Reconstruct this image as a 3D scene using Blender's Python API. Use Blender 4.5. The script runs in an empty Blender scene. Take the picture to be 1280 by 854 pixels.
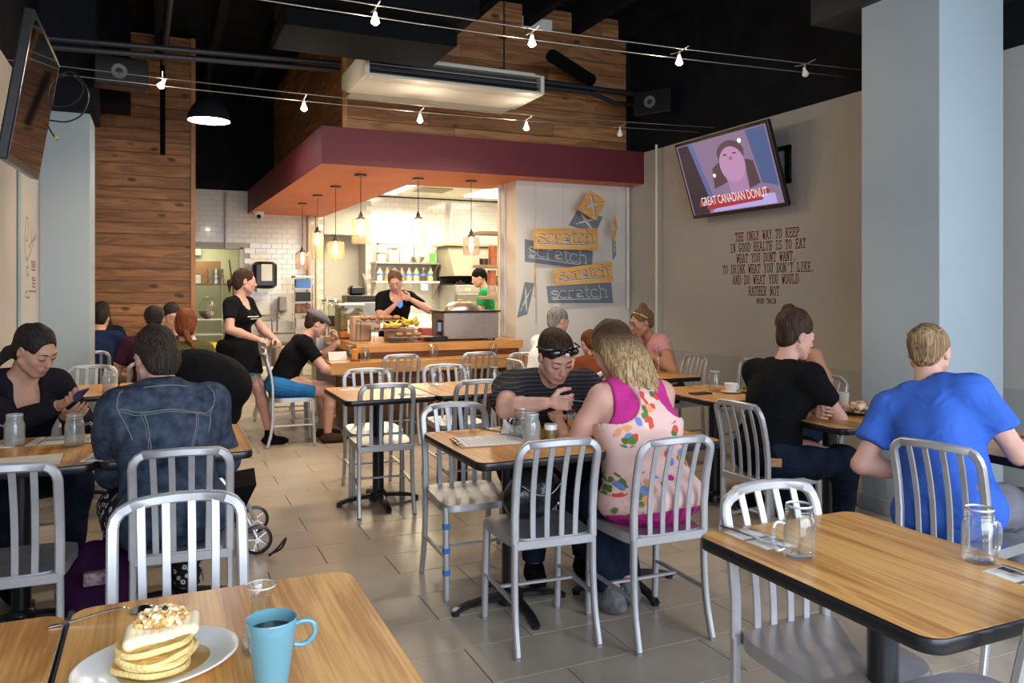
import bpy, bmesh, math, random
import numpy as np
from mathutils import Vector, Matrix, Euler
C = bpy.context.scene.collection
SC = bpy.context.scene
R = math.radians
# ---------------------------------------------------------------- camera (level, perspective-corrected lens)
F_PX, YAW, HORIZON, EYE = 988.8, 0.42081, 363.5, 1.4275
cam_d = bpy.data.cameras.new('camera'); cam = bpy.data.objects.new('camera', cam_d); C.objects.link(cam)
cam.location = (0, 0, EYE); cam.rotation_euler = (R(90), 0, -YAW)
cam_d.sensor_fit = 'HORIZONTAL'; cam_d.sensor_width = 36; cam_d.lens = F_PX/1280*36
cam_d.shift_y = -(427-HORIZON)/1280; cam_d.clip_start = .05; cam_d.clip_end = 100
SC.camera = cam
# ---------------------------------------------------------------- world, lights, exposure
W = bpy.data.worlds.new('world'); SC.world = W; W.use_nodes = True
bgn = W.node_tree.nodes['Background']; bgn.inputs[0].default_value = (.55, .68, .9, 1); bgn.inputs[1].default_value = .6
SC.view_settings.view_transform = 'Standard'; SC.view_settings.look = 'None'
SC.view_settings.gamma = 1; SC.view_settings.exposure = 0.18
SC.cycles.use_denoising = True
SC.cycles.max_bounces = 8; SC.cycles.diffuse_bounces = 4; SC.cycles.glossy_bounces = 4; SC.cycles.transmission_bounces = 6; SC.cycles.transparent_max_bounces = 16
SC.cycles.caustics_reflective = False; SC.cycles.caustics_refractive = False
SC.cycles.sample_clamp_indirect = 6

def area(name, loc, rot, sx, sy, power, col, spread=180):
    l = bpy.data.lights.new(name, 'AREA'); l.shape = 'RECTANGLE'; l.size = sx; l.size_y = sy
    l.energy = power; l.color = col; l.spread = R(spread)
    o = bpy.data.objects.new(name, l); C.objects.link(o); o.location = loc; o.rotation_euler = rot
    return o
def point(name, loc, power, col, rad=.03, parent=None, spot=None, rot=None):
    l = bpy.data.lights.new(name, 'SPOT' if spot else 'POINT'); l.energy = power; l.color = col; l.shadow_soft_size = rad
    if spot: l.spot_size = R(spot); l.spot_blend = .6
    o = bpy.data.objects.new(name, l); C.objects.link(o); o.location = loc
    if rot: o.rotation_euler = rot
    return o
DAY = (.78, .87, 1.0); WARM = (1.0, .72, .42); KIT = (1.0, .88, .62)
# daylight through the street windows behind the camera, and a cool area light by the right wall
area('daylight_area', (1.9, -1.50, 1.85), (R(74), 0, 0), 5.2, 2.4, 310, DAY)
area('daylight_area', (4.9, 1.2, 1.7), (R(90), 0, R(90)), 1.9, 2.0, 26, DAY)
# fluorescent kitchen ceiling
area('kitchen_light', (2.75, 9.9, 2.80), (0, 0, 0), .6, 1.2, 92, KIT)
area('kitchen_light', (4.6, 10.2, 2.95), (0, 0, 0), .6, 1.2, 85, KIT)
area('kitchen_light', (3.4, 12.0, 2.80), (0, 0, 0), 1.2, .6, 75, KIT)
area('store_room_light', (.6, 14.3, 2.4), (0, 0, 0), .6, .6, 14, (1, .95, .65))

# ---------------------------------------------------------------- helpers
def on_z(x, y, z=0.0):
    Z = F_PX*(EYE-z)/(y-HORIZON); return at(x, y, Z)
def at(x, y, Z):
    s, c = math.sin(YAW), math.cos(YAW); t = (x-640)/F_PX
    return (Z*(s+t*c), Z*(c-t*s), EYE-(y-HORIZON)/F_PX*Z)
def on_X(x, y, X):
    s, c = math.sin(YAW), math.cos(YAW); t = (x-640)/F_PX; return at(x, y, X/(s+t*c))
def on_Y(x, y, Y):
    s, c = math.sin(YAW), math.cos(YAW); t = (x-640)/F_PX; return at(x, y, Y/(c-t*s))

class MB:
    """collects shapes, then links them as ONE mesh object"""
    def __init__(s): s.v = []; s.f = []; s.m = []; s.sm = []; s.cur = 0
    def add(s, vs, fs, smooth=False):
        o = len(s.v); s.v += [tuple(map(float, v)) for v in vs]
        s.f += [tuple(i+o for i in f) for f in fs]; s.m += [s.cur]*len(fs); s.sm += [smooth]*len(fs)
        return s
    def box(s, a, b, T=None, bev=0):
        (x0, y0, z0), (x1, y1, z1) = a, b
        if bev:
            vs = []; t = bev
            for z, i in ((z0, t), (z0+t, 0), (z1-t, 0), (z1, t)):
                for (x, y, sx, sy) in ((x0, y0, 1, 1), (x1, y0, -1, 1), (x1, y1, -1, -1), (x0, y1, 1, -1)):
                    vs += [(x+sx*(i+t), y+sy*i, z), (x+sx*i, y+sy*(i+t), z)] if (sx*sy > 0) == False else [(x+sx*i, y+sy*(i+t), z), (x+sx*(i+t), y+sy*i, z)]
            fs = [tuple(range(7, -1, -1)), tuple(range(24, 32))]
            for k in range(3):
                for i in range(8): j = (i+1) % 8; fs.append((k*8+i, k*8+j, k*8+8+j, k*8+8+i))
        else:
            vs = [(x, y, z) for z in (z0, z1) for (x, y) in ((x0, y0), (x1, y0), (x1, y1), (x0, y1))]
            fs = [(3, 2, 1, 0), (4, 5, 6, 7), (0, 1, 5, 4), (1, 2, 6, 5), (2, 3, 7, 6), (3, 0, 4, 7)]
        if T is not None: vs = [T @ Vector(v) for v in vs]
        return s.add(vs, fs)
    def cbox(s, c, d, T=None, bev=0):
        return s.box([c[i]-d[i]/2 for i in range(3)], [c[i]+d[i]/2 for i in range(3)], T, bev)
    def prism(s, poly, z0, z1, T=None):
        n = len(poly); vs = [(x, y, z0) for x, y in poly]+[(x, y, z1) for x, y in poly]
        fs = [tuple(range(n-1, -1, -1)), tuple(range(n, 2*n))]+[(i, (i+1) % n, n+(i+1) % n, n+i) for i in range(n)]
        if T is not None: vs = [T @ Vector(v) for v in vs]
        return s.add(vs, fs)
    def tube(s, pts, r, n=10, sec=None, up=None, caps=True, closed=False, smooth=True):
        """sweep: r a number or list; sec = (w, h) for a rounded rectangle section; up fixes the frame"""
        P_ = [Vector(p) for p in pts]; N = len(P_); rs = r if isinstance(r, (list, tuple)) else [r]*N
        if sec:
            w, h, b = sec[0]/2, sec[1]/2, min(sec)*.22
            prof = [(w-b, -h), (w, -h+b), (w, h-b), (w-b, h), (-w+b, h), (-w, h-b), (-w, -h+b), (-w+b, -h)]; n = 8
        else: prof = [(math.cos(2*math.pi*i/n), math.sin(2*math.pi*i/n)) for i in range(n)]
        vs = []; prev = None
        for i, p in enumerate(P_):
            if closed: d = P_[(i+1) % N]-P_[i-1]
            else: d = P_[min(i+1, N-1)]-P_[max(i-1, 0)]
            d.normalize()
            u = Vector(up) if up is not None else (prev if prev is not None else (Vector((0, 0, 1)) if abs(d.z) < .9 else Vector((1, 0, 0))))
            a = u.cross(d)
            if a.length < 1e-6: a = Vector((1, 0, 0)).cross(d)
            a.normalize(); b2 = d.cross(a).normalized(); prev = b2
            k = rs[i] if not sec else (rs[i] if isinstance(r, (list, tuple)) else 1)
            vs += [p+a*x*k+b2*y*k for x, y in prof]
        fs = []
        for i in range(N if closed else N-1):
            j = (i+1) % N
            for q in range(n): fs.append((i*n+q, i*n+(q+1) % n, j*n+(q+1) % n, j*n+q))
        if caps and not closed: fs += [tuple(range(n-1, -1, -1)), tuple(range((N-1)*n, N*n))]
        return s.add(vs, fs, smooth)
    def lathe(s, prof, c=(0, 0, 0), n=20, sy=1, T=None, smooth=True, op=''):
        vs = []; fs = []; N = len(prof)
        for r, z in prof:
            vs += [(c[0]+r*math.cos(2*math.pi*i/n), c[1]+sy*r*math.sin(2*math.pi*i/n), c[2]+z) for i in range(n)]
        for k in range(N-1):
            for i in range(n): j = (i+1) % n; fs.append((k*n+i, k*n+j, k*n+n+j, k*n+n+i))
        if prof[0][0] > 1e-4 and 'b' not in op: fs.append(tuple(range(n-1, -1, -1)))
        if prof[-1][0] > 1e-4 and 't' not in op: fs.append(tuple(range((N-1)*n, N*n)))
        if T is not None: vs = [T @ Vector(v) for v in vs]
        return s.add(vs, fs, smooth)
    def ell(s, c, r, n=14, m=9, T=None):
        prof = [(max(math.sin(math.pi*k/m), 1e-5), -math.cos(math.pi*k/m)) for k in range(m+1)]
        vs = []; fs = []
        for pr, pz in prof: vs += [(c[0]+r[0]*pr*math.cos(2*math.pi*i/n), c[1]+r[1]*pr*math.sin(2*math.pi*i/n), c[2]+r[2]*pz) for i in range(n)]
        for k in range(m):
            for i in range(n): j = (i+1) % n; fs.append((k*n+i, k*n+j, k*n+n+j, k*n+n+i))
        if T is not None: vs = [T @ Vector(v) for v in vs]
        return s.add(vs, fs, True)
    def cyl(s, a, b, r, n=14, r2=None): return s.tube([a, b], [r, r2 if r2 is not None else r], n)
    def mat(s, i): s.cur = i; return s
    def obj(s, name, mats, parent=None, **kw):
        me = bpy.data.meshes.new(name); me.from_pydata(s.v, [], s.f)
        if not isinstance(mats, (list, tuple)): mats = [mats]
        for m in mats: me.materials.append(m)
        me.polygons.foreach_set('material_index', s.m); me.polygons.foreach_set('use_smooth', s.sm)
        if any(s.sm) and not all(s.sm): pass
        me.update()
        if any(s.sm):
            try: me.set_sharp_from_angle(angle=R(42))
            except Exception: pass
        return link(name, me, parent, **kw)

def link(name, me, parent=None, label=None, cat=None, group=None, kind=None, loc=None, rz=None, rot=None, scale=None):
    o = bpy.data.objects.new(name, me); C.objects.link(o)
    if parent is not None: o.parent = parent
    if loc is not None: o.location = loc
    if rz is not None: o.rotation_euler = (0, 0, rz)
    if rot is not None: o.rotation_euler = rot
    if scale is not None: o.scale = (scale,)*3 if not isinstance(scale, tuple) else scale
    return tag(o, label, cat, group, kind)
def tag(o, label=None, cat=None, group=None, kind=None):
    if label: o['label'] = label
    if cat: o['category'] = cat
    if group: o['group'] = group
    if kind: o['kind'] = kind
    return o
def thing(name, label, cat, loc=(0, 0, 0), rz=0, group=None):
    return link(name, None, None, label, cat, group, loc=loc, rz=rz)
def dup(root, loc, rz, label, group=None, scale=None):
    r = root.copy(); C.objects.link(r); r.location = loc; r.rotation_euler = (0, 0, rz)
    if scale: r.scale = (scale,)*3
    r['label'] = label
    if group: r['group'] = group
    for ch in list(root.children):
        c = ch.copy(); C.objects.link(c); c.parent = r
        for g in list(ch.children):
            d = g.copy(); C.objects.link(d); d.parent = c
    return r

# ---------------------------------------------------------------- materials
MATS = {}
def newmat(name):
    m = bpy.data.materials.new(name); m.use_nodes = True
    nt = m.node_tree; return m, nt, nt.nodes, nt.links, nt.nodes['Principled BSDF']
def M(name, col, rough=.5, metal=0., var=.12, vs=6., bump=0., bs=60., emit=0., ecol=None, trans=0., coat=0., ior=1.45, stretch=None, sheen=0, spec=None):
    if name in MATS: return MATS[name]
    m, nt, N, L, B = newmat(name)
    B.inputs['Roughness'].default_value = rough; B.inputs['Metallic'].default_value = metal
    B.inputs['Transmission Weight'].default_value = trans; B.inputs['IOR'].default_value = ior
    B.inputs['Coat Weight'].default_value = coat; B.inputs['Sheen Weight'].default_value = sheen
    if spec is not None: B.inputs['Specular IOR Level'].default_value = spec
    tc = N.new('ShaderNodeTexCoord'); src = tc.outputs['Object']
    if stretch:
        mp = N.new('ShaderNodeMapping'); mp.inputs['Scale'].default_value = stretch; L.new(src, mp.inputs[0]); src = mp.outputs[0]
    nz = N.new('ShaderNodeTexNoise'); nz.inputs['Scale'].default_value = vs; nz.inputs['Detail'].default_value = 4; L.new(src, nz.inputs[0])
    mx = N.new('ShaderNodeMix'); mx.data_type = 'RGBA'
    c1 = [max(0, c*(1-var)) for c in col[:3]]+[1]; c2 = [min(1, c*(1+var)) for c in col[:3]]+[1]
    mx.inputs[6].default_value = c1; mx.inputs[7].default_value = c2
    mr = N.new('ShaderNodeMapRange'); mr.inputs[1].default_value = .3; mr.inputs[2].default_value = .7
    L.new(nz.outputs[0], mr.inputs[0]); L.new(mr.outputs[0], mx.inputs[0]); L.new(mx.outputs[2], B.inputs['Base Color'])
    if bump:
        n2 = N.new('ShaderNodeTexNoise'); n2.inputs['Scale'].default_value = bs; n2.inputs['Detail'].default_value = 3; L.new(src, n2.inputs[0])
        bp = N.new('ShaderNodeBump'); bp.inputs['Strength'].default_value = bump; bp.inputs['Distance'].default_value = .01
        L.new(n2.outputs[0], bp.inputs['Height']); L.new(bp.outputs[0], B.inputs['Normal'])
    if emit:
        B.inputs['Emission Color'].default_value = list(ecol or col)[:3]+[1]; B.inputs['Emission Strength'].default_value = emit
    MATS[name] = m; return m
def glassy(name, tint=(.96, .98, .98), gloss=.12, body=0., bcol=(.8, .8, .8), rough=.02):
    """thin glass: lets light straight through, with Fresnel reflections; body adds frost or liquid haze"""
    if name in MATS: return MATS[name]
    m, nt, N, L, B = newmat(name); N.remove(B); out = N['Material Output']
    t = N.new('ShaderNodeBsdfTransparent'); t.inputs[0].default_value = (*tint, 1)
    g = N.new('ShaderNodeBsdfGlossy'); g.inputs['Roughness'].default_value = rough
    fr = N.new('ShaderNodeLayerWeight'); fr.inputs[0].default_value = .5
    pw = N.new('ShaderNodeMath'); pw.operation = 'POWER'; pw.inputs[1].default_value = 2.4; L.new(fr.outputs['Facing'], pw.inputs[0])
    ad = N.new('ShaderNodeMath'); ad.operation = 'MULTIPLY_ADD'; ad.inputs[1].default_value = .75; ad.inputs[2].default_value = gloss*.45
    L.new(pw.outputs[0], ad.inputs[0])
    mx = N.new('ShaderNodeMixShader'); L.new(ad.outputs[0], mx.inputs[0])
    src = t.outputs[0]
    if body:
        d = N.new('ShaderNodeBsdfDiffuse'); d.inputs[0].default_value = (*bcol, 1)
        m2 = N.new('ShaderNodeMixShader'); m2.inputs[0].default_value = body; L.new(t.outputs[0], m2.inputs[1]); L.new(d.outputs[0], m2.inputs[2]); src = m2.outputs[0]
    L.new(src, mx.inputs[1]); L.new(g.outputs[0], mx.inputs[2]); L.new(mx.outputs[0], out.inputs[0])
    MATS[name] = m; return m
def woodmat(name, c1, c2, scale=1.0, rough=.45, axis=1, bump=.15, knots=False, rnd=.25, dist=2.2, coat=0.):
    """grain runs along axis (0,1,2) of the object's own space"""
    if name in MATS: return MATS[name]
    m, nt, N, L, B = newmat(name); B.inputs['Roughness'].default_value = rough; B.inputs['Coat Weight'].default_value = coat; B.inputs['Specular IOR Level'].default_value = .28
    tc = N.new('ShaderNodeTexCoord'); oi = N.new('ShaderNodeObjectInfo')
    cm = N.new('ShaderNodeVectorMath'); cm.operation = 'MULTIPLY_ADD'
    cx = N.new('ShaderNodeCombineXYZ')
    for i in range(3): L.new(oi.outputs['Random'], cx.inputs[i])
    cm.inputs[1].default_value = (7, 13, 5); L.new(cx.outputs[0], cm.inputs[0]); L.new(tc.outputs['Object'], cm.inputs[2])
    mp = N.new('ShaderNodeMapping'); sc = [11*scale]*3; sc[axis] = 1.1*scale; mp.inputs['Scale'].default_value = sc; L.new(cm.outputs[0], mp.inputs[0])
    n1 = N.new('ShaderNodeTexNoise'); n1.inputs['Scale'].default_value = 1.0; n1.inputs['Detail'].default_value = 5; n1.inputs['Distortion'].default_value = dist*.3; L.new(mp.outputs[0], n1.inputs[0])
    wv = N.new('ShaderNodeMath'); wv.operation = 'MULTIPLY'; wv.inputs[1].default_value = 26; L.new(n1.outputs[0], wv.inputs[0])
    sn = N.new('ShaderNodeMath'); sn.operation = 'SINE'; L.new(wv.outputs[0], sn.inputs[0])
    mp2 = N.new('ShaderNodeMapping'); sc2 = [260*scale]*3; sc2[axis] = 6*scale; mp2.inputs['Scale'].default_value = sc2; L.new(cm.outputs[0], mp2.inputs[0])
    n2 = N.new('ShaderNodeTexNoise'); n2.inputs['Scale'].default_value = 1.0; L.new(mp2.outputs[0], n2.inputs[0])
    a1 = N.new('ShaderNodeMath'); a1.operation = 'MULTIPLY_ADD'; a1.inputs[1].default_value = .24; L.new(sn.outputs[0], a1.inputs[0]); L.new(n2.outputs[0], a1.inputs[2])
    mr = N.new('ShaderNodeMapRange'); mr.inputs[1].default_value = .2; mr.inputs[2].default_value = .8; L.new(a1.outputs[0], mr.inputs[0])
    mx = N.new('ShaderNodeMix'); mx.data_type = 'RGBA'; mx.inputs[6].default_value = (*c1, 1); mx.inputs[7].default_value = (*c2, 1); L.new(mr.outputs[0], mx.inputs[0])
    res = mx.outputs[2]
    if knots:
        mk = N.new('ShaderNodeMapping'); k = [5.5]*3; k[axis] = 2.6; mk.inputs['Scale'].default_value = k; L.new(cm.outputs[0], mk.inputs[0])
        vo = N.new('ShaderNodeTexVoronoi'); vo.inputs['Scale'].default_value = 1.0; L.new(mk.outputs[0], vo.inputs[0])
        mr2 = N.new('ShaderNodeMapRange'); mr2.inputs[1].default_value = .10; mr2.inputs[2].default_value = .17; mr2.inputs[3].default_value = .28; mr2.inputs[4].default_value = 1; L.new(vo.outputs[0], mr2.inputs[0])
        mu = N.new('ShaderNodeMix'); mu.data_type = 'RGBA'; mu.blend_type = 'MULTIPLY'; mu.inputs[0].default_value = 1; L.new(res, mu.inputs[6]); L.new(mr2.outputs[0], mu.inputs[7]); res = mu.outputs[2]
    hs = N.new('ShaderNodeHueSaturation'); vr = N.new('ShaderNodeMapRange'); vr.inputs[3].default_value = 1-rnd; vr.inputs[4].default_value = 1+rnd
    L.new(oi.outputs['Random'], vr.inputs[0]); L.new(vr.outputs[0], hs.inputs['Value']); L.new(res, hs.inputs['Color']); L.new(hs.outputs[0], B.inputs['Base Color'])
    bp = N.new('ShaderNodeBump'); bp.inputs['Strength'].default_value = bump; bp.inputs['Distance'].default_value = .002; L.new(a1.outputs[0], bp.inputs['Height']); L.new(bp.outputs[0], B.inputs['Normal'])
    MATS[name] = m; return m
ALU = M('aluminium', (.50, .50, .52), .48, .75, var=.08, vs=14, bump=.02, bs=200)
ALU_D = M('worn_aluminium_seat', (.50, .50, .52), .42, .8, var=.12, vs=9, bump=.02, bs=160)
BLACK = M('black_paint', (.012, .012, .014), .55, var=.2)
BLACKM = M('black_powder_coat', (.010, .010, .012), .32, 0, var=.2)
EDGE = M('black_table_edge', (.008, .008, .010), .30, 0, var=.1)
LAM = woodmat('oak_laminate', (.40, .165, .035), (.72, .38, .115), .55, .30, axis=1, bump=.03, rnd=.04)
WALLB = M('beige_wall_paint', (.47, .445, .405), .75, var=.03, vs=2, bump=.05, bs=120)
WALLG = M('grey_green_wall_paint', (.37, .38, .35), .7, var=.04, vs=2, bump=.05, bs=120)
WALLW = M('pale_wall_paint', (.50, .49, .45), .7, var=.03, vs=2, bump=.05, bs=120)
COLP = M('blue_grey_column_paint', (.335, .40, .435), .6, var=.03, vs=1.5, bump=.03, bs=150)
CEIL = M('black_ceiling_paint', (.009, .010, .014), .8, var=.3, vs=3, spec=.15)
RED = M('maroon_soffit_paint', (.125, .015, .021), .6, var=.06, vs=2)
ORANGE = M('terracotta_soffit_paint', (.62, .17, .06), .6, var=.05, vs=2)
CEDAR = woodmat('cedar_boards', (.22, .095, .036), (.40, .19, .078), .9, .55, axis=0, bump=.3, knots=True, rnd=.28)
CEDARY = woodmat('cedar_boards_side', (.22, .095, .036), (.40, .19, .078), .9, .55, axis=1, bump=.3, knots=True, rnd=.28)
COUNTER = woodmat('counter_wood', (.42, .19, .06), (.56, .29, .10), .8, .35, axis=0, bump=.05, rnd=.08)
STEEL = M('stainless_steel', (.52, .49, .44), .36, 1., var=.06, vs=5, bump=.02, bs=90)
WHITE = M('white_ceramic', (.80, .79, .76), .18, var=.02)
PAPER = M('paper', (.78, .77, .73), .8, var=.03)
WPLAST = M('white_plastic', (.72, .71, .66), .4, var=.03)
GLASS = glassy('clear_glass')
FROST = glassy('frosted_glass', body=.30, bcol=(.62, .62, .58), rough=.15)
WATER = glassy('water', tint=(.93, .95, .95), gloss=.03, body=.12, bcol=(.6, .6, .58))
BULB = M('lit_bulb', (1, .9, .7), .5, emit=30, ecol=(1, .62, .30))
BULBW = M('lit_lamp_face', (1, 1, 1), .5, emit=28, ecol=(1, .95, .88))
BULBO = M('lit_warm_lamp_face', (1, .7, .4), .5, emit=26, ecol=(1, .62, .28))
# ================================================================ THE SETTING
XL, XR = -.93, 5.0          # side walls of the dining room
YB, YK = 13.0, 7.845        # kitchen back wall, sign wall
HB = 2.985                  # height where the walls turn black
CZ = 4.6                    # underside of the roof deck
def struct(name, bm, m, parent=None, **kw):
    return bm.obj(name, m, parent, kind=None if parent else 'structure', **kw)
# ---- floor: dark grout bed with single porcelain tiles
GROUT = M('dark_grout', (.05, .042, .036), .9)
def tile_mat():
    m, nt, N, L, B = newmat('porcelain_floor_tile')
    tc = N.new('ShaderNodeTexCoord'); oi = N.new('ShaderNodeObjectInfo')
    ad = N.new('ShaderNodeVectorMath'); ad.operation = 'ADD'; L.new(tc.outputs['Object'], ad.inputs[0]); L.new(oi.outputs['Location'], ad.inputs[1])
    n1 = N.new('ShaderNodeTexNoise'); n1.inputs['Scale'].default_value = 2.2; n1.inputs['Detail'].default_value = 5; L.new(ad.outputs[0], n1.inputs[0])
    n2 = N.new('ShaderNodeTexNoise'); n2.inputs['Scale'].default_value = 160; L.new(ad.outputs[0], n2.inputs[0])
    mx = N.new('ShaderNodeMix'); mx.data_type = 'RGBA'; mx.inputs[6].default_value = (.36, .30, .232, 1); mx.inputs[7].default_value = (.48, .41, .325, 1)
    mr = N.new('ShaderNodeMapRange'); mr.inputs[1].default_value = .3; mr.inputs[2].default_value = .7; L.new(n1.outputs[0], mr.inputs[0]); L.new(mr.outputs[0], mx.inputs[0])
    hs = N.new('ShaderNodeHueSaturation'); vr = N.new('ShaderNodeMapRange'); vr.inputs[3].default_value = .93; vr.inputs[4].default_value = 1.06
    L.new(oi.outputs['Random'], vr.inputs[0]); L.new(vr.outputs[0], hs.inputs['Value']); L.new(mx.outputs[2], hs.inputs['Color']); L.new(hs.outputs[0], B.inputs['Base Color'])
    rr = N.new('ShaderNodeMapRange'); rr.inputs[3].default_value = .22; rr.inputs[4].default_value = .38; L.new(n1.outputs[0], rr.inputs[0]); L.new(rr.outputs[0], B.inputs['Roughness'])
    bp = N.new('ShaderNodeBump'); bp.inputs['Strength'].default_value = .04; bp.inputs['Distance'].default_value = .002; L.new(n2.outputs[0], bp.inputs['Height']); L.new(bp.outputs[0], B.inputs['Normal'])
    return m
TILE = tile_mat()
floor = struct('floor', MB().box((XL-.1, -1.8, -.12), (6.6, 15.2, -.0035)), GROUT)
def tile_bm(): return MB().box((-.3003, -.1500, -.012), (.3003, .1500, 0), bev=.0007)
tile_me = tile_bm().obj('tile', TILE).data; bpy.data.objects.remove(bpy.data.objects['tile'])
s_, c_ = math.sin(YAW), math.cos(YAW)
def inview(x, y, z=0, m=70):
    Z = x*s_+y*c_
    if Z < .35: return None
    px = 640+F_PX*(x*c_-y*s_)/Z; py = HORIZON-F_PX*(z-EYE)/Z
    return Z if (-m < px < 1280+m and -m < py < 854+m) else None
vis, rest = [], []
for v in range(-30, 22):
    yc = 5.090-.3048*(v+.5)
    x0 = 1.1137 if v % 2 else 1.1137-.3047
    for k in range(-6, 11):
        xc = x0+.605*k+.3025
        if XL-.1 < xc < (5.2 if yc < 8 else 6.4) and -1.5 < yc < 14.9:
            zs = [inview(xc+a, yc+b, 0, 10) for a in (-.3, 0, .3) for b in (-.15, .15)]; zs = [z for z in zs if z]
            (vis if zs else rest).append((min(zs) if zs else 99, xc, yc))
vis.sort(); rest += vis[300:]
for _, xc, yc in vis[:300]: link('tile', tile_me, floor, loc=(xc, yc, 0))
mb = MB()
for _, xc, yc in rest: mb.box((xc-.301, yc-.1508, -.012), (xc+.301, yc+.1508, 0))
mb.obj('tile_field', TILE, floor, kind='stuff')
# ---- dining room walls
def two_tone(name, box, low=WALLB, lowz=None, wains=None):
    (x0, y0, x1, y1) = box; mb = MB(); top = lowz or HB
    if wains: mb.mat(2).box((x0, y0, 0), (x1, y1, wains)); mb.mat(0).box((x0, y0, wains), (x1, y1, top))
    else: mb.box((x0, y0, 0), (x1, y1, top))
    mb.mat(1).box((x0, y0, top), (x1, y1, CZ))
    return struct(name, mb, [low, CEIL, WALLG])
two_tone('wall_right', (XR, -1.7, XR+.12, 8.26), wains=.80)
two_tone('wall_left', (XL-.12, -1.7, XL, 13.1), low=WALLW)
# street front with its big windows
mb = MB()
mb.box((XL, -1.75, 0), (XR, -1.63, .45)).box((XL, -1.75, 3.05), (XR, -1.63, CZ))
for x in (XL, .55, 2.03, 3.5, XR-.1): mb.box((x, -1.74, .45), (x+.1, -1.64, 3.05))
struct('wall_front', mb, BLACK)
# ceiling deck with joists
ceiling = struct('ceiling', MB().box((XL-.1, -1.8, CZ), (6.6, 13.2, CZ+.15)), CEIL)
jm = MB().box((-.045, -1.6, CZ-.29), (.045, 12.9, CZ)).obj('joist', CEIL, ceiling).data
bpy.data.objects.remove(bpy.data.objects['joist'])
for k in range(10): link('joist', jm, ceiling, loc=(-.6+.61*k, 0, 0))
BEAM = M('dark_steel_beam', (.02, .02, .026), .6)
struct('trim_1', MB().box((4.17, 2.9, 3.285), (6.0, 4.2, 3.6)), BEAM)      # dropped beam over the right column
# ---- columns
mb = MB().box((4.225, 3.24, 0), (4.797, 3.812, 3.29), bev=.004); struct('wall_column_right', mb, COLP)
mb = MB().box((XL, 7.87, 0), (-.545, 8.45, 2.985), bev=.004); struct('wall_column_left', mb, COLP)
struct('trim_2', MB().box((XL, 7.80, 2.985), (-.50, 8.50, 4.6)), CEIL)
# baseboard of column
struct('trim_3', MB().box((4.213, 3.228, 0), (4.809, 3.824, .10), bev=.003), M('grey_baseboard', (.30, .33, .33), .6))
# ---- sign wall between dining room and kitchen
mb = MB().box((3.56, YK, 0), (XR, 8.26, 3.0)); wsign = struct('wall_sign', mb, M('cream_wall_paint', (.66, .63, .57), .7, var=.03, vs=2, bump=.05, bs=120))
struct('trim_4', MB().box((3.545, 8.13, 0), (3.562, 8.262, 2.63)), M('pale_blue_edge', (.48, .52, .56), .6))
struct('trim_5', MB().box((3.535, 8.255, 0), (3.575, 8.30, 2.63)), M('cream_edge', (.75, .68, .52), .6))
# ---- soffit (L-shaped dropped bulkhead)
SZ = 2.631
poly = [(1.412, 7.56), (XR, 7.53), (XR, YK), (3.62, YK), (3.62, 8.66), (2.60, 8.72), (2.45, YB), (1.28, YB)]
mb = MB(); n = len(poly)
mb.mat(0).prism(poly, SZ, SZ+.36); mb.m[0] = 1
sof = struct('ceiling_soffit', mb, [RED, ORANGE])
# ---- cedar cladding: single boards
def board_wall(name, x0, x1, y, z0, z1, pitch, seg, th=.018, axis='x', mat=None, seed=3):
    rnd = random.Random(seed)
    if axis == 'x': base = struct(name, MB().box((x0, y, z0), (x1, y+.10, z1)), BLACK)
    else: base = struct(name, MB().box((y, x0, z0), (y+.10, x1, z1)), BLACK)
    z = z0; r = 0
    while z < z1-.02:
        x = x0; first = True
        while x < x1-.01:
            L_ = seg*(.6+.8*rnd.random()) if seg else 99
            if first and seg: L_ *= rnd.uniform(.3, 1)
            first = False; xe = min(x1, x+L_)
            if x1-xe < .3: xe = x1
            t = th+rnd.uniform(-.003, .004); h = min(pitch-.004, z1-z)
            cx, L2 = (x+xe)/2, (xe-x)/2-.001
            if axis == 'x': link_board(MB().box((-L2, -t, 0), (L2, .01, h), bev=.0025), base, (cx, y, z), mat or CEDAR)
            else: link_board(MB().box((-t, -L2, 0), (.01, L2, h), bev=.0025), base, (y, cx, z), mat or CEDARY)
            x = xe
        z += pitch; r += 1
    return base
def link_board(mb, base, loc, m):
    o = mb.obj('plank', m, base); o.location = loc
board_wall('wall_wood_left', XL, .372, 10.6, 0, 4.55, .1412, 0)
struct('trim_6', MB().box((.372, 10.55, 0), (.425, 10.72, 4.55)), M('cedar_edge', (.46, .20, .07), .5, var=.2, stretch=(10, 10, 1)))
board_wall('wall_wood_fascia', 1.70, 4.985, YK, SZ+.36, 4.55, .150, 1.5, seed=8)
board_wall('wall_wood_side', YK, YB, 1.70, SZ+.36, 4.55, .150, 1.9, axis='y', seed=5)
struct('trim_7', MB().box((1.665, YK-.03, SZ+.36), (1.712, YK+.02, 4.55)), M('cedar_edge', (.46, .20, .07)))
struct('trim_8', MB().box((4.95, YK-.035, SZ+.355), (5.0, YK+.02, 4.55)), CEIL)
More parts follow.
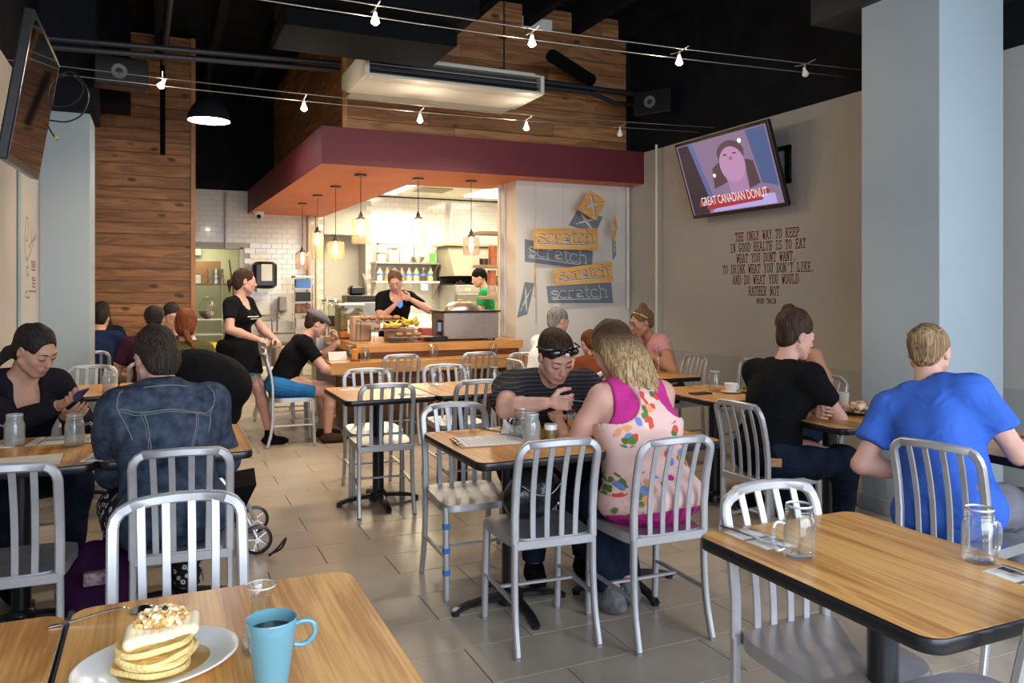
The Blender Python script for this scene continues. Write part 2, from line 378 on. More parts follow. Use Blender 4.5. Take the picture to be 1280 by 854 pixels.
# ---- kitchen and store room shell
KW = M('kitchen_white_wall', (.50, .46, .40), .6, var=.03)
mb = MB().mat(0)
def wb(mb, x0, x1, z0, z1, y0=YB, y1=YB+.15): return mb.box((x0, y0, z0), (x1, y1, z1))
wb(mb, XL, .2, 0, HB); wb(mb, .2, 1.19, 2.08, HB); wb(mb, 1.19, 2.47, 0, HB); wb(mb, 3.15, 4.352, 0, 3.02, YB, YB+.6); wb(mb, 2.47, 3.15, 0, 3.02, YB+.5, YB+.6)
wb(mb, 4.352, 6.5, 0, 3.02)
mb.box((2.46, YB, 0), (2.47, YB+.5, 3.02));  mb.box((2.47, YB, 2.35), (3.15, YB+.5, 3.02))
mb.mat(1).box((XL, YB, HB), (6.5, YB+.15, CZ))
wback = struct('wall_back', mb, [KW, CEIL])
struct('wall_kitchen_right', MB().box((6.4, 8.26, 0), (6.5, YB, 3.02)), KW)
struct('wall_kitchen_inner', MB().box((5.0, 8.2, 0), (6.5, 8.26, 3.02)), KW)
struct('ceiling_kitchen', MB().box((2.46, 8.3, 3.02), (6.5, YB+.6, 3.08)), M('kitchen_ceiling', (.85, .82, .72), .7))
YEL = M('store_room_wall', (.66, .66, .48), .7, var=.04)
struct('wall_store_room', MB().box((-.2, 15.0, 0), (2.0, 15.1, 2.6)).box((-.3, 13.15, 0), (-.2, 15.1, 2.6)).box((1.9, 13.15, 0), (2.0, 15.1, 2.6)), YEL)
struct('ceiling_store_room', MB().box((-.3, 13.15, 2.6), (2.0, 15.1, 2.7)), YEL)
struct('trim_9', MB().box((1.16, YB-.01, 0), (1.215, YB+.16, 2.10)).box((.2, YB-.01, 2.08), (1.215, YB+.16, 2.10)), M('door_jamb', (.62, .60, .52), .5))
# subway tiles, single pieces round the door
SUB = M('glazed_subway_tile', (.74, .70, .65), .12, var=.05, vs=3, coat=.3)
TW, TH = .1625, .081
sub_me = MB().box((-TW/2+.0015, -.008, -TH/2+.0015), (TW/2-.0015, .004, TH/2-.0015), bev=.0015).obj('tile', SUB).data
bpy.data.objects.remove(bpy.data.objects[[o.name for o in bpy.data.objects if o.data == sub_me][0]])
cells = []
for r in range(0, 36):
    z = HB-TH*(r+.5)
    for k in range(-2, 15):
        x = .42+TW*(k+.5*(r % 2))
        if x+TW/2 > 2.46 or x < .35: continue
        if x-TW/2 < 1.215 and z-TH/2 < 2.11: continue
        cells.append((z, x))
for z, x in cells[:300]: link('tile', sub_me, wback, loc=(x, YB, z))
mb = MB()
for r in range(0, 27):
    z = 3.0-TH*(r+.5)
    for (xa, xb, yy) in ((3.16, 6.38, YB),):
        x = xa+TW*(.5 if r % 2 else 0)+TW/2
        while x+TW/2 < xb: mb.box((x-TW/2+.0015, yy-.007, z-TH/2+.0015), (x+TW/2-.0015, yy+.002, z+TH/2-.0015)); x += TW
for z, x in cells[300:]: mb.box((x-TW/2+.0015, YB-.007, z-TH/2+.0015), (x+TW/2-.0015, YB+.002, z+TH/2-.0015))
mb.obj('tile_field', SUB, wback, kind='stuff')
# ================================================================ CHAIRS
def spline(pts, n=6):
    """Catmull-Rom through pts"""
    P_ = [Vector(p) for p in pts]; P_ = [P_[0]*2-P_[1]]+P_+[P_[-1]*2-P_[-2]]; out = []
    for i in range(1, len(P_)-2):
        a, b, c, d = P_[i-1:i+3]
        for k in range(n):
            t = k/n; out.append(.5*((2*b)+(c-a)*t+(2*a-5*b+4*c-d)*t*t+(3*b-a-3*c+d)*t**3))
    out.append(P_[-2]); return out
def back_y(z): # rake of the rear posts and slats
    return -.165-.02*max(0, (z-.55)/.29)-.045*max(0, (z-.55)/.29)**2
def make_chair(label='', group=None, tape=False):
    t = thing('dining_chair', label, 'chair', group=group)
    # hoop
    L_ = [(-.168, back_y(z), z) for z in (.435, .55, .65, .72, .775)]
    for a in (25, 50, 75): L_.append((-.168+.055*(1-math.cos(R(a))), back_y(.8), .775+.055*math.sin(R(a))))
    mid = [(-.06, back_y(.84)-.012, .835), (0, back_y(.84)-.015, .837)]
    path = L_+[(-.113, back_y(.83)-.004, .831)]+mid
    path = path+[(-x, y, z) for x, y, z in path[-2::-1]]
    MB().tube(path, 1, sec=(.031, .024), up=(0, 1, 0)).obj('back_frame', ALU, t)
    for x in (-.098, -.034, .034, .098):
        zz = (.45, .52, .6, .68, .76, .825); bow = .010*(1-(x/.168)**2)
        MB().tube([(x*(.93+.07*(z-.45)/.37), back_y(z)-bow*(z-.45)/.37+.004, z) for z in zz], 1, sec=(.023, .008), up=(0, 1, 0)).obj('slat', ALU, t)
    # seat: dished plate with a turned-down rim
    nx, ny = 14, 14; vs = []; fs = []
    def outline(u, v): # superellipse-like rounded trapezoid
        a = max(abs(u), abs(v)); 
        if a < 1e-9: return 0, 0
        l = math.hypot(u, v); k = a/(l+1e-9); e = (abs(u)**5+abs(v)**5)**.2
        return u/e*a*(.172+.022*(v*.5+.5)), v/e*a*.200+.022
    for j in range(ny+1):
        for i in range(nx+1):
            u, v = -1+2*i/nx, -1+2*j/ny; x, y = outline(u, v); a = max(abs(u), abs(v))
            z = .452-.014*(1-a**2)*(1 if v < .5 else .6)-(.010*max(0, v)**3 if a > .8 else 0)+.006*math.exp(-(u*5)**2)*max(0, v)*(1-a**4)
            vs.append((x, y, z))
    for j in range(ny):
        for i in range(nx): q = j*(nx+1)+i; fs.append((q, q+1, q+nx+2, q+nx+1))
    ring = [i for i in range(nx+1)]+[(j+1)*(nx+1)-1 for j in range(1, ny+1)]+[ny*(nx+1)+i for i in range(nx-1, -1, -1)]+[j*(nx+1) for j in range(ny-1, 0, -1)]
    b = MB(); m = len(vs); n = len(ring)
    vs += [(vs[i][0]*1.01, vs[i][1], .412) for i in ring]+[(vs[i][0]*.97, vs[i][1]*.97, .412) for i in ring]+[(vs[i][0]*.97, vs[i][1]*.97, .440) for i in ring]
    for k in range(n):
        j = (k+1) % n
        fs += [(ring[j], ring[k], m+k, m+j), (m+j, m+k, m+n+k, m+n+j), (m+n+j, m+n+k, m+2*n+k, m+2*n+j)]
    fs.append(tuple(range(m+2*n, m+3*n)))
    b.add(vs, fs, True); b.obj('seat', ALU_D, t)
    MB().box((-.165, -.180, .410), (.165, -.160, .447), bev=.003).obj('seat_rail', ALU, t)
    for sx in (-1, 1):
        f = MB().tube([(sx*.170, .185, .43), (sx*.172, .196, .2), (sx*.172, .205, .012)], 1, sec=(.026, .026), up=(0, 1, 0)).obj('leg', ALU, t)
        MB().lathe([(.013, 0), (.013, .012)], (sx*.172, .205, 0), 10).obj('glide', M('grey_glide', (.25, .25, .25), .5), f)
        r = MB().tube(spline([(sx*.168, -.165, .44), (sx*.169, -.165, .30), (sx*.171, -.178, .15), (sx*.174, -.212, .012)], 4), 1, sec=(.024, .028), up=(0, 1, 0)).obj('leg', ALU, t)
        MB().lathe([(.013, 0), (.013, .012)], (sx*.174, -.212, 0), 10).obj('glide', M('grey_glide', (.25, .25, .25), .5), r)
        MB().tube([(sx*.170, -.170, .20), (sx*.172, .196, .20)], 1, sec=(.020, .013), up=(0, 0, 1)).obj('stretcher', ALU, t)
        if tape and sx == tape:
            tp = M('blue_tape', (.03, .16, .42), .6)
            for z in (.355, .265, .15):
                pass
    MB().tube([(-.166, .03, .20), (.166, .03, .20)], 1, sec=(.018, .012), up=(0, 0, 1)).obj('stretcher', ALU, t)
    return t
G_CH = 'brushed aluminium slat-back dining chairs'
chair0 = None
def chair(x, y, ang, label, sc=1.0):
    """ang: compass facing, 0 = towards the kitchen (+Y), 90 = towards the right wall (+X)"""
    global chair0
    if chair0 is None: chair0 = make_chair(label, G_CH); o = chair0
    else: o = dup(chair0, (0, 0, 0), 0, label, G_CH)
    o.location = (x, y, 0); o.rotation_euler = (0, 0, -R(ang)); return o
S = 'aluminium slat-back chair '
chair(1.455, 2.975, 4, S+'with a black handbag on its seat, in front of the middle table')
chair(1.895, 2.830, 1, S+'the woman in the floral top sits on')
chair(1.335, 5.075, 5, S+'standing alone nearest on the left side of the empty double table')
chair(1.405, 5.590, 183, S+'behind the empty double table, left one, facing the camera')
chair(2.05, 5.68, 181, S+'behind the empty double table, right one, facing the camera')
chair(1.945, 5.03, 3, S+'near the empty double table, partly behind the striped shirt')
chair(2.03, 7.22, 0, S+'at the wooden bar, left of two behind the empty tables')
chair(2.80, 7.20, 2, S+'at the wooden bar, right of two behind the empty tables')
chair(3.25, 6.95, 20, S+'at the wooden bar, only a corner showing beside the striped shirt')
chair(1.12, 7.56, 93, S+'the man in the flat cap sits on at the bar end')
chair(1.22, 8.45, 95, S+'behind the capped man at the bar end, nearer of two')
chair(1.19, 9.2, 95, S+'behind the capped man at the bar end, farther of two')
c_tape = chair(1.385, 3.625, 182, S+'with blue tape bands on its front leg at the middle table')
chair(1.93, 3.90, 180, S+'the man in the striped polo shirt sits on')
chair(3.005, 3.33, 88, S+'the man in the black shirt and jeans sits on')
chair(1.675, 1.640, 181, S+'tucked under the far side of the front right table')
chair(2.945, 2.155, 80, S+'the woman in the blue shirt sits on')
chair(1.73, 1.19, 2, S+'at the near side of the front right table, mostly hidden')
chair(.058, 2.215, 179, S+'nearest on the left, back hoop above the pancake table')
chair(.095, 3.385, 4, S+'the person in the denim jacket sits on')
chair(-.475, 3.34, 2, S+'empty at the left edge beside a purple backpack')
chair(-.60, 4.82, 178, S+'the woman with the phone sits on')
chair(-.47, 6.72, 180, S+'in front of the left column behind the second table')
chair(-.60, 8.82, 0, S+'behind the left column, one hoop corner showing')
chair(-.05, 7.38, 0, S+'the man in the maroon shirt sits on')
chair(.20, 6.93, 4, S+'the person in the olive top sits on')
chair(.09, 8.84, 180, S+'the dark-haired woman in white sits on')
chair(4.22, 5.85, 270, S+'the woman in the pink top sits on, by the wall')
chair(4.52, 5.28, 250, S+'against the right wall behind the coffee cup')
chair(2.98, 6.12, 90, S+'the grey-haired man in white sits on')
chair(2.90, 4.42, 88, S+'left of the coffee cup table behind the floral top')
chair(3.98, 4.07, 268, S+'the tanned woman by the right column sits on')
chair(3.10, 5.20, 5, S+'the auburn-haired child sits on')
tp = M('blue_tape', (.03, .17, .45), .6)
for z in (.345, .235, .135):   # blue tape round the front leg of one chair (its left side, facing the camera)
    zz = z; y = .196 if z > .2 else .200
    MB().cbox((.172, y+(.43-z)*.0, z), (.029, .029, .024)).obj('tape_band', tp, c_tape)
# ================================================================ TABLES
def rrect(w, d, r, n=6):
    pts = []
    for cx, cy, a0 in ((w/2-r, -d/2+r, -90), (w/2-r, d/2-r, 0), (-w/2+r, d/2-r, 90), (-w/2+r, -d/2+r, 180)):
        for k in range(n+1): a = R(a0+90*k/n); pts.append((cx+r*math.cos(a), cy+r*math.sin(a)))
    return pts
TZ = .745
def make_table(w=.597, d=.752):
    t = thing('pedestal_table', '', 'table')
    MB().prism(rrect(w-.008, d-.008, .045), TZ-.028, TZ).obj('tabletop', LAM, t)
    e = MB(); o_, i_ = rrect(w, d, .049), rrect(w-.009, d-.009, .0445); n = len(o_)
    prof = [(0, TZ-.0005), (.4, TZ-.0015), (1, TZ-.006), (1, TZ-.030), (.5, TZ-.034), (0, TZ-.034)]
    vs = []
    for k, z in prof: vs += [(i_[q][0]+(o_[q][0]-i_[q][0])*k, i_[q][1]+(o_[q][1]-i_[q][1])*k, z) for q in range(n)]
    fs = [(a*n+q, a*n+n+q, a*n+n+(q+1) % n, a*n+(q+1) % n) for a in range(5) for q in range(n)]
    e.add(vs, fs, True).obj('edge_band', EDGE, t)
    MB().lathe([(.038, .03), (.038, TZ-.06)], n=20).box((-.13, -.13, TZ-.06), (.13, .13, TZ-.030)).obj('column', BLACKM, t)
    b = MB()
    for a in range(4):
        T = Matrix.Rotation(R(90*a), 4, 'Z')
        pts = [T @ Vector(p) for p in ((.02, 0, .055), (.10, 0, .05), (.20, 0, .038), (.255, 0, .022), (.275, 0, .012))]
        b.tube(pts, [1, 1, .85, .8, .7], sec=(.05, .026), up=(0, 0, 1))
        b.lathe([(.018, 0), (.018, .012)], tuple(T @ Vector((.262, 0, 0))), 10)
    b.lathe([(.06, .02), (.06, .06), (.045, .085), (.038, .09)], n=20)
    b.obj('base', BLACKM, t)
    return t
table0 = make_table()
G_T = 'oak laminate pedestal tables with black edges'
def table(x, y, label, first=[True], rz=0):
    if first[0]: first[0] = False; o = table0; tag(o, label, 'table', G_T); o.location = (x, y, 0); o.rotation_euler = (0, 0, rz); return o
    return dup(table0, (x, y, 0), rz, label, G_T)
T_ = 'black-edged oak laminate table '
table(.130, 1.557, T_+'holding the pancake plate and blue mug')
table(-.472, 1.540, T_+'cut by the left bottom corner, beside the pancake table')
table(1.672, 1.442, T_+'at front right with two empty glass jars')
table(1.455, 3.272, T_+'in the middle, holding a menu clipboard')
table(2.057, 3.272, T_+'between the striped polo man and the floral woman')
table(1.355, 5.235, T_+'set with jars, left half of the empty double table')
table(1.957, 5.230, T_+'set with jars, right half of the empty double table')
table(.075, 3.915, T_+'under the denim jacket person, its right corner free')
table(-.527, 3.895, T_+'in front of the woman with the phone')
table(-.56, 6.140, T_+'second on the left, with a water jar and saucers')
table(.042, 6.140, T_+'second on the left, right half by the stroller')
table(3.405, 4.285, T_+'with a coffee cup, jar and phone near the right wall')
table(3.377, 3.262, T_+'in front of the black shirt man beside the column')
table(3.655, 5.486, T_+'in front of the woman in the pink top')
table(3.46, 2.145, T_+'at the right edge in front of the blue shirt woman')
table(.10, 8.10, T_+'between the maroon shirt man and the cedar wall')
# ================================================================ LETTERING (stroke alphabets, flat print)
def arc(cx, cy, rx, ry, a0, a1, n=10): return [(cx+rx*math.cos(R(a0+(a1-a0)*k/n)), cy+ry*math.sin(R(a0+(a1-a0)*k/n))) for k in range(n+1)]
def sf(x, y, w=1.1): return [(x-w, y), (x+w, y)]
UP = { # 6 x 10 typewriter capitals with slab serifs
 'A': [[(.3, 0), (3, 10), (5.7, 0)], [(1.3, 3.4), (4.7, 3.4)], sf(.4, 0), sf(5.6, 0), [(1.6, 10), (3.2, 10)]],
 'D': [[(1, 0), (1, 10)], [(0, 10), (3, 10)]+arc(3, 5, 2.8, 5, 90, -90)+[(0, 0)]],
 'E': [[(1, 0), (1, 10)], [(5.5, 7.8), (5.5, 10), (0, 10)], [(0, 0), (5.6, 0), (5.6, 2.3)], [(1, 5.2), (4, 5.2)], [(4, 4.2), (4, 6.2)]],
 'G': [arc(3, 5, 2.8, 5, 50, 360-60)+[(4.8, 4), (3.2, 4)], [(4.8, 4), (6, 4)], [(5, 8.2), (5, 10)]],
 'H': [[(1, 0), (1, 10)], [(5, 0), (5, 10)], [(1, 5), (5, 5)], sf(1, 0), sf(1, 10), sf(5, 0), sf(5, 10)],
 'I': [[(3, 0), (3, 10)], sf(3, 0, 2), sf(3, 10, 2)],
 'K': [[(1, 0), (1, 10)], [(5.2, 10), (1, 4.2)], [(2.4, 6), (5.4, 0)], sf(1, 0), sf(1, 10), sf(5, 10), sf(5.4, 0, .8)],
 'L': [[(1.5, 0), (1.5, 10)], [(.2, 0), (5.7, 0), (5.7, 3)], sf(1.5, 10, 1.4)],
 'M': [[(.7, 0), (.7, 10), (3, 4), (5.3, 10), (5.3, 0)], sf(.7, 0, .8), sf(5.3, 0, .8), [(0, 10), (1, 10)], [(5, 10), (6, 10)]],
 'N': [[(1, 0), (1, 10), (5, 0), (5, 10)], sf(1, 0), [(0, 10), (1.2, 10)], sf(5, 10)],
 'O': [arc(3, 5, 2.7, 5, 0, 360, 16)],
 'P': [[(1, 0), (1, 10)], [(0, 10), (3.4, 10)]+arc(3.4, 7.4, 2.1, 2.6, 90, -90, 8)+[(1, 4.8)], sf(1.2, 0, 1.5)],
 'R': [[(1, 0), (1, 10)], [(0, 10), (3.2, 10)]+arc(3.2, 7.6, 2, 2.4, 90, -90, 8)+[(1, 5.2)], [(3.2, 5.2), (5.2, 0), (6, 0)], sf(1, 0)],
 'S': [arc(3, 7.5, 2.3, 2.5, 20, 270, 10)+arc(3, 2.5, 2.5, 2.5, 90, -160, 10), [(5.3, 8), (5.3, 10)], [(.6, 0), (.6, 2.3)]],
 'T': [[(3, 0), (3, 10)], [(.2, 7.8), (.2, 10), (5.8, 10), (5.8, 7.8)], sf(3, 0, 1.4)],
 'U': [[(1, 10), (1, 3)]+arc(3, 3, 2, 3, 180, 360, 8)+[(5, 10)], sf(1, 10), sf(5, 10)],
 'W': [[(.4, 10), (1.6, 0), (3, 7), (4.4, 0), (5.6, 10)], sf(.5, 10, .9), sf(5.5, 10, .9)],
 'Y': [[(.6, 10), (3, 4.8), (5.4, 10)], [(3, 4.8), (3, 0)], sf(3, 0, 1.4), sf(.7, 10, .9), sf(5.3, 10, .9)],
 'C': [arc(3, 5, 2.7, 5, 50, 310, 14)], ',': [[(3, 1), (2.2, -1.6)]], '.': [[(2.7, .3), (3.3, .3)]], "'": [[(3, 10), (2.8, 7.4)]], ' ': []}
LOW = { # light slab lowercase of the hanging sign
 's': [arc(2.6, 5, 1.9, 1.6, 25, 260, 10)+arc(2.6, 1.7, 2.2, 1.75, 85, -165, 10), [(4.5, 5.2), (4.5, 6.5)], [(.4, .2), (.4, 1.8)]],
 'c': [arc(2.9, 3.2, 2.6, 3.3, 40, 320, 14)],
 'r': [[(1.2, 0), (1.2, 6.4), (.2, 6.4)], [(1.2, 4.2)]+arc(3.2, 4.3, 2, 2.1, 170, 50, 6), sf(1.2, 0, 1.3)],
 'a': [arc(2.7, 4.6, 1.9, 1.9, 160, 0, 8)+[(4.6, .6), (5.5, 0)]],
 't': [[(2, 9), (2, 1.6)]+arc(3.3, 1.6, 1.3, 1.5, 180, 320, 6), [(.4, 6.4), (4.2, 6.4)]],
 'h': [[(.2, 9.8), (1.2, 9.8), (1.2, 0)], [(1.2, 4.2)]+arc(3.1, 4.2, 1.9, 2.3, 160, 0, 8)+[(5, 0)], sf(1.2, 0, 1.1), sf(5, 0, 1.1)]}
def ribbon(mb, pts, w, fr, d=.0008):
    """flat stroke, one quad per segment; fr maps (u, v, depth) to a world point"""
    P_ = [Vector((p[0], p[1])) for p in pts]
    for a, b in zip(P_, P_[1:]):
        t = b-a
        if t.length < 1e-9: continue
        t.normalize(); n = Vector((-t.y, t.x))*w/2; e = t*w*.35
        mb.add([fr(q.x, q.y, d) for q in (a+n-e, b+n+e, b-n+e, a-n-e)], [(0, 1, 2, 3)])
def write(mb, s, fr, u0, v0, cw, ch, w, font=UP, gw=6, pitch=7.6, d=.0008):
    u = u0
    for ch_ in s:
        for st in font.get(ch_, []): ribbon(mb, [(u+x*cw, v0+y*ch) for x, y in st], w, fr, d)
        u += pitch*cw
    return u
def onwall(X=None, Y=None, sgn=1):
    """frame on a wall: u = metres along it in reading direction"""
    if X is not None: return lambda u, v, d: (X-d*sgn, -u*sgn, v)
    return lambda u, v, d: (u, Y-d, v)
# quote on the right wall (read towards the camera side, so u = -Y)
QM = M('brick_red_lettering', (.22, .028, .022), .7, var=.1)
quote = thing('wall_lettering', 'dark red typewriter lettering of a six-line quotation on the right wall', 'lettering', (XR, 5.6, 1.3)); fr = lambda u, v, d: (-d, -u-5.6, v-1.3)
rows = [("THE ONLY WAY TO KEEP", (919, 300), (999, 294)), ("IN GOOD HEALTH IS TO EAT", (913, 314), (1007, 308)), ("WHAT YOU DONT WANT,", (921, 327.5), (995, 323)),
        ("TO DRINK WHAT YOU DON'T LIKE,", (903.5, 341), (1018, 337)), ("AND DO WHAT YOU WOULD", (916, 354), (998, 352)), ("RATHER NOT.", (936, 368), (978, 367))]
for s, a, b in rows:
    ya = on_X(*a, XR); yb = on_X(*b, XR); wd = ya[1]-yb[1]; z = (ya[2]+yb[2])/2-.012
    n = len(s); cw = wd/(7.6*n-1.6); mb = MB(); write(mb, s, fr, -ya[1], z, cw, .0078, .0082, pitch=7.6); mb.obj('text_line', QM, quote, kind='stuff')
ya, yb = on_X(946, 379, XR), on_X(970, 378, XR); cw = (ya[1]-yb[1])/(7.6*10-1.6); mb = MB(); write(mb, "MARK TWAIN", fr, -ya[1], (ya[2]+yb[2])/2-.006, cw, .0043, .0055)
mb.obj('text_line', QM, quote, kind='stuff')
# faint coffee drawing on the left wall (reads with u = +Y)
mb = MB(); fl = lambda u, v, d: (XL+d, u, v)
def yz(x, y): q = on_X(x, y, XL); return (q[1], q[2])
for pts in ([(33, 271), (31, 290), (30.5, 305), (32, 322), (34, 326), (38, 315), (43, 300), (45, 296)], [(33, 271), (35, 274), (35.5, 290), (34, 301), (32.5, 300)], [(38, 277), (39, 300)], [(40, 287), (39, 303)], [(42, 285), (41.5, 300)], [(36, 310), (39, 303), (42, 299), (44.5, 292)],
            [(34, 333), (32.5, 339), (34, 346), (36, 342), (35.5, 335), (34, 333)], [(34, 364), (32, 366), (31.8, 370), (34, 373), (37, 371), (37.5, 367)], [(36, 364), (45, 364.5)], [(45, 362), (45, 367)],
            [(39, 327), (44, 328)], [(39, 330), (44, 331)], [(39, 333), (44, 334)], [(39, 337), (44, 338)], [(40, 347), (44, 348)], [(40, 350), (44, 351)], [(40, 354), (44, 355)], [(40, 358), (44, 359)]):
    ribbon(mb, [yz(*p) for p in pts], .013, fl)
tag(mb.obj('wall_drawing', M('faded_red_line', (.22, .07, .05), .7)), 'dark red line drawing of a cup and script on the left wall', 'drawing')
# ================================================================ HANGING SIGN AND ITS PAINTED SHADOW
PANEL = woodmat('birch_sign_panel', (.62, .30, .075), (.72, .40, .13), 1.0, .45, axis=0, bump=.05, rnd=.05)
DKL = M('cut_edge_shadow_brown', (.10, .055, .03), .6); CUTL = M('cut_through_grey', (.50, .49, .46), .7, var=.03)  # dark brown offset copies stand in for shadow inside the cut edges
SHD = M('slate_blue_shadow_paint', (.175, .225, .265), .7, var=.04); PLET = M('pale_painted_letters', (.62, .60, .55), .7, var=.03)  # the signs' shadows, painted on the wall as flat colour
def quadframe(c4, y, off=0):
    """c4 = TL, TR, BR, BL world (x, z); u, v in 0..1"""
    tl, tr, br, bl = c4
    def fr(u, v, d):
        tx = tl[0]+(tr[0]-tl[0])*u; tz = tl[1]+(tr[1]-tl[1])*u; bx = bl[0]+(br[0]-bl[0])*u; bz = bl[1]+(br[1]-bl[1])*u
        return (bx+(tx-bx)*v, y-d-off, bz+(tz-bz)*v)
    return fr
def scratch(mb, fr, u0, v0, su, sv, w, d):
    cs = {'s': 5.2, 'c': 5.6, 'r': 5.2, 'a': 5.6, 't': 4.4, 'h': 6.2}; u = u0
    for q in 'scratch':
        for st in LOW[q]:
            pts = [(u+x*su, v0+y*sv) for x, y in st]
            fat = lambda p, f=fr: p
            ribbon2(mb, pts, w, fr, d)
        if q == 'a': mb.add([fr(u+x*su, v0+y*sv, d) for x, y in arc(2.5, 1.9, 2.1, 2.0, 0, 330, 11)]+[fr(u+4.9*su, v0+3.0*sv, d)], [tuple(range(13))])
        u += cs[q]*su
    ribbon2(mb, [(u0+.4*su, v0+1.2*sv), (u0+.4*su, v0-1.2*sv), (u-5.4*su, v0-1.5*sv), (u-5.0*su, v0)], w, fr, d)
def ribbon2(mb, pts, w, fr, d):
    W_ = [Vector(fr(u, v, d)) for u, v in pts]; L_, R_ = [], []
    for i, p in enumerate(W_):
        t = W_[min(i+1, len(W_)-1)]-W_[max(i-1, 0)]; t.y = 0
        if t.length < 1e-9: t = Vector((1, 0, 0))
        t.normalize(); n = Vector((-t.z, 0, t.x))*w/2; L_.append(p+n); R_.append(p-n)
    m = len(W_); mb.add(L_+R_, [(i, i+1, m+i+1, m+i) for i in range(m-1)])
def sign(name, c4, y, label, kind, depth=.008):
    fr = quadframe(c4, y); t = thing(name, label, 'sign', (c4[3][0], y, c4[3][1]), 0)
    off = Vector(t.location)
    def sub(mb): mb.v = [tuple(Vector(v)-off) for v in mb.v]; return mb
    p = [fr(0, 1, 0), fr(1, 1, 0), fr(1, 0, 0), fr(0, 0, 0)]
    q = [(a[0], a[1]+depth, a[2]) for a in p]
    sub(MB().add(p+q, [(0, 3, 2, 1), (4, 5, 6, 7), (0, 1, 5, 4), (1, 2, 6, 5), (2, 3, 7, 6), (3, 0, 4, 7)])).obj('panel', PANEL if kind[0] == 'w' else SHD, t)
    if kind[1:] == 'word':
        if kind[0] == 'w':
            a = MB(); scratch(a, lambda u, v, d: tuple(Vector(fr(u, v, d))+Vector((.006, 0, .006))), .05, .30, .0232, .062, .013, .001); sub(a).obj('lettering', DKL, t)
        b = MB(); scratch(b, fr, .05, .30, .0232, .062, .0115, .0018); sub(b).obj('lettering', CUTL if kind[0] == 'w' else PLET, t)
    else:
        m_ = CUTL if kind[0] == 'w' else PLET; b = MB()
        for prof in ([(.28, .30), (.33, .26), (.72, .64), (.70, .72), (.63, .70), (.28, .36)], [(.18, .20), (.22, .16), (.30, .24), (.26, .29)], [(.70, .73), (.74, .70), (.84, .80), (.80, .84)]):
            b.add([fr(u, v, .0015) for u, v in prof], [tuple(range(len(prof)))])
        b.add([fr(u, v, .002) for u, v in ((.88, .14), (.84, .10), (.44, .46), (.14, .86), (.30, .78), (.52, .58))], [(0, 1, 2, 3, 4, 5)])
        if kind[0] == 'w':
            c = MB(); c.add([(x+.008, yy+.0012, z+.006) for x, yy, z in b.v], [f for f in b.f]); sub(c).obj('cutout_edge_shadow', DKL, t)
        sub(b).obj('cutout', m_, t)
    if kind[0] == 'w':
        h = MB()
        for u in (.15, .85):
            a = Vector(fr(u, .96, 0)); h.tube([a, (a.x, a.y, SZ)], .0012, 5)
        sub(h).obj('hanging_wire', M('thin_wire', (.3, .3, .3), .4, .8), t)
    return t
YS = 7.60; kS = YS/7.4
def q4(pts, y): return [(on_Y(*p, y)[0], on_Y(*p, y)[2]) for p in pts]
sign('hanging_sign', q4([(667.5, 286), (747.5, 285.5), (747.5, 313), (667.5, 311)], YS), YS, 'upper wooden panel cut with the word scratch, hanging level', 'wword')
sign('hanging_sign', q4([(693, 337), (764.5, 327), (767, 352), (695, 357)], YS), YS, 'lower wooden panel cut with the word scratch, hanging tilted', 'wword')
sign('hanging_sign', q4([(737, 237), (757.5, 251), (745, 276), (722, 262)], YS), YS, 'wooden diamond panel with a cut rolling pin and knife, at the top', 'wtool')
sign('hanging_sign', q4([(768.5, 265), (772, 284), (767.5, 305), (764.5, 288)], YS), YS, 'thin edge-on wooden diamond with a cut spoon, at the right', 'wtool')
sign('hanging_sign', q4([(668, 332), (669.5, 333), (669.5, 373), (668, 372)], YS), YS, 'narrow wooden panel turned edge-on, hanging low at the left', 'wtool')
YW = YK-.0035
sign('painted_shadow', q4([(656, 299), (741, 314), (740, 338), (656, 327)], YW), YW, 'upper slate blue painted shadow panel reading scratch, slanting on the wall', 'pword', .003)
sign('painted_shadow', q4([(683, 358), (764, 353), (766.5, 379), (685.5, 379)], YW), YW, 'lower slate blue painted shadow panel reading scratch, above the grey-haired man', 'pword', .003)
sign('painted_shadow', q4([(722, 262), (753.5, 271), (744, 292), (711, 281.5)], YW), YW, 'slate blue painted shadow diamond with knife under the wooden diamond', 'ptool', .003)
sign('painted_shadow', q4([(765, 292), (769.5, 302), (770.5, 318), (766, 326)], YW), YW, 'thin slate blue painted shadow sliver beside the pipe at the right', 'ptool', .003)
sign('painted_shadow', q4([(656, 352.5), (668, 354), (659, 393), (646.5, 397)], YW), YW, 'slate blue painted shadow panel with crossed knives at the left wall edge', 'ptool', .003)
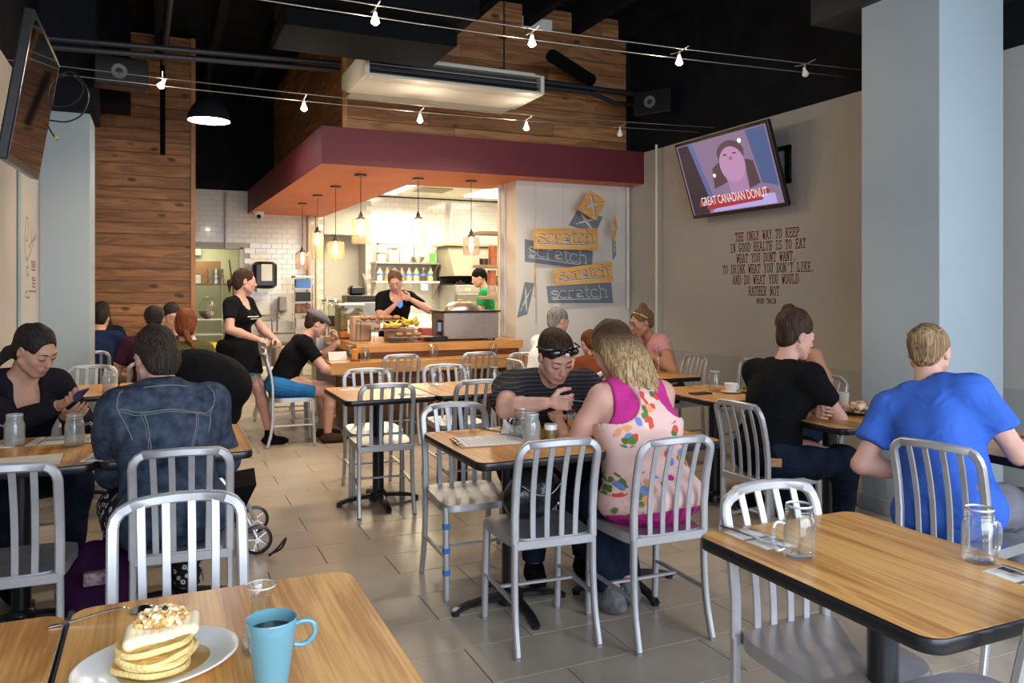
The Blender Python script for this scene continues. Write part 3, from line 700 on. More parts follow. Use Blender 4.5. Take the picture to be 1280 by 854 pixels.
# ================================================================ TELEVISIONS
SCR = M('dark_glossy_screen', (.012, .010, .012), .05, var=.05, coat=.5)
TVB = M('black_tv_plastic', (.012, .012, .013), .25, var=.1)
def emis(name, col, e=1.0):
    return M(name, tuple(c*.2 for c in col), .35, emit=e, ecol=col, var=.05)
def textmesh(s, size, xs=1.0, ext=0.0):
    cu = bpy.data.curves.new('txt', 'FONT'); cu.body = s; cu.size = size; cu.extrude = ext; cu.resolution_u = 3; cu.align_x = 'CENTER'
    o = bpy.data.objects.new('txt', cu); C.objects.link(o); dg = bpy.context.evaluated_depsgraph_get()
    me = bpy.data.meshes.new_from_object(o.evaluated_get(dg)); bpy.data.objects.remove(o)
    for v in me.vertices: v.co.x *= xs
    return me
def tv(label, loc, rz, rx, ry, w, h, lit):
    t = thing('television', label, 'television', loc)
    t.rotation_mode = 'QUATERNION'; t.rotation_quaternion = (Matrix.Rotation(rz, 4, 'Z') @ Matrix.Rotation(rx, 4, 'X') @ Matrix.Rotation(ry, 4, 'Y')).to_quaternion()
    MB().box((-w/2, 0, -h/2), (w/2, .045, h/2), bev=.006).cbox((0, .06, -.05), (w*.6, .05, h*.6)).obj('housing', TVB, t)
    b = .028
    MB().box((-w/2+b, -.001, -h/2+b*1.3), (w/2-b, .003, h/2-b)).obj('screen', emis('screen_picture', (.34, .24, .40), .55) if lit else SCR, t)
    if lit:
        S_ = lambda poly, name, m, d: MB().add([(x*w/2*.93, -.001-d, y*h/2*.9) for x, y in poly], [tuple(range(len(poly)))]).obj(name, m, t)
        S_([(-1, 1), (-.74, 1), (-.50, -.55), (-.62, -1), (-1, -1)], 'picture_shadow', emis('pic_dark', (.045, .030, .050), .6), .0006)
        S_([(-.74, 1), (-.64, 1), (-.42, -.6), (-.52, -.7)], 'picture_stripe', emis('pic_blue', (.10, .14, .34), .8), .0009)
        S_([(.60, 1), (1, 1), (1, -.55), (.70, -.4)], 'picture_curtain', emis('pic_blue2', (.07, .11, .26), .8), .0006)
        S_([(-.30, .2), (.0, .45), (.05, -.2), (-.35, -.35)], 'picture_furniture', emis('pic_brown', (.10, .06, .07), .7), .0007)
        S_([(.45, .3), (.62, .2), (.66, -.4), (.42, -.5)], 'picture_shade', emis('pic_brown', (.1, .06, .07), .7), .0007)
        S_(arc(.18, .52, .30, .34, 0, 360, 20), 'picture_hair', emis('pic_hair', (.11, .07, .09), .7), .0010)
        S_([(-.08, .35), (.42, .35), (.40, -.80), (.04, -.80)], 'picture_neck', emis('pic_skin2', (.40, .22, .42), .8), .0011)
        S_(arc(.17, .22, .28, .48, 0, 360, 22), 'picture_face', emis('pic_skin', (.50, .27, .47), .8), .0013)
        for x in (.06, .27): S_(arc(x, .50, .045, .025, 0, 360, 8), 'picture_eye', emis('pic_eye', (.12, .05, .12), .6), .0016)
        S_([(.13, .42), (.21, .42), (.20, .34), (.14, .34)], 'picture_nose', emis('pic_nose', (.36, .12, .26), .7), .0016)
        S_([(-.55, -.98), (.9, -.98), (.9, -.72), (.5, -.62), (-.3, -.80)], 'picture_shirt', emis('pic_shirt', (.42, .36, .70), .9), .0018)
        S_([(-.82, -.78), (-.80, -.66), (.80, -.58), (.80, -.70)], 'caption_bar', emis('cap_red', (.45, .04, .04), .7), .0022)
        S_([(-.64, -.90), (-.64, -.58), (.64, -.54), (.64, -.84)], 'caption_box', emis('cap_red', (.45, .04, .04), .7), .0026)
        me = textmesh('GREAT CANADIAN DONUT', .118, .60); me.materials.append(emis('cap_white', (.8, .75, .8), .9))
        o = link('caption', me, t); o.location = (0, -.0042, -.345*h); o.rotation_euler = (R(90), 0, 0)
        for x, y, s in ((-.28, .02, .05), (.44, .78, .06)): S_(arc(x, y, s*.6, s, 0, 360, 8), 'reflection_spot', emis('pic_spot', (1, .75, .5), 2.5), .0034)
    return t
tv('lit flat screen showing a face and a red caption on the right wall', (4.72, 5.765, 2.492), R(-89.2), R(17.9), R(-.3), 1.27, .75, True)
tv('dark flat screen seen edge-on high on the left wall', (-.60, 4.98, 2.435), R(91.3), R(9.4), R(-2.7), 1.235, .729, False)
b = MB().box((4.97, 5.25, 2.36), (4.995, 5.30, 2.69)).box((4.97, 5.25, 2.36), (4.995, 5.75, 2.40)).box((4.97, 5.25, 2.65), (4.995, 5.75, 2.69)).box((4.80, 5.70, 2.50), (4.98, 5.78, 2.56))
tag(b.obj('wall_bracket', BLACKM), 'black steel mount bracket behind the lit screen', 'bracket')
b = MB().box((-.92, 4.6, 2.25), (-.88, 5.3, 2.75)).box((-.90, 4.85, 2.42), (-.80, 4.95, 2.50)).box((-.90, 5.05, 2.42), (-.80, 5.12, 2.50))
tag(b.obj('wall_bracket', BLACKM), 'black steel mount bracket behind the dark screen', 'bracket')
# loops of cable near the dark screen
def cable(name, pts, r, m, label, cat='cable', group=None, n=7, sp=8):
    return tag(MB().tube(spline(pts, sp), r, n).obj(name, m), label, cat, group)
CBL = M('black_cable', (.010, .010, .011), .45)
Yc = 6.35
cable('coiled_cable', [on_Y(x, y, Yc) for x, y in ((58, 150), (85, 152), (105, 140), (110, 115), (95, 93), (78, 92), (60, 110), (62, 130), (80, 133), (98, 125), (104, 108), (90, 95), (66, 98))], .006, CBL, 'coil of black cable hanging beside the dark screen')
t = cable('hanging_cable', [on_Y(x, y, Yc) for x, y in ((56, 140), (59, 155), (66, 168), (72, 175))], .006, CBL, 'short black cable end with a yellow tag under the coil')
MB().tube([on_Y(69, 171, Yc), on_Y(72, 174, Yc)], .010, 8).obj('yellow_tag', M('yellow_tag', (.7, .5, .05), .5), t)
# ================================================================ CEILING FITTINGS
DUCT = M('matt_black_duct', (.0035, .004, .005), .9, spec=.08, var=.2)
tag(MB().box((.72, 4.95, 3.27), (1.98, 5.6, 4.3), bev=.01).obj('ceiling_duct', DUCT), 'large matt black duct box above the air conditioner, upper section', 'duct')
tag(MB().box((.74, 5.25, 3.15), (1.93, 5.85, 3.265), bev=.01).obj('ceiling_duct', DUCT), 'flat black duct box directly below the larger duct', 'duct')
# air conditioner
CRM = M('cream_enamel', (.50, .47, .40), .35, var=.03)
t = thing('air_conditioner', 'cream ceiling-hung air conditioner with black outlet grille', 'air conditioner', (1.46, 6.04, 3.1))
Wd = 1.545
def endcap(x0, x1): # side profile in (y, z)
    pr = [(0, 0), (0, .155), (.10, .20), (.85, .20), (.85, .08), (.62, 0.0)]
    n = len(pr); return MB().add([(x0, y, z) for y, z in pr]+[(x1, y, z) for y, z in pr], [tuple(range(n)), tuple(range(2*n-1, n-1, -1))]+[(i, n+i, n+(i+1) % n, (i+1) % n) for i in range(n)])
endcap(0, .035).obj('end_panel', CRM, t); endcap(Wd-.035, Wd).obj('end_panel', CRM, t)
MB().box((.035, 0, 0), (Wd-.035, .60, .02), bev=.004).box((.035, .012, .145), (Wd-.035, .1, .158)).box((.035, .1, .18), (Wd-.035, .85, .2)).obj('casing', CRM, t)
MB().box((.035, .08, .02), (Wd-.035, .60, .15)).obj('outlet', BLACK, t)
MB().box((.035, .60, .0), (Wd-.035, .84, .015)).obj('return_grille', M('grey_grille', (.36, .35, .31), .6), t)
for z in (.05, .10): MB().box((.04, .015, z), (Wd-.04, .075, z+.006)).obj('louvre', M('dark_louvre', (.02, .02, .022), .4), t)
MB().box((.04, .0, .088), (Wd-.04, .012, .094)).obj('louvre_bar', M('grey_louvre', (.28, .27, .25), .4), t)
MB().box((Wd-.26, -.001, 0), (Wd-.16, .012, -.002)).obj('badge', M('grey_badge', (.2, .2, .2), .4), t)
for x in (.2, Wd-.2): MB().cyl((x, .4, .2), (x, .4, 1.5), .008, 8).obj('hanger_rod', BLACKM, t)
# pipes
PIPE = M('painted_black_pipe', (.016, .018, .024), .5)
def pipe(pts, r, label, m=None, cat='pipe', name='conduit_pipe'): return tag(MB().tube(pts, r, 10).obj(name, m or PIPE), label, cat)
pipe([(-.9, 6.9, 3.335), (1.46, 6.95, 3.42)], .022, 'upper black conduit running left of the air conditioner')
pipe([(-.9, 6.9, 3.27), (1.46, 6.95, 3.36)], .022, 'lower black conduit running left of the air conditioner')
pipe([(3.0, 7.55, 3.66), (5.0, 7.5, 3.62)], .03, 'upper black conduit between air conditioner and right wall')
pipe([(3.0, 7.55, 3.60), (4.3, 7.5, 3.58), (4.6, 7.5, 3.50), (5.0, 7.5, 3.50)], .025, 'lower bent black conduit meeting the black right wall')
pipe([(2.05, 2.6, 4.5), (2.55, 7.6, 3.9)], .05, 'thick diagonal grey-black pipe under the roof', M('grey_duct', (.035, .035, .04), .5))
pipe([on_Y(690, 70, 7.0), on_Y(738, 100, 7.6)], .07, 'fat short black duct stub near the cedar fascia', DUCT, 'duct', 'ceiling_duct')
pipe([(.25, 2.4, 4.45), (.05, 8.6, 3.7)], .03, 'long thin black pipe sloping above the left aisle')
pipe([(4.9, 7.14, 3.0), (4.9, 7.14, .0)], .014, 'white conduit down the right wall beside the lit screen', WPLAST)
pipe([(4.96, 7.80, 2.62), (4.96, 7.80, 1.22)], .018, 'short white pipe in the corner beside the hanging signs', WPLAST)
pipe([(-.915, 6.67, 2.95), (-.915, 6.67, .1)], .014, 'grey conduit down the pale left wall', M('grey_green_conduit', (.30, .38, .38), .4))
tag(MB().box((-.70, 8.4, 3.2), (-.25, 8.9, 4.3)).obj('ceiling_duct', DUCT), 'black duct drop in front of the cedar wall', 'duct')
tag(MB().box((.02, 9.6, 2.95), (.075, 9.7, 4.5)).obj('steel_strut', DUCT), 'thin black strut hanging in front of the cedar wall', 'strut')
# speakers
def speaker(c, rz, label):
    t = thing('wall_speaker', label, 'speaker', c, rz)
    MB().cbox((0, 0, 0), (.42, .20, .25), bev=.01).obj('cabinet', BLACKM, t)
    T = Matrix.Translation((-.02, -.104, 0)) @ Matrix.Rotation(R(90), 4, 'X')
    MB().lathe([(.065, 0), (.060, .006), (.02, -.0)], n=20, T=T, op='bt').obj('cone_ring', M('grey_cone', (.12, .125, .12), .5), t)
    MB().lathe([(.028, .0), (.024, .008), (.002, .012)], n=14, T=T).obj('dust_cap', BLACK, t)
speaker((4.78, 6.98, 3.40), R(-60), 'black wall speaker with grey cone high on the right wall')
speaker((-.30, 7.62, 3.30), R(10), 'dark wall speaker high above the left column')
# cables with low-voltage lamps
WIRE = M('steel_track_wire', (.42, .40, .36), .35, .8)
def wire(a, b, label):
    pts = [Vector(a).lerp(Vector(b), k/10)-Vector((0, 0, .05*math.sin(math.pi*k/10))) for k in range(11)]
    tag(MB().tube(pts, .0035, 6).obj('lamp_wire', WIRE), label, 'wire', 'low-voltage lamp wires across the room')
wire((-.93, 6.28, 2.99), (5.0, 6.28, 3.03), 'far lamp wire, its nearer strand, from left wall to right wall')
wire((-.93, 6.52, 2.99), (5.0, 6.52, 3.03), 'far lamp wire, its farther strand, from left wall to right wall')
wire((-.93, 4.46, 3.10), (5.0, 4.46, 3.13), 'near lamp wire, its nearer strand, crossing above the middle table')
wire((-.93, 4.66, 3.10), (5.0, 4.66, 3.13), 'near lamp wire, its farther strand, crossing above the middle table')
def tlamp(p, kind, label, tilt=0, yw=0):
    t = thing('wire_lamp', label, 'lamp', p, yw, 'small wire-hung spot lamps')
    MB().tube([(-.0, -.11, .062), (0, 0, .05), (0, .10, .062)], .004, 6).cyl((0, 0, .055), (0, 0, .02), .007, 8).obj('clamp', WIRE, t)
    T = Matrix.Rotation(tilt, 4, 'Y')
    MB().lathe([(.009, .03), (.012, .012), (.026, -.024), (.027, -.03)][::-1], n=14, T=T).obj('reflector', M('lamp_glass_reflector'+str(kind), (.8, .8, .82), .2, .5, emit=5 if kind else .15, ecol=(1, .95, .85)), t)
    MB().lathe([(.001, -.031), (.024, -.030)][::-1], n=14, T=T).ell((0, 0, -.024), (.024, .024, .022), 10, 6, T=T).obj('bulb', {0: WPLAST, 1: BULBW, 2: BULBO}[kind], t)
    if kind: point('lamp_glow', (p[0], p[1]-.03, p[2]-.05), 9 if p[1] > 6 else 6, (1, .86, .68) if kind == 1 else WARM, .03)
    if kind: point('lamp_light', (p[0], p[1], p[2]-.07), (75 if p[1] > 6 else 45) if kind == 1 else 40, (1, .84, .64) if kind == 1 else WARM, .025, spot=125, rot=(R(24 if p[1] > 6 else 0), R(0 if p[0] < 3 else 12), 0))
def lp(x, y, Y): q = on_Y(x, y, Y); return q
tlamp(lp(203, 104, 6.40), 2, 'amber wire lamp above the cedar wall at the far left', .5)
tlamp(lp(380, 132, 6.40), 1, 'white wire lamp left of the maroon soffit corner')
tlamp(lp(525, 147, 6.40), 1, 'white wire lamp below the left part of the air conditioner')
tlamp(lp(658, 157, 6.40), 1, 'white wire lamp below the right end of the air conditioner')
tlamp(lp(775, 165, 6.40), 0, 'unlit wire lamp at the right end of the far wires')
tlamp(lp(469, 22, 4.56), 1, 'bright white wire lamp nearest the top left duct')
tlamp(lp(665, 50, 4.56), 1, 'bright white wire lamp just above the air conditioner end')
tlamp(lp(849, 74, 4.56), 2, 'amber wire lamp on the near wires above the lit screen')
tlamp(lp(1006, 89, 4.56), 0, 'unlit wire lamp beside the right column', -.3)
# dome pendant
t = thing('dome_pendant', 'black dome pendant lamp glowing white inside, by the cedar wall', 'lamp', (.457, 8.29, 3.09))
MB().lathe([(.200, 0), (.196, .05), (.165, .13), (.10, .20), (.05, .225), (.03, .26), (.03, .30)], n=28, op='bt').obj('shade', BLACKM, t)
MB().lathe([(.03, .20), (.10, .185), (.160, .12), (.190, .045), (.193, .004)], n=28, op='bt').obj('shade_lining', M('white_shade_lining', (.9, .9, .9), .5, emit=2.2, ecol=(1, .98, .94)), t)
MB().lathe([(.001, .006), (.190, .006)], n=28).obj('diffuser', BULBW, t)
MB().cyl((0, 0, .29), (0, 0, 1.45), .008, 8).obj('cord', BLACKM, t)
point('pendant_light', (.457, 8.29, 3.07), 22, (1, .93, .82), .08, spot=150)
# glass pendants under the soffit
BRZ = M('dark_bronze', (.10, .07, .05), .35, .8)
AMB = glassy('amber_jar_glass', tint=(.99, .95, .86), gloss=.03, body=.10, bcol=(.95, .8, .55)).copy() if False else glassy('amber_jar_glass2', tint=(.98, .92, .80), gloss=.06, body=.22, bcol=(.95, .80, .55))
SMK = glassy('smoky_jar_glass', tint=(.82, .74, .72), gloss=.08, body=.18, bcol=(.7, .5, .42))
def pendant(x, y, ztop, prof, gl, label):
    t = thing('glass_pendant', label, 'lamp', (x, y, SZ), 0, 'glass jar pendants under the soffit')
    MB().lathe([(.062, -.018), (.062, -.004), (.058, 0)], n=20).obj('canopy', BRZ, t)
    MB().cyl((0, 0, -.01), (0, 0, ztop+.04-SZ), .0035, 6).obj('cord', CBL, t)
    z = ztop-SZ
    MB().lathe([(.045, -.018), (.045, -.008), (.024, .0), (.020, .03), (.010, .045), (.008, .06)], (0, 0, z), 18).obj('socket_cap', BRZ, t)
    MB().lathe([(r, zz-.018) for r, zz in prof], (0, 0, z), 22, op='bt').obj('glass_shade', gl, t)
    MB().lathe([(.004, -.19), (.014, -.175), (.024, -.14), (.025, -.11), (.015, -.07), (.012, -.03)], (0, 0, z), 14).obj('bulb', BULB, t)
    point('pendant_light', (x, y, ztop-.12), 9, (1, .60, .28), .03)
jar = lambda r, h: [(r*.35, 0), (r*.6, -.004), (r*.9, -.014), (r, -.034), (r, -h+.02), (r*.93, -h), (r*.3, -h-.004), (.001, -h)]
pendant(1.919, 8.126, 2.19, jar(.095, .26), AMB, 'wide amber glass pendant nearest the soffit corner')
pendant(2.544, 8.141, 2.22, jar(.068, .34), glassy('clear_jar_glass', gloss=.07, body=.18, bcol=(.9, .8, .7)), 'tall clear glass pendant above the kitchen woman')
pendant(3.128, 8.082, 2.04, jar(.090, .20), SMK, 'squat smoky glass pendant above the steel warmer')
pendant(1.869, 9.154, 2.02, jar(.100, .22), AMB, 'wide amber glass pendant second from the corner towards the back')
pendant(1.834, 10.089, 2.18, jar(.072, .33), AMB, 'tall amber glass pendant third from the corner towards the back')
pendant(1.811, 11.096, 1.98, jar(.095, .24), SMK, 'smoky glass pendant farthest back near the tiled wall')
# dome camera
t = thing('security_camera', 'white dome camera under the soffit corner by the tiles', 'camera', (1.40, 12.6, SZ))
MB().lathe([(.001, -.12), (.04, -.11), (.07, -.07), (.085, -.03), (.085, 0)], n=18).obj('dome', WPLAST, t)
MB().ell((0, -.06, -.075), (.035, .03, .035)).obj('lens', BLACK, t)
# vent grille and junction on fascia
tag(MB().box((3.62, 7.80, 4.30), (3.98, 7.825, 4.42), bev=.004).obj('vent_grille', WPLAST), 'small white slotted grille high on the cedar fascia', 'vent')
# ================================================================ BAR AND KITCHEN
DKW = woodmat('dark_bar_wood', (.16, .07, .028), (.26, .12, .05), .8, .5, axis=0, bump=.1)
t = thing('bar_counter', 'stepped L-shaped wooden bar counter in front of the kitchen', 'counter', (1.75, 7.6, 0))
def rel(o, off=(1.75, 7.6, 0)):
    o.location = -Vector(off); return o
rel(MB().prism([(1.45, 7.30), (3.50, 7.30), (3.50, 7.62), (1.77, 7.62), (1.77, 8.95), (1.45, 8.95)], .655, .76).obj('lower_ledge', COUNTER, t))
rel(MB().prism([(1.755, 7.60), (3.53, 7.60), (3.53, 8.28), (2.42, 8.28), (2.42, 9.1), (1.735, 9.1)], .825, .905).obj('upper_top', COUNTER, t))
rel(MB().prism([(1.80, 7.64), (3.50, 7.64), (3.50, 8.2), (2.36, 8.2), (2.36, 9.05), (1.80, 9.05)], .76, .825).obj('riser', DKW, t))
rel(MB().prism([(1.84, 7.66), (3.50, 7.66), (3.50, 8.18), (2.34, 8.18), (2.34, 9.0), (1.84, 9.0)], 0.0, .70).obj('base', DKW, t))
# ---------- helper: vessels
def jarprof(r, h): # mug-jar outer profile
    return [(r*.75, 0), (r*.96, .006), (r, .02), (r, h*.66), (r*.92, h*.76), (r*.80, h*.82), (r*.84, h*.84), (r*.80, h*.87), (r*.84, h*.90), (r*.80, h*.93), (r*.83, h*.96), (r*.81, h), (r*.76, h)]
def box_thing(name, label, cat, c, d, m, rz=0, bev=.003, group=None, loc=None):
    o = MB().box((-d[0]/2, -d[1]/2, 0), (d[0]/2, d[1]/2, d[2]), bev=bev).obj(name, m); o.location = c; o.rotation_euler = (0, 0, rz)
    return tag(o, label, cat, group)
UT = .905
# steel warmer with chafing lid
t = thing('food_warmer', 'stainless steel warmer with dark touch panel on the bar counter', 'warmer', (3.00, 7.95, UT), R(-3))
MB().box((-.30, -.24, .02), (.30, .24, .30), bev=.008).obj('body', M('warmer_steel', (.30, .25, .22), .38, .55, var=.05), t)
MB().box((-.32, -.26, .30), (.32, .26, .315), bev=.004).obj('rim', BLACKM, t)
for x in (-.26, .26):
    for y in (-.2, .2): MB().lathe([(.018, 0), (.015, .02)], (x, y, 0), 10).obj('foot', BLACK, t)
MB().box((-.305, -.20, .06), (-.298, .0, .22), bev=.002).obj('control_panel', BLACKM, t)
MB().box((-.309, -.16, .10), (-.305, -.04, .19)).obj('display', emis('display_blue', (.25, .35, .6), .6), t)
for k, (x, z) in enumerate([(.05, .19), (.12, .19), (.19, .19), (-.18, .04), (-.11, .04), (-.04, .04)]): MB().box((x, -.2435, z), (x+.045, -.239, z+.05)).obj('vent_slot', M('vent_slot_steel', (.28, .25, .21), .4, .6), t)  # vent slots in nearly the same steel tone as the body
t2 = thing('chafing_lid', 'polished domed steel lid standing on the warmer', 'lid', (2.97, 7.95, UT+.315))
MB().lathe([(.20, 0), (.195, .02), (.17, .045), (.14, .075), (.08, .09), (.001, .092)], n=28, sy=.8).obj('dome', STEEL, t2)
MB().tube([(-.05, 0, .088), (-.04, 0, .11), (.04, 0, .11), (.05, 0, .088)], .006, 8).obj('handle', STEEL, t2)
# tiered stand with pastries
BREAD = M('baked_crust', (.42, .20, .075), .7, var=.35, vs=30, bump=.3, bs=80)
BANANA = M('banana_skin', (.75, .55, .06), .5, var=.15, vs=12)
TRAY = M('brown_grey_tray', (.20, .14, .12), .5)
for k, (x0, x1, y, z, lab) in enumerate([(1.86, 2.32, 7.98, .22, 'top'), (1.97, 2.43, 7.86, .13, 'middle'), (2.10, 2.55, 7.74, .06, 'lowest')]):
    t = thing('display_stand', lab+' step of the dark wire and tray display stand', 'stand', ((x0+x1)/2, y, UT), 0, 'stepped display stands on the bar counter')
    w = (x1-x0)/2; MB().box((-w, -.09, z-.012), (w, .09, z), bev=.003).obj('tray', TRAY, t)
    for sx in (-1, 1):
        for sy in (-1, 1): MB().tube([(sx*w*.98, sy*.085, z-.01), (sx*w*1.02, sy*.09, .003)], .003, 6).obj('leg', BLACKM, t)
rnd = random.Random(4)
def bun(x, y, z, r, label): 
    b = MB().ell((0, 0, r*.62), (r*1.15, r, r*.62)); b.v = [(vx, vy, max(0, vz)) for vx, vy, vz in b.v]
    o = b.obj('bread_roll', BREAD); o.location = (x, y, z); o.rotation_euler = (0, 0, rnd.random()*3); tag(o, label, 'bread', 'bread rolls on the display stands')
for k in range(5): bun(1.92+.085*k, 7.98+rnd.uniform(-.02, .02), UT+.22, .040, ['leftmost', 'second', 'third', 'fourth', 'rightmost'][k]+' golden roll on the top tray of the display stand')
for k in range(3): bun(2.02+.1*k, 7.85, UT+.13, .034, ['left', 'centre', 'right'][k]+' golden roll on the middle tray of the display stand')
for k in range(3): bun(2.22+.1*k, 7.74, UT+.06, .034, ['left', 'centre', 'right'][k]+' golden roll on the lowest tray of the display stand')
def banana(x, y, z, rz, tilt, label):
    pts = [(-.09, 0, .045), (-.05, 0, .012), (0, 0, 0), (.05, 0, .012), (.085, 0, .045), (.095, 0, .06)]
    b = MB().tube(spline(pts, 4), [.006, .010, .014, .016, .017, .018, .018, .018, .018, .018, .018, .018, .017, .016, .014, .012, .010, .008, .006, .005, .004], 8)
    o = b.obj('banana', BANANA); o.location = (x, y, z+.017); o.rotation_euler = (tilt, 0, rz); tag(o, label, 'banana', 'bananas on the bar display')
for k, (x, z, rz, ti) in enumerate([(2.16, .13, .2, .2), (2.24, .135, -.3, .1), (2.34, .14, .5, .3), (2.40, .15, 1.0, .5), (2.44, .13, 1.4, .4), (2.36, .17, .3, .2)]):
    banana(x, 7.88, UT+z+.02, rz, ti, ['leftmost yellow banana lying on the middle tray', 'second yellow banana lying on the middle tray', 'yellow banana in the bunch, left side', 'yellow banana in the bunch, standing steep', 'rightmost yellow banana of the bunch', 'topmost yellow banana of the bunch'][k])
KRAFT = M('kraft_paper', (.55, .36, .24), .8, var=.08)
box_thing('paper_bag', 'tall kraft paper bag behind the display stand', 'bag', (1.93, 8.18, UT), (.20, .13, .26), KRAFT, .1, .01)
box_thing('cardboard_box', 'small kraft box behind the middle tray', 'box', (2.32, 8.08, UT), (.30, .12, .14), KRAFT, 0, .004)
box_thing('plastic_tub', 'reddish plastic tub on a black tray beside the warmer', 'tub', (2.58, 8.02, UT), (.12, .18, .13), M('red_tub', (.35, .06, .05), .4), 0, .01)
box_thing('plastic_tub', 'pale pink plastic tub beside the warmer', 'tub', (2.57, 8.16, UT), (.20, .18, .09), M('pink_tub', (.62, .42, .36), .4), 0, .01)
box_thing('black_tray', 'black food tray on the bar counter left of the warmer', 'tray', (2.62, 7.78, UT), (.20, .20, .055), BLACKM, 0, .008)
# pickle container
t = thing('pickle_container', 'square clear tub of dark pickles with white lid and animal tag', 'container', (1.905, 8.62, UT))
MB().box((-.135, -.135, 0), (.135, .135, .36), bev=.02).obj('tub', GLASS, t)
MB().box((-.125, -.125, .008), (.125, .125, .09), bev=.015).obj('brine', M('amber_brine', (.50, .16, .03), .3, var=.2), t)
MB().box((-.125, -.125, .09), (.125, .125, .33), bev=.015).obj('pickles', M('dark_green_pickles', (.16, .12, .03), .4, var=.8, vs=26, bump=.8, bs=24), t)
MB().box((-.145, -.145, .36), (.145, .145, .385), bev=.008).obj('lid', WHITE, t)
g = MB().box((-.045, -.139, .06), (.035, -.136, .21)).obj('tag', PAPER, t)
MB().add([(-.03, -.1395, .12), (.015, -.1395, .115), (.02, -.1395, .15), (0, -.1395, .165), (-.01, -.1395, .15), (-.03, -.1395, .155)], [(0, 1, 2, 3, 4, 5)]).obj('printed_mark', BLACK, g)
# drink dispensers
def dispenser(x, y, liq, label):
    t = thing('drink_dispenser', label, 'dispenser', (x, y, UT), 0, 'glass drink dispensers on the bar')
    MB().lathe([(.05, 0), (.045, .10), (.06, .11)], n=16).obj('stand', STEEL, t)
    MB().lathe([(.04, .11), (.078, .115), (.080, .34), (.065, .37), (.05, .38), (.05, .40)], n=24, op='t').obj('jar', GLASS, t)
    MB().lathe([(.001, .118), (.073, .12), (.074, .24), (.001, .242)], n=24).obj('drink', liq, t)
    MB().lathe([(.056, .395), (.056, .415), (.02, .42), (.012, .44), (.001, .445)], n=20).obj('lid', STEEL, t)
    MB().cyl((0, -.07, .14), (0, -.115, .14), .008, 8).cyl((0, -.105, .15), (0, -.105, .10), .007, 8).obj('spigot', STEEL, t)
LEM = M('lemonade', (.62, .66, .16), .2, var=.05); TEA = M('dark_tea', (.07, .015, .012), .2, var=.1)
dispenser(1.83, 9.00, TEA, 'glass dispenser of dark tea beside the lemonade')
dispenser(1.60, 9.05, LEM, 'glass dispenser of yellow-green lemonade at the bar end') if False else dispenser(1.80, 9.32, LEM, 'glass dispenser of yellow-green lemonade at the bar end')
box_thing('side_table', 'steel side stand under the lemonade dispenser behind the bar', 'stand', (1.80, 9.32, 0), (.3, .3, UT), STEEL)
# items on the lower ledge
LT = .76
SILV = M('brushed_silver', (.62, .62, .62), .35, .6)
t = thing('napkin_holder', 'low silver grey card holder on the bar end', 'holder', (1.56, 7.60, LT), R(8))
MB().box((-.09, -.05, 0), (.09, .05, .01)).add([(-.09, -.045, .01), (.09, -.045, .01), (.09, -.02, .085), (-.09, -.02, .085)], [(0, 1, 2, 3)]).add([(-.09, -.02, .085), (.09, -.02, .085), (.09, .03, .01), (-.09, .03, .01)], [(0, 1, 2, 3)]).obj('holder_body', SILV, t)
# mason mug jars
def make_jar(label, fill=0, frost=False, r=.041, h=.135, group='handled glass mug jars'):
    t = thing('mug_jar', label, 'jar', group=group)
    MB().lathe(jarprof(r, h), n=24, op='t').obj('glass_body', FROST if frost else GLASS, t)
    MB().lathe([(r*.70, .010), (r*.93, .014), (r*.93, h*.64), (r*.70, h*.82), (r*.72, h*.985)], n=20, op='t').obj('glass_inside', GLASS, t)
    MB().lathe([(r*.815, h-.001), (r*.79, h+.003), (r*.755, h-.001), (r*.79, h-.003), (r*.815, h-.001)], n=24, op='bt').obj('rim', M('glass_rim_highlight', (.42, .43, .43), .12, 0, var=.02, spec=.7), t)
    pts = spline([(r*.97, 0, h*.66), (r+.018, 0, h*.70), (r+.029, 0, h*.58), (r+.029, 0, h*.34), (r+.017, 0, h*.17), (r*.98, 0, h*.19)], 4)
    MB().tube(pts, .0052, 8).obj('handle', glassy('glass_handle', gloss=.3, body=.15, bcol=(.6, .62, .62)), t)
    if fill: MB().lathe([(.001, .012), (r*.9, .014), (r*.92, h*fill), (.001, h*fill+.001)], n=20).obj('water', WATER, t)
    return t
jarA = make_jar('empty handled glass jar by the cutlery at front right table'); jarA.location = (1.495, 1.545, TZ); jarA.rotation_euler = (0, 0, R(165))
def jar_at(src, x, y, z, rz, label, sc=None): return dup(src, (x, y, z), R(rz), label, None, sc)
jar_at(jarA, 1.885, 1.335, TZ, -5, 'empty handled glass jar near the right frame edge at front right table')
jarW = make_jar('frosted jar of water between phone woman and denim jacket', .68, True); jarW.location = (-.335, 3.965, TZ); jarW.rotation_euler = (0, 0, R(10))
jar_at(jarW, -.577, 4.08, TZ, 190, 'frosted jar of water at the left frame edge')
jar_at(jarW, 1.515, 3.175, TZ, 100, 'frosted jar in front of the striped polo man')
jarH = make_jar('clear jar half full of water behind the frosted jar', .55, False); jarH.location = (1.545, 3.345, TZ); jarH.rotation_euler = (0, 0, R(195))
jar_at(jarW, -.305, 6.02, TZ, 60, 'frosted water jar on the second left table before the chair hoop')
for x, y, rz, l in ((1.47, 5.40, 185, 'clear jar on the empty double table, leftmost of four'), (1.80, 5.39, -5, 'clear jar on the empty double table, second from left'), (2.09, 5.49, 190, 'clear jar on the empty double table, third from left'), (2.60, 5.22, -10, 'clear jar on the empty double table, rightmost of four')):
    jar_at(jarA, x if x < 2.3 else 2.19, y, TZ, rz, l)
jar_at(jarA, 3.44, 4.33, TZ, 120, 'clear jar beside the white coffee cup')
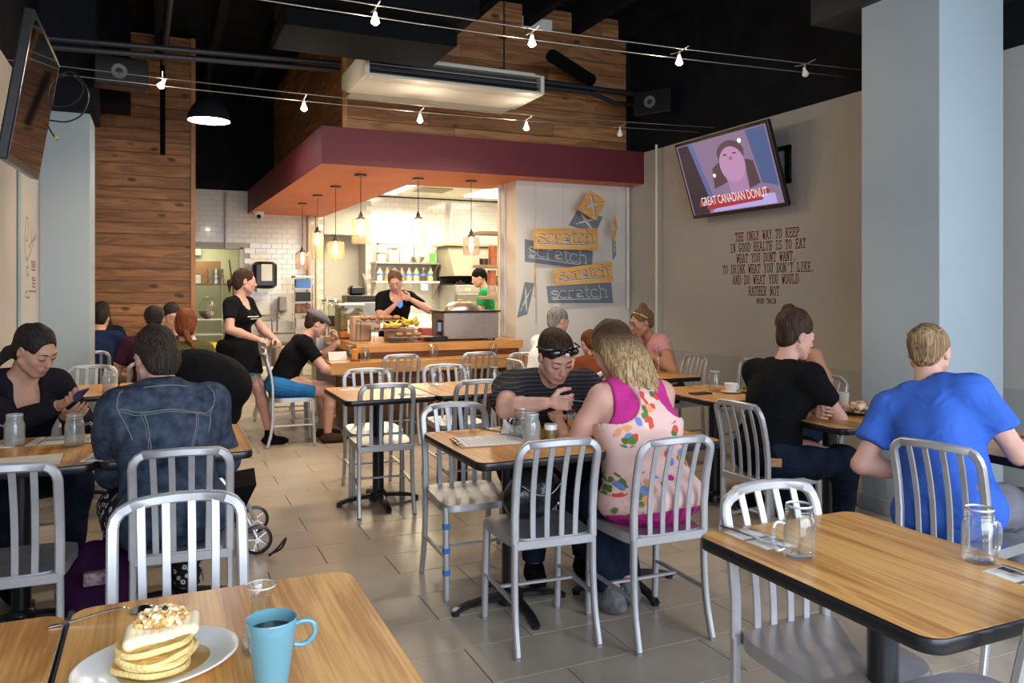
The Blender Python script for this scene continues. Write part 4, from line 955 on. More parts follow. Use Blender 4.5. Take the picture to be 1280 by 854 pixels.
for x, y, l in ((1.60, 8.10, 'clear jar at the bar end beside the capped man, farthest'), (1.70, 7.66, 'clear jar on the bar ledge behind the orange drink'), (1.80, 7.45, 'clear jar on the bar ledge right of the orange drink')):
    o = jar_at(jarA, x, y, LT, 40, l)
t = thing('orange_drink', 'glass of orange iced drink on a reddish wooden coaster', 'drink', (1.70, 7.43, LT))
MB().lathe([(.05, 0), (.05, .015)], n=16).obj('coaster', M('red_wood', (.22, .05, .02), .5), t)
MB().lathe([(.028, .016), (.036, .12)], n=16, op='t').obj('glass', GLASS, t)
MB().lathe([(.001, .018), (.027, .019), (.034, .115), (.001, .117)], n=16).obj('drink', M('orange_juice', (.80, .28, .03), .3, var=.2, vs=30, emit=.05), t)
for x, l in ((2.48, 'jar turned upside down on the bar ledge behind the left bar chair'), (3.12, 'jar turned upside down on the bar ledge behind the right bar chair')):
    o = jar_at(jarA, x, 7.45, LT+.135, 0, l); o.rotation_euler = (R(180), 0, R(30))
# ---------- back line of the kitchen
WHT = M('white_enamel', (.78, .78, .72), .25, var=.02)
t = thing('prep_sink', 'white prep sink counter behind the kitchen woman', 'sink', (3.58, 12.55, 0))
MB().box((-.75, -.38, .82), (.75, .40, .90), bev=.008).box((-.75, .36, .9), (.75, .42, 1.05)).obj('counter', WHT, t)
MB().box((.05, -.40, .60), (.70, -.37, .88), bev=.01).obj('apron', WHT, t)
for x in (-.7, .7): MB().cyl((x, -.32, 0), (x, -.32, .82), .025).obj('leg', STEEL, t)
MB().box((-.7, -.3, .2), (.7, .3, .23)).obj('shelf', STEEL, t)
MB().tube(spline([(.2, .3, .9), (.2, .3, 1.15), (.2, .2, 1.22), (.2, .1, 1.15)], 5), .012, 8).obj('faucet', STEEL, t)
t = thing('double_oven', 'stainless double convection oven with two green-lit windows', 'oven', (4.88, 12.35, 0))
MB().box((-.52, -.35, .08), (.52, .45, 1.52), bev=.008).obj('body', STEEL, t)
for sx in (-1, 1):
    d = MB().box((sx*.26-.235, -.385, .72), (sx*.26+.235, -.35, 1.38), bev=.006).obj('door', STEEL, t)
    MB().box((sx*.26-.13, -.390, .85), (sx*.26+.13, -.384, 1.26)).obj('window', M('oven_window', (.22, .21, .06), .15, emit=.25, ecol=(.5, .48, .15)), d)
    MB().cyl((sx*.04, -.42, .78), (sx*.04, -.42, 1.32), .011, 8).obj('handle', BLACKM, d)
MB().box((-.50, -.36, 1.40), (.50, -.352, 1.50)).obj('control_strip', M('control_grey', (.40, .40, .40), .4), t)
for x in (-.3, 0, .35): MB().box((x-.05, -.366, 1.42), (x+.05, -.360, 1.47)).obj('control_label', M('label_yellow', (.62, .55, .30), .5), t)
t = thing('range_hood', 'stainless range hood with dark pans below it', 'hood', (4.88, 12.45, 1.55))
MB().add([(-.52, -.45, .12), (.52, -.45, .12), (.52, .45, .12), (-.52, .45, .12), (-.52, -.10, .62), (.52, -.10, .62), (.52, .45, .62), (-.52, .45, .62)], [(3, 2, 1, 0), (4, 5, 6, 7), (0, 1, 5, 4), (1, 2, 6, 5), (2, 3, 7, 6), (3, 0, 4, 7)]).obj('canopy', M('hood_steel', (.26, .235, .17), .6, .2), t)
MB().box((-.6, -.16, .62), (.65, .45, .66)).obj('top_ledge', M('hood_ledge', (.42, .38, .24), .5), t)
MB().box((-.52, .30, 0), (.52, .45, .12)).obj('dark_gap', BLACK, t)
for k, x in enumerate((-.38, -.14, .10, .34)):
    o = MB().lathe([(.07, 0), (.08, .05), (.02, .06), (.015, .08)], n=14).obj('saucepan', M('dark_pan', (.05, .045, .04), .3, .6)); o.location = (4.88+x, 12.1, 1.52); tag(o, ['leftmost', 'second', 'third', 'rightmost'][k]+' dark covered pan on top of the oven', 'pan', 'pans on top of the oven')
# wall shelves with bottles
for z, nm in ((1.87, 'upper'), (1.555, 'lower')):
    t = thing('wall_shelf', nm+' steel wall shelf behind the kitchen woman', 'shelf', (3.78, 12.84, z))
    MB().box((-.55, -.20, 0), (.55, .16, .03), bev=.003).obj('board', STEEL if nm == 'upper' else WHT, t)
    for x in (-.53, .53): MB().add([(x-.008, -.18, 0), (x-.008, .15, 0), (x-.008, .15, -.28), (x+.008, -.18, 0), (x+.008, .15, 0), (x+.008, .15, -.28)], [(0, 1, 2), (5, 4, 3), (0, 3, 4, 1), (1, 4, 5, 2), (2, 5, 3, 0)]).obj('bracket', M('bracket_grey', (.40, .36, .32), .5), t)
cols = [(.70, .62, .40), (.62, .25, .05), (.75, .72, .62), (.35, .20, .12), (.60, .35, .22), (.55, .50, .22), (.10, .06, .05), (.65, .55, .15)]
lb = ['pale', 'orange', 'white', 'brown', 'tan', 'olive', 'dark', 'yellow']
BLU = M('blue_label', (.08, .22, .60), .6)
for k in range(8):
    x = 3.32+.125*k; t = thing('spice_bottle', lb[k]+' bottle with blue label on the lower kitchen shelf', 'bottle', (x, 12.74, 1.585), 0, 'bottles with blue labels on the lower shelf')
    MB().lathe([(.043, 0), (.045, .01), (.045, .15), (.03, .18), (.022, .20)], n=14).obj('bottle_body', M('bottle_%d' % k, cols[k], .25, var=.1), t)
    MB().lathe([(.0465, .09), (.0465, .13)], n=14).obj('label_band', BLU, t)
    MB().lathe([(.024, .20), (.024, .225), (.001, .226)], n=12).obj('cap', WPLAST, t)
def cyl_thing(name, label, cat, c, r, h, m, group=None, r2=None):
    o = MB().lathe([(r, 0), (r2 or r, h)], n=18).obj(name, m); o.location = c; return tag(o, label, cat, group)
Z1 = 1.90
for k in range(3): cyl_thing('canister', ['bottom', 'middle', 'top'][k]+' clear canister with dark lid in the stack on the upper shelf', 'canister', (3.36, 12.78, Z1+.155*k), .075, .13, WPLAST, 'stacked canisters')
for k in range(2): cyl_thing('brown_disc', ['lower', 'upper'][k]+' brown lid in the canister stack on the upper shelf', 'disc', (3.36, 12.78, Z1+.13+.155*k), .078, .022, M('brown_lid', (.20, .15, .10), .5), 'canister lids')
box_thing('food_box', 'white and red food box on the upper kitchen shelf', 'box', (3.56, 12.78, Z1), (.16, .12, .22), M('red_print_box', (.75, .50, .42), .6, var=.5, vs=18))
cyl_thing('box_lid', 'dark lid on the red printed box on the upper shelf', 'lid', (3.56, 12.78, Z1+.22), .09, .02, M('brown_lid', (.2, .15, .1), .5))
box_thing('food_box', 'white carton with orange dots on the upper kitchen shelf', 'box', (3.74, 12.78, Z1), (.14, .1, .20), M('white_carton', (.78, .72, .62), .6, var=.3, vs=20))
box_thing('food_box', 'grey carton behind the steel bowl on the upper shelf', 'box', (3.86, 12.86, Z1), (.12, .08, .36), M('grey_carton', (.50, .52, .52), .6))
box_thing('food_box', 'slim carton with orange spots right of the grey carton', 'box', (3.98, 12.88, Z1), (.06, .06, .32), M('spot_carton', (.75, .55, .42), .6, var=.6, vs=30))
cyl_thing('steel_bowl', 'small steel bowl on the upper kitchen shelf', 'bowl', (3.98, 12.74, Z1), .05, .09, STEEL, None, .12)
box_thing('green_carton', 'bright green carton at the right end of the upper shelf', 'box', (4.24, 12.78, Z1), (.08, .08, .16), M('bright_green', (.12, .60, .08), .6))
box_thing('paper_notice', 'small white paper hanging under the lower kitchen shelf', 'paper', (4.05, 12.62, 1.44), (.12, .004, .10), PAPER, 0, 0)
# pipes on the kitchen wall
pipe([(2.20, 12.9, 2.95), (2.20, 12.9, .9)], .035, 'brown vertical pipe on the tiled kitchen wall', M('brown_pipe', (.42, .27, .20), .5))
pipe([(2.33, 12.9, 2.95), (2.33, 12.9, .9)], .03, 'cream vertical pipe on the tiled kitchen wall', M('tan_pipe', (.60, .48, .34), .5))
pipe([(4.62, 12.9, 2.95), (4.62, 12.9, 2.25)], .03, 'white pipe above the range hood', WPLAST)
pipe([(.95, 12.95, 2.95), (.95, 12.95, 2.08)], .02, 'grey conduit on the tiles above the store room door', M('grey_conduit', (.42, .42, .45), .4))
# dispensers on the tiled wall
t = thing('towel_dispenser', 'black paper towel dispenser on the tiled wall', 'dispenser', (1.52, 12.95, 1.46))
MB().box((-.18, -.20, 0), (.18, .03, .42), bev=.05).obj('housing', BLACKM, t)
MB().box((-.06, -.206, .12), (.10, -.200, .38)).obj('notice', PAPER, t)
MB().box((-.12, -.15, -.05), (.14, -.02, .005)).obj('towel', PAPER, t)
t = thing('soap_dispenser', 'grey soap dispenser on the tiled wall', 'dispenser', (1.80, 12.95, 1.10))
MB().box((-.07, -.10, 0), (.07, .03, .24), bev=.02).obj('housing', M('soap_grey', (.36, .33, .33), .35), t)
MB().lathe([(.04, -.03), (.05, 0)], (0, -.04, 0), 12).obj('nozzle', STEEL, t)
box_thing('wall_sign', 'small white notice with blue heading under the towel dispenser', 'sign', (1.48, 12.94, 1.05), (.26, .01, .20), PAPER, 0, 0)
t = thing('hand_sink', 'small steel hand sink below the soap dispenser', 'sink', (1.72, 12.72, .62))
MB().box((-.25, -.22, .0), (.25, .25, .16), bev=.02).box((-.25, .20, .16), (.25, .26, .32)).obj('basin', STEEL, t)
MB().tube(spline([(0, .18, .16), (0, .18, .40), (0, .08, .46), (0, -.02, .38)], 5), .012, 8).obj('faucet', STEEL, t)
# rack of small boxes
t = thing('cup_rack', 'dark wire rack of cups and boxes against the tiles', 'rack', (2.02, 12.35, .0))
for z in (.85, 1.07, 1.25, 1.45): MB().box((-.14, -.10, z), (.14, .12, z+.012)).obj('shelf', STEEL, t)
for x in (-.13, .13): MB().cyl((x, -.09, .0), (x, -.09, 1.5), .008, 6).obj('post', STEEL, t)
for k, (z, m) in enumerate(((1.465, BLU), (1.265, BLACKM), (1.085, M('rack_mix', (.18, .08, .05), .5, var=.8, vs=20)), (.865, STEEL))):
    box_thing('supply_box', ['blue', 'black', 'mixed red', 'steel'][k]+' box on the wire rack beside the pipes', 'box', (2.02, 12.36, z), (.22, .16, .14), m)
box_thing('paper_stack', 'fan of white paper on top of the wire rack', 'paper', (2.02, 12.34, 1.625), (.30, .16, .03), PAPER, .2)
# steel espresso machine and box with black equipment
t = thing('espresso_machine', 'steel espresso machine with black top equipment', 'machine', (2.72, 11.7, .78))
MB().box((-.26, -.25, 0), (.28, .25, .48), bev=.01).obj('body', M('machine_grey', (.30, .31, .34), .3, .7), t)
MB().box((-.20, -.22, .48), (.24, .2, .58), bev=.01).box((-.14, -.1, .58), (.08, .1, .72), bev=.03).obj('top_unit', BLACKM, t)
MB().tube(spline([(.12, 0, .55), (.10, -.02, .75), (.06, -.02, .9)], 4), .03, 8).obj('hopper', STEEL, t)
box_thing('back_counter', 'steel back counter under the espresso machine', 'counter', (2.75, 11.75, 0), (.95, .7, .78), STEEL, 0, .01)
t = thing('coffee_grinder', 'small chrome coffee grinder left of the espresso machine', 'grinder', (2.40, 11.55, .78))
MB().lathe([(.07, 0), (.07, .2), (.04, .25), (.04, .32), (.08, .5), (.08, .52)], n=16).obj('grinder_body', STEEL, t)
t = thing('cup_stack', 'stack of white cups behind the pickle container', 'cups', (2.30, 9.75, .9))
MB().lathe([(.05, 0), (.06, .09)], (-.08, 0, .0)).lathe([(.05, 0), (.06, .09)], (.05, 0, 0)).lathe([(.05, 0), (.06, .09)], (0, .0, .09)).obj('white_cups', WHITE, t)
box_thing('white_appliance', 'white rounded kitchen appliance behind the paper bag', 'appliance', (2.36, 9.7, 0), (.4, .4, .9), WHT, 0, .05)
# wooden shelves beside the opening
SHW = M('shelf_pine', (.42, .27, .16), .6, var=.1, stretch=(2, 20, 20))
for k, (z, xa) in enumerate(((2.07, 3.33), (1.69, 3.33), (1.33, 3.40))):
    o = MB().box((xa, 8.32, z), (3.62, 8.56, z+.035), bev=.002).obj('pine_shelf', SHW); tag(o, ['highest', 'middle', 'lowest'][k]+' short pine shelf beside the kitchen opening', 'shelf', 'short pine shelves')
ORS = M('red_sauce', (.45, .14, .05), .4, var=.3, vs=30)
for k, (x, z, m, h, l) in enumerate(((3.42, 1.725, M('dark_jar', (.05, .03, .04), .3), .07, 'small dark jar on the middle pine shelf'), (3.53, 1.725, ORS, .22, 'tall jar of red sauce on the middle pine shelf'), (3.52, 1.365, M('clear_tub_sauce', (.50, .36, .28), .4, var=.3, vs=20), .11, 'clear tub of nuts on the lowest pine shelf, bottom'), (3.52, 1.49, ORS, .17, 'tub of red beans on the lowest pine shelf, top'))):
    cyl_thing('storage_jar', l, 'jar', (x, 8.44, z), .05, h, m)
# store room things
t = thing('store_shelf', 'wall shelf with steel pots in the store room', 'shelf', (.80, 14.5, 1.52))
MB().box((-.5, -.2, 0), (.32, .2, .03)).obj('board', SHW, t)
MB().box((-.48, .15, .03), (.20, .19, .42)).obj('wooden_backboard', M('brown_board', (.33, .18, .09), .6), t)
for k in range(3): cyl_thing('steel_pot', ['bottom', 'middle', 'top'][k]+' steel pot in the stack on the store room shelf', 'pot', (.90, 14.45, 1.55+.085*k), .14-.005*k, .075, STEEL, 'stacked steel pots')
box_thing('toaster', 'white toaster-like box on the store room shelf', 'appliance', (.56, 14.45, 1.55), (.2, .2, .14), WHITE)
pipe([(1.10, 14.2, 1.95), (1.22, 14.1, .9)], .015, 'brown wooden stick leaning in the store room', M('stick_wood', (.30, .16, .06), .6), 'stick', 'wooden_stick')
box_thing('wall_box', 'small cream control box high on the store room wall', 'box', (.62, 14.93, 2.05), (.14, .06, .14), WPLAST)
box_thing('thermostat', 'white thermostat with blue mark beside the server', 'thermostat', (1.55, 14.93, 1.35), (.12, .05, .42), WPLAST)
t = thing('utility_rack', 'steel wire rack with a glowing metal bowl by the store room door', 'rack', (.55, 12.4, 0))
for x in (-.08, .30): MB().cyl((x, -.1, 0), (x, -.1, 1.62), .010, 8).obj('post', STEEL, t)
for z in (.35, .78, 1.0): MB().box((-.08, -.12, z), (.32, .2, z+.015)).obj('shelf', STEEL, t)
o = MB().lathe([(.04, 0), (.11, .05), (.13, .12), (.125, .12), (.05, .02), (.001, .02)], n=24).obj('metal_bowl', STEEL); o.location = (.66, 12.42, 1.015); tag(o, 'shiny metal bowl on the wire rack by the door', 'bowl')
o = MB().lathe([(.001, .20), (.05, .19), (.1, .13), (.12, .03), (.12, 0)], n=24).obj('glass_dome', GLASS); o.location = (.66, 12.42, 1.14); tag(o, 'glass dome above the metal bowl on the wire rack', 'dome')
cyl_thing('plastic_bin', 'bright yellow plastic bin behind the server', 'bin', (.62, 11.9, .42), .11, .28, M('bin_yellow', (.75, .55, .02), .5), None, .14)
cyl_thing('stool', 'dark round stool under the yellow bin', 'stool', (.62, 11.9, 0), .16, .42, BLACKM)
t = thing('white_bucket', 'white lidded bucket on the floor beside the server', 'bucket', (1.36, 11.55, 0))
MB().lathe([(.13, 0), (.15, .33)], n=22).obj('pail', WPLAST, t)
MB().lathe([(.158, .32), (.158, .35), (.001, .352)], n=22).obj('lid', WPLAST, t)
t = thing('hand_truck', 'grey cylinder cart beside the white bucket', 'cart', (1.75, 12.1, 0))
MB().box((-.2, -.2, .1), (.2, .2, .6), bev=.02).obj('cart_body', M('grey_cart', (.28, .26, .24), .5), t)
MB().cyl((-.2, .1, .5), (-.2, .1, 1.0), .012, 8).obj('cart_handle', STEEL, t)
# troffers, vent
for k, (x, y, w, d) in enumerate(((3.40, 12.0, .26, 1.2), (5.05, 11.9, .7, 1.1))):
    o = MB().box((x-w/2, y-d/2, 3.002), (x+w/2, y+d/2, 3.022)).obj('ceiling_light', M('lit_diffuser', (1, 1, 1), .5, emit=9, ecol=(1, .97, .88))); tag(o, ['narrow lit ceiling panel behind the soffit edge', 'wide lit ceiling panel above the oven'][k], 'light')
t = thing('ceiling_vent', 'white slatted vent in the kitchen ceiling', 'vent', (3.95, 11.9, 3.0))
for k in range(5): MB().box((-.25, -.25+.11*k, 0), (.25, -.21+.11*k, .018)).obj('vent_slat', M('vent_slat', (.5, .48, .38), .6), t)
# ================================================================ PEOPLE: smooth distance-field bodies, meshed with surface nets
def rotm(rx=0, ry=0, rz=0): return np.array(Euler((R(rx), R(ry), R(rz)), 'XYZ').to_matrix())
class Blob:
    def __init__(s): s.ops = []
    def cap(s, a, b, ra, rb=None, k=.03, flat=False): s.ops.append(('cap', np.array(a, float), np.array(b, float), ra, ra if rb is None else rb, k, flat)); return s
    def chain(s, pts, rs, k=.02):
        for i in range(len(pts)-1): s.cap(pts[i], pts[i+1], rs[i], rs[i+1], k)
        return s
    def ell(s, c, r, Rm=None, k=.03, sub=False): s.ops.append(('sub' if sub else 'ell', np.array(c, float), np.array(r, float), np.eye(3) if Rm is None else np.array(Rm), k)); return s
    def cut(s, p, n, c=None, r=None): s.ops.append(('cut', np.array(p, float), np.array(n, float)/np.linalg.norm(n), None if c is None else np.array(c, float), r)); return s
    def field(s, vox, pad=.02):
        lo, hi = np.full(3, 9e9), np.full(3, -9e9)
        for o in s.ops:
            if o[0] == 'cap': m = max(o[3], o[4]); lo = np.minimum(lo, np.minimum(o[1], o[2])-m); hi = np.maximum(hi, np.maximum(o[1], o[2])+m)
            elif o[0] == 'ell': m = o[2].max(); lo = np.minimum(lo, o[1]-m); hi = np.maximum(hi, o[1]+m)
        lo -= pad; hi += pad; n = np.ceil((hi-lo)/vox).astype(int)+1
        D = np.full(n, .5, np.float32); ax = [lo[i]+vox*np.arange(n[i], dtype=np.float32) for i in range(3)]
        def loc(a, b):
            i0 = np.clip(((a-lo)/vox).astype(int), 0, n-1); i1 = np.clip(np.ceil((b-lo)/vox).astype(int)+1, 1, n)
            return tuple(slice(i0[q], i1[q]) for q in range(3))
        for o in s.ops:
            if o[0] == 'cap':
                _, a, b, ra, rb, k, flat = o; m = max(ra, rb)+k+2.5*vox; sl = loc(np.minimum(a, b)-m, np.maximum(a, b)+m)
            elif o[0] in ('ell', 'sub'): m = o[2].max()+(o[4] if o[0] == 'ell' else 0)+2.5*vox; sl = loc(o[1]-m, o[1]+m)
            else: sl = loc(lo, hi) if o[3] is None else loc(o[3]-o[4], o[3]+o[4])
            X, Y, Z = np.meshgrid(ax[0][sl[0]], ax[1][sl[1]], ax[2][sl[2]], indexing='ij', sparse=True)
            if o[0] == 'cap':
                ab = b-a; l2 = float(ab@ab)+1e-12
                t = ((X-a[0])*ab[0]+(Y-a[1])*ab[1]+(Z-a[2])*ab[2])/l2; tc = np.clip(t, 0, 1)
                d = np.sqrt((X-a[0]-tc*ab[0])**2+(Y-a[1]-tc*ab[1])**2+(Z-a[2]-tc*ab[2])**2)-(ra+(rb-ra)*tc)
                if flat: d = np.maximum(d, (t-1)*math.sqrt(l2))
            elif o[0] in ('ell', 'sub'):
                q = o[3].T; dx, dy, dz = X-o[1][0], Y-o[1][1], Z-o[1][2]
                u = [(q[i, 0]*dx+q[i, 1]*dy+q[i, 2]*dz) for i in range(3)]; r = o[2]
                k0 = np.sqrt((u[0]/r[0])**2+(u[1]/r[1])**2+(u[2]/r[2])**2); k1 = np.sqrt((u[0]/r[0]**2)**2+(u[1]/r[1]**2)**2+(u[2]/r[2]**2)**2)+1e-6
                d = k0*(k0-1)/k1
            else:
                d = (X-o[1][0])*o[2][0]+(Y-o[1][1])*o[2][1]+(Z-o[1][2])*o[2][2]
                D[sl] = np.maximum(D[sl], d); continue
            if o[0] == 'sub': D[sl] = np.maximum(D[sl], -d); continue
            k = o[5] if o[0] == 'cap' else o[4]; E_ = D[sl]; h = np.clip(.5+.5*(E_-d)/k, 0, 1); D[sl] = E_*(1-h)+d*h-k*h*(1-h)
        return D, lo
    def mesh(s, vox):
        D, lo = s.field(vox); I = D < 0; n = np.array(D.shape)
        c = [I[i:n[0]-1+i, j:n[1]-1+j, k:n[2]-1+k] for i in (0, 1) for j in (0, 1) for k in (0, 1)]
        act = np.logical_or.reduce(c) & ~np.logical_and.reduce(c); idx = -np.ones(act.shape, np.int64); cells = np.argwhere(act); idx[act] = np.arange(len(cells))
        acc = np.zeros((len(cells), 3)); cnt = np.zeros(len(cells))
        for a in range(3):
            o1, o2 = [q for q in range(3) if q != a]
            for u in (0, 1):
                for v in (0, 1):
                    p = cells.copy(); p[:, o1] += u; p[:, o2] += v; q = p.copy(); q[:, a] += 1
                    d0 = D[p[:, 0], p[:, 1], p[:, 2]]; d1 = D[q[:, 0], q[:, 1], q[:, 2]]; m = (d0 < 0) != (d1 < 0)
                    t = np.where(m, d0/np.where(m, d0-d1, 1), 0); x = p.astype(float); x[:, a] += t
                    acc[m] += x[m]; cnt[m] += 1
        V = lo+vox*acc/cnt[:, None]; F = []
        for a in range(3):
            o1, o2 = (a+1) % 3, (a+2) % 3; s0 = [slice(None)]*3; s1 = [slice(None)]*3; s0[a] = slice(0, -1); s1[a] = slice(1, None)
            A, B = I[tuple(s0)], I[tuple(s1)]
            for inside, flip in ((A & ~B, 0), (~A & B, 1)):
                e = np.argwhere(inside); e = e[(e[:, o1] > 0) & (e[:, o2] > 0) & (e[:, o1] < n[o1]-1) & (e[:, o2] < n[o2]-1)]
                if not len(e): continue
                def g(u, v): w = e.copy(); w[:, o1] -= u; w[:, o2] -= v; return idx[w[:, 0], w[:, 1], w[:, 2]]
                q = np.stack([g(1, 1), g(0, 1), g(0, 0), g(1, 0)], 1); F.append(q[:, ::-1] if flip else q)
        F = np.concatenate(F); return V, F[(F >= 0).all(1)]
def npmesh(name, parts, mats, parent=None, noise=0., nscale=10., stretch=(1, 1, 1), seed=0, **kw):
    """parts: list of (V, F) or (V, F, material index)"""
    V = np.concatenate([p[0] for p in parts]); off = np.cumsum([0]+[len(p[0]) for p in parts])
    F = np.concatenate([p[1]+off[i] for i, p in enumerate(parts)]); mi = np.concatenate([np.full(len(p[1]), p[2] if len(p) > 2 else 0) for p in parts])
    me = bpy.data.meshes.new(name); me.vertices.add(len(V)); me.loops.add(len(F)*4); me.polygons.add(len(F))
    me.vertices.foreach_set('co', V.astype(np.float32).ravel()); me.loops.foreach_set('vertex_index', F.astype(np.int32).ravel())
    me.polygons.foreach_set('loop_start', np.arange(0, len(F)*4, 4, dtype=np.int32)); me.polygons.foreach_set('material_index', mi.astype(np.int32))
    me.polygons.foreach_set('use_smooth', np.ones(len(F), bool)); me.update(calc_edges=True); me.validate()
    if noise:
        N_ = np.zeros(len(V)*3, np.float32); me.vertices.foreach_get('normal', N_); N_ = N_.reshape(-1, 3)
        rs = np.random.RandomState(seed+7); q = V*np.array(stretch)*nscale; d = np.zeros(len(V))
        for i in range(5):
            w = rs.normal(size=3); w /= np.linalg.norm(w); ph = rs.uniform(0, 6.28); w2 = rs.normal(size=3)
            d += np.sin(q@w*(1+.45*i)+ph+1.3*np.sin(q@w2*.5+ph))/(1+.35*i)
        V = V+N_*(d*noise/2)[:, None]; me.vertices.foreach_set('co', V.astype(np.float32).ravel()); me.update()
    for m in (mats if isinstance(mats, (list, tuple)) else [mats]): me.materials.append(m)
    return link(name, me, parent, **kw)
def skin(name, col): return M('skin_'+name, col, .5, var=.05, vs=14, bump=.04, bs=220, spec=.35)
def streak(name, c1, c2, axis=2, sc=150., root=None):
    """hair: fine streaks along one axis"""
    if name in MATS: return MATS[name]
    m, nt, N, L, B = newmat(name); B.inputs['Roughness'].default_value = .6; B.inputs['Specular IOR Level'].default_value = .12
    tc = N.new('ShaderNodeTexCoord'); mp = N.new('ShaderNodeMapping'); s_ = [sc]*3; s_[axis] = sc*.06; mp.inputs['Scale'].default_value = s_; L.new(tc.outputs['Object'], mp.inputs[0])
    nz = N.new('ShaderNodeTexNoise'); nz.inputs['Scale'].default_value = 1.; nz.inputs['Detail'].default_value = 4; nz.inputs['Distortion'].default_value = .6; L.new(mp.outputs[0], nz.inputs[0])
    mr = N.new('ShaderNodeMapRange'); mr.inputs[1].default_value = .35; mr.inputs[2].default_value = .65; L.new(nz.outputs[0], mr.inputs[0])
    mx = N.new('ShaderNodeMix'); mx.data_type = 'RGBA'; mx.inputs[6].default_value = (*c1, 1); mx.inputs[7].default_value = (*c2, 1); L.new(mr.outputs[0], mx.inputs[0]); res = mx.outputs[2]
    if root: # dark grown-out roots towards the crown
        sp = N.new('ShaderNodeSeparateXYZ'); L.new(tc.outputs['Object'], sp.inputs[0]); rr = N.new('ShaderNodeMapRange'); rr.inputs[1].default_value = root[0]; rr.inputs[2].default_value = root[1]; L.new(sp.outputs[2], rr.inputs[0])
        m2 = N.new('ShaderNodeMix'); m2.data_type = 'RGBA'; m2.inputs[7].default_value = (.050, .028, .016, 1); L.new(rr.outputs[0], m2.inputs[0]); L.new(res, m2.inputs[6]); res = m2.outputs[2]
    L.new(res, B.inputs['Base Color'])
    bp = N.new('ShaderNodeBump'); bp.inputs['Strength'].default_value = .6; bp.inputs['Distance'].default_value = .004; L.new(nz.outputs[0], bp.inputs['Height']); L.new(bp.outputs[0], B.inputs['Normal'])
    MATS[name] = m; return m
def ik(a, c, l1, l2, pole):
    a, c, pole = map(lambda q: np.array(q, float), (a, c, pole)); d = c-a; L_ = np.linalg.norm(d)
    if L_ > (l1+l2)*.995: s = (l1+l2)*.995/L_; c = a+d*s; d = c-a; L_ = np.linalg.norm(d)
    u = d/L_; x = (l1*l1-l2*l2+L_*L_)/(2*L_); h = math.sqrt(max(l1*l1-x*x, 0)); p = pole-u*(pole@u); n = np.linalg.norm(p); p = p/n if n > 1e-6 else np.array([0, 0, -1.])
    return a+u*x+p*h, c
def nrm(v): v = np.array(v, float); return v/np.linalg.norm(v)
def hand_ops(b, w, d, nrm_, thumb, curl=.45, s=1., spread=1.):
    """w wrist, d direction to the fingers, nrm_ palm-side normal, thumb: unit vector towards the thumb side"""
    d = nrm(d); t = nrm(np.array(thumb)-d*(np.array(thumb)@d)); n = np.cross(d, t); n = n if n@np.array(nrm_) > 0 else -n
    Rm = np.stack([t, d, n], 1)
    b.ell(w+d*.048*s, (.038*s, .050*s, .015*s), Rm, .012)
    b.cap(w-d*.03*s, w+d*.02*s, .024*s, .022*s, .012)
    for i, (o, l) in enumerate(((.029, .068), (.010, .078), (-.010, .072), (-.028, .056))):
        p = w+d*.084*s+t*o*s; a = curl*(.75+.12*i); pts = [w+d*.05*s+t*o*.8*s, p]; ang = 0
        for seg in (.45, .32, .25): ang += a; p = p+(d*math.cos(ang)+n*math.sin(ang)+t*(o*2.0*spread if seg == .45 else 0))*l*seg*1.05*s; pts.append(p)
        b.chain(pts, [.010*s, .0092*s, .0085*s, .0078*s, .0065*s], .004)
    q = w+d*.022*s+t*.026*s; q2 = q+(d*.55+t*.75+n*.25)*.036*s; q3 = q2+(d*.85+t*.25+n*.5*(.4+curl))*.030*s; q4_ = q3+(d*.9+n*.6*(.4+curl))*.022*s
    b.chain([q, q2, q3, q4_], [.014*s, .0115*s, .0098*s, .0078*s], .007)
def head_ops(b, H, Rh, s=1., fem=False, jaw=1.):
    w = lambda x, y, z: H+Rh@(np.array([x, y, z])*s)
    e = lambda c, r, k=.02, rx=0: b.ell(w(*c), np.array(r)*s, Rh@rotm(rx), k*s)
    e((0, -.015, .035), (.074, .094, .084)); e((0, .018, -.015), (.066, .074, .085), .03)
    e((0, .030, -.058), (.052*jaw, .054, .050), .03); e((0, .064, -.098), (.024*jaw, .020, .018), .022)
    for sx in (-1, 1): e((sx*.038, .058, -.022), (.022, .020, .020), .02); b.cap(w(sx*.062, .0, -.05), w(sx*.02, .062, -.094), .016*s, .014*s, .02*s)
    e((0, .078, .030), (.050, .016, .012), .015)
    for sx in (-1, 1): e((sx*.031, .0775, .010), (.019, .015, .014), .006)
    b.cap(w(0, .084, .018), w(0, .106, -.024), .0075*s, .0105*s, .010*s); e((0, .103, -.028), (.017, .012, .010), .006)
    e((0, .088, -.054), (.026, .010, .010), .012); e((0, .086, -.068), (.021, .010, .008), .010)
    for sx in (-1, 1): # ears
        b.ell(w(sx*.077, -.008, -.002), np.array((.010, .019, .031))*s, Rh@rotm(-10, 0, sx*-18), .004*s); b.ell(w(sx*.084, -.002, .002), np.array((.006, .010, .016))*s, Rh@rotm(-10, 0, sx*-18), sub=True)
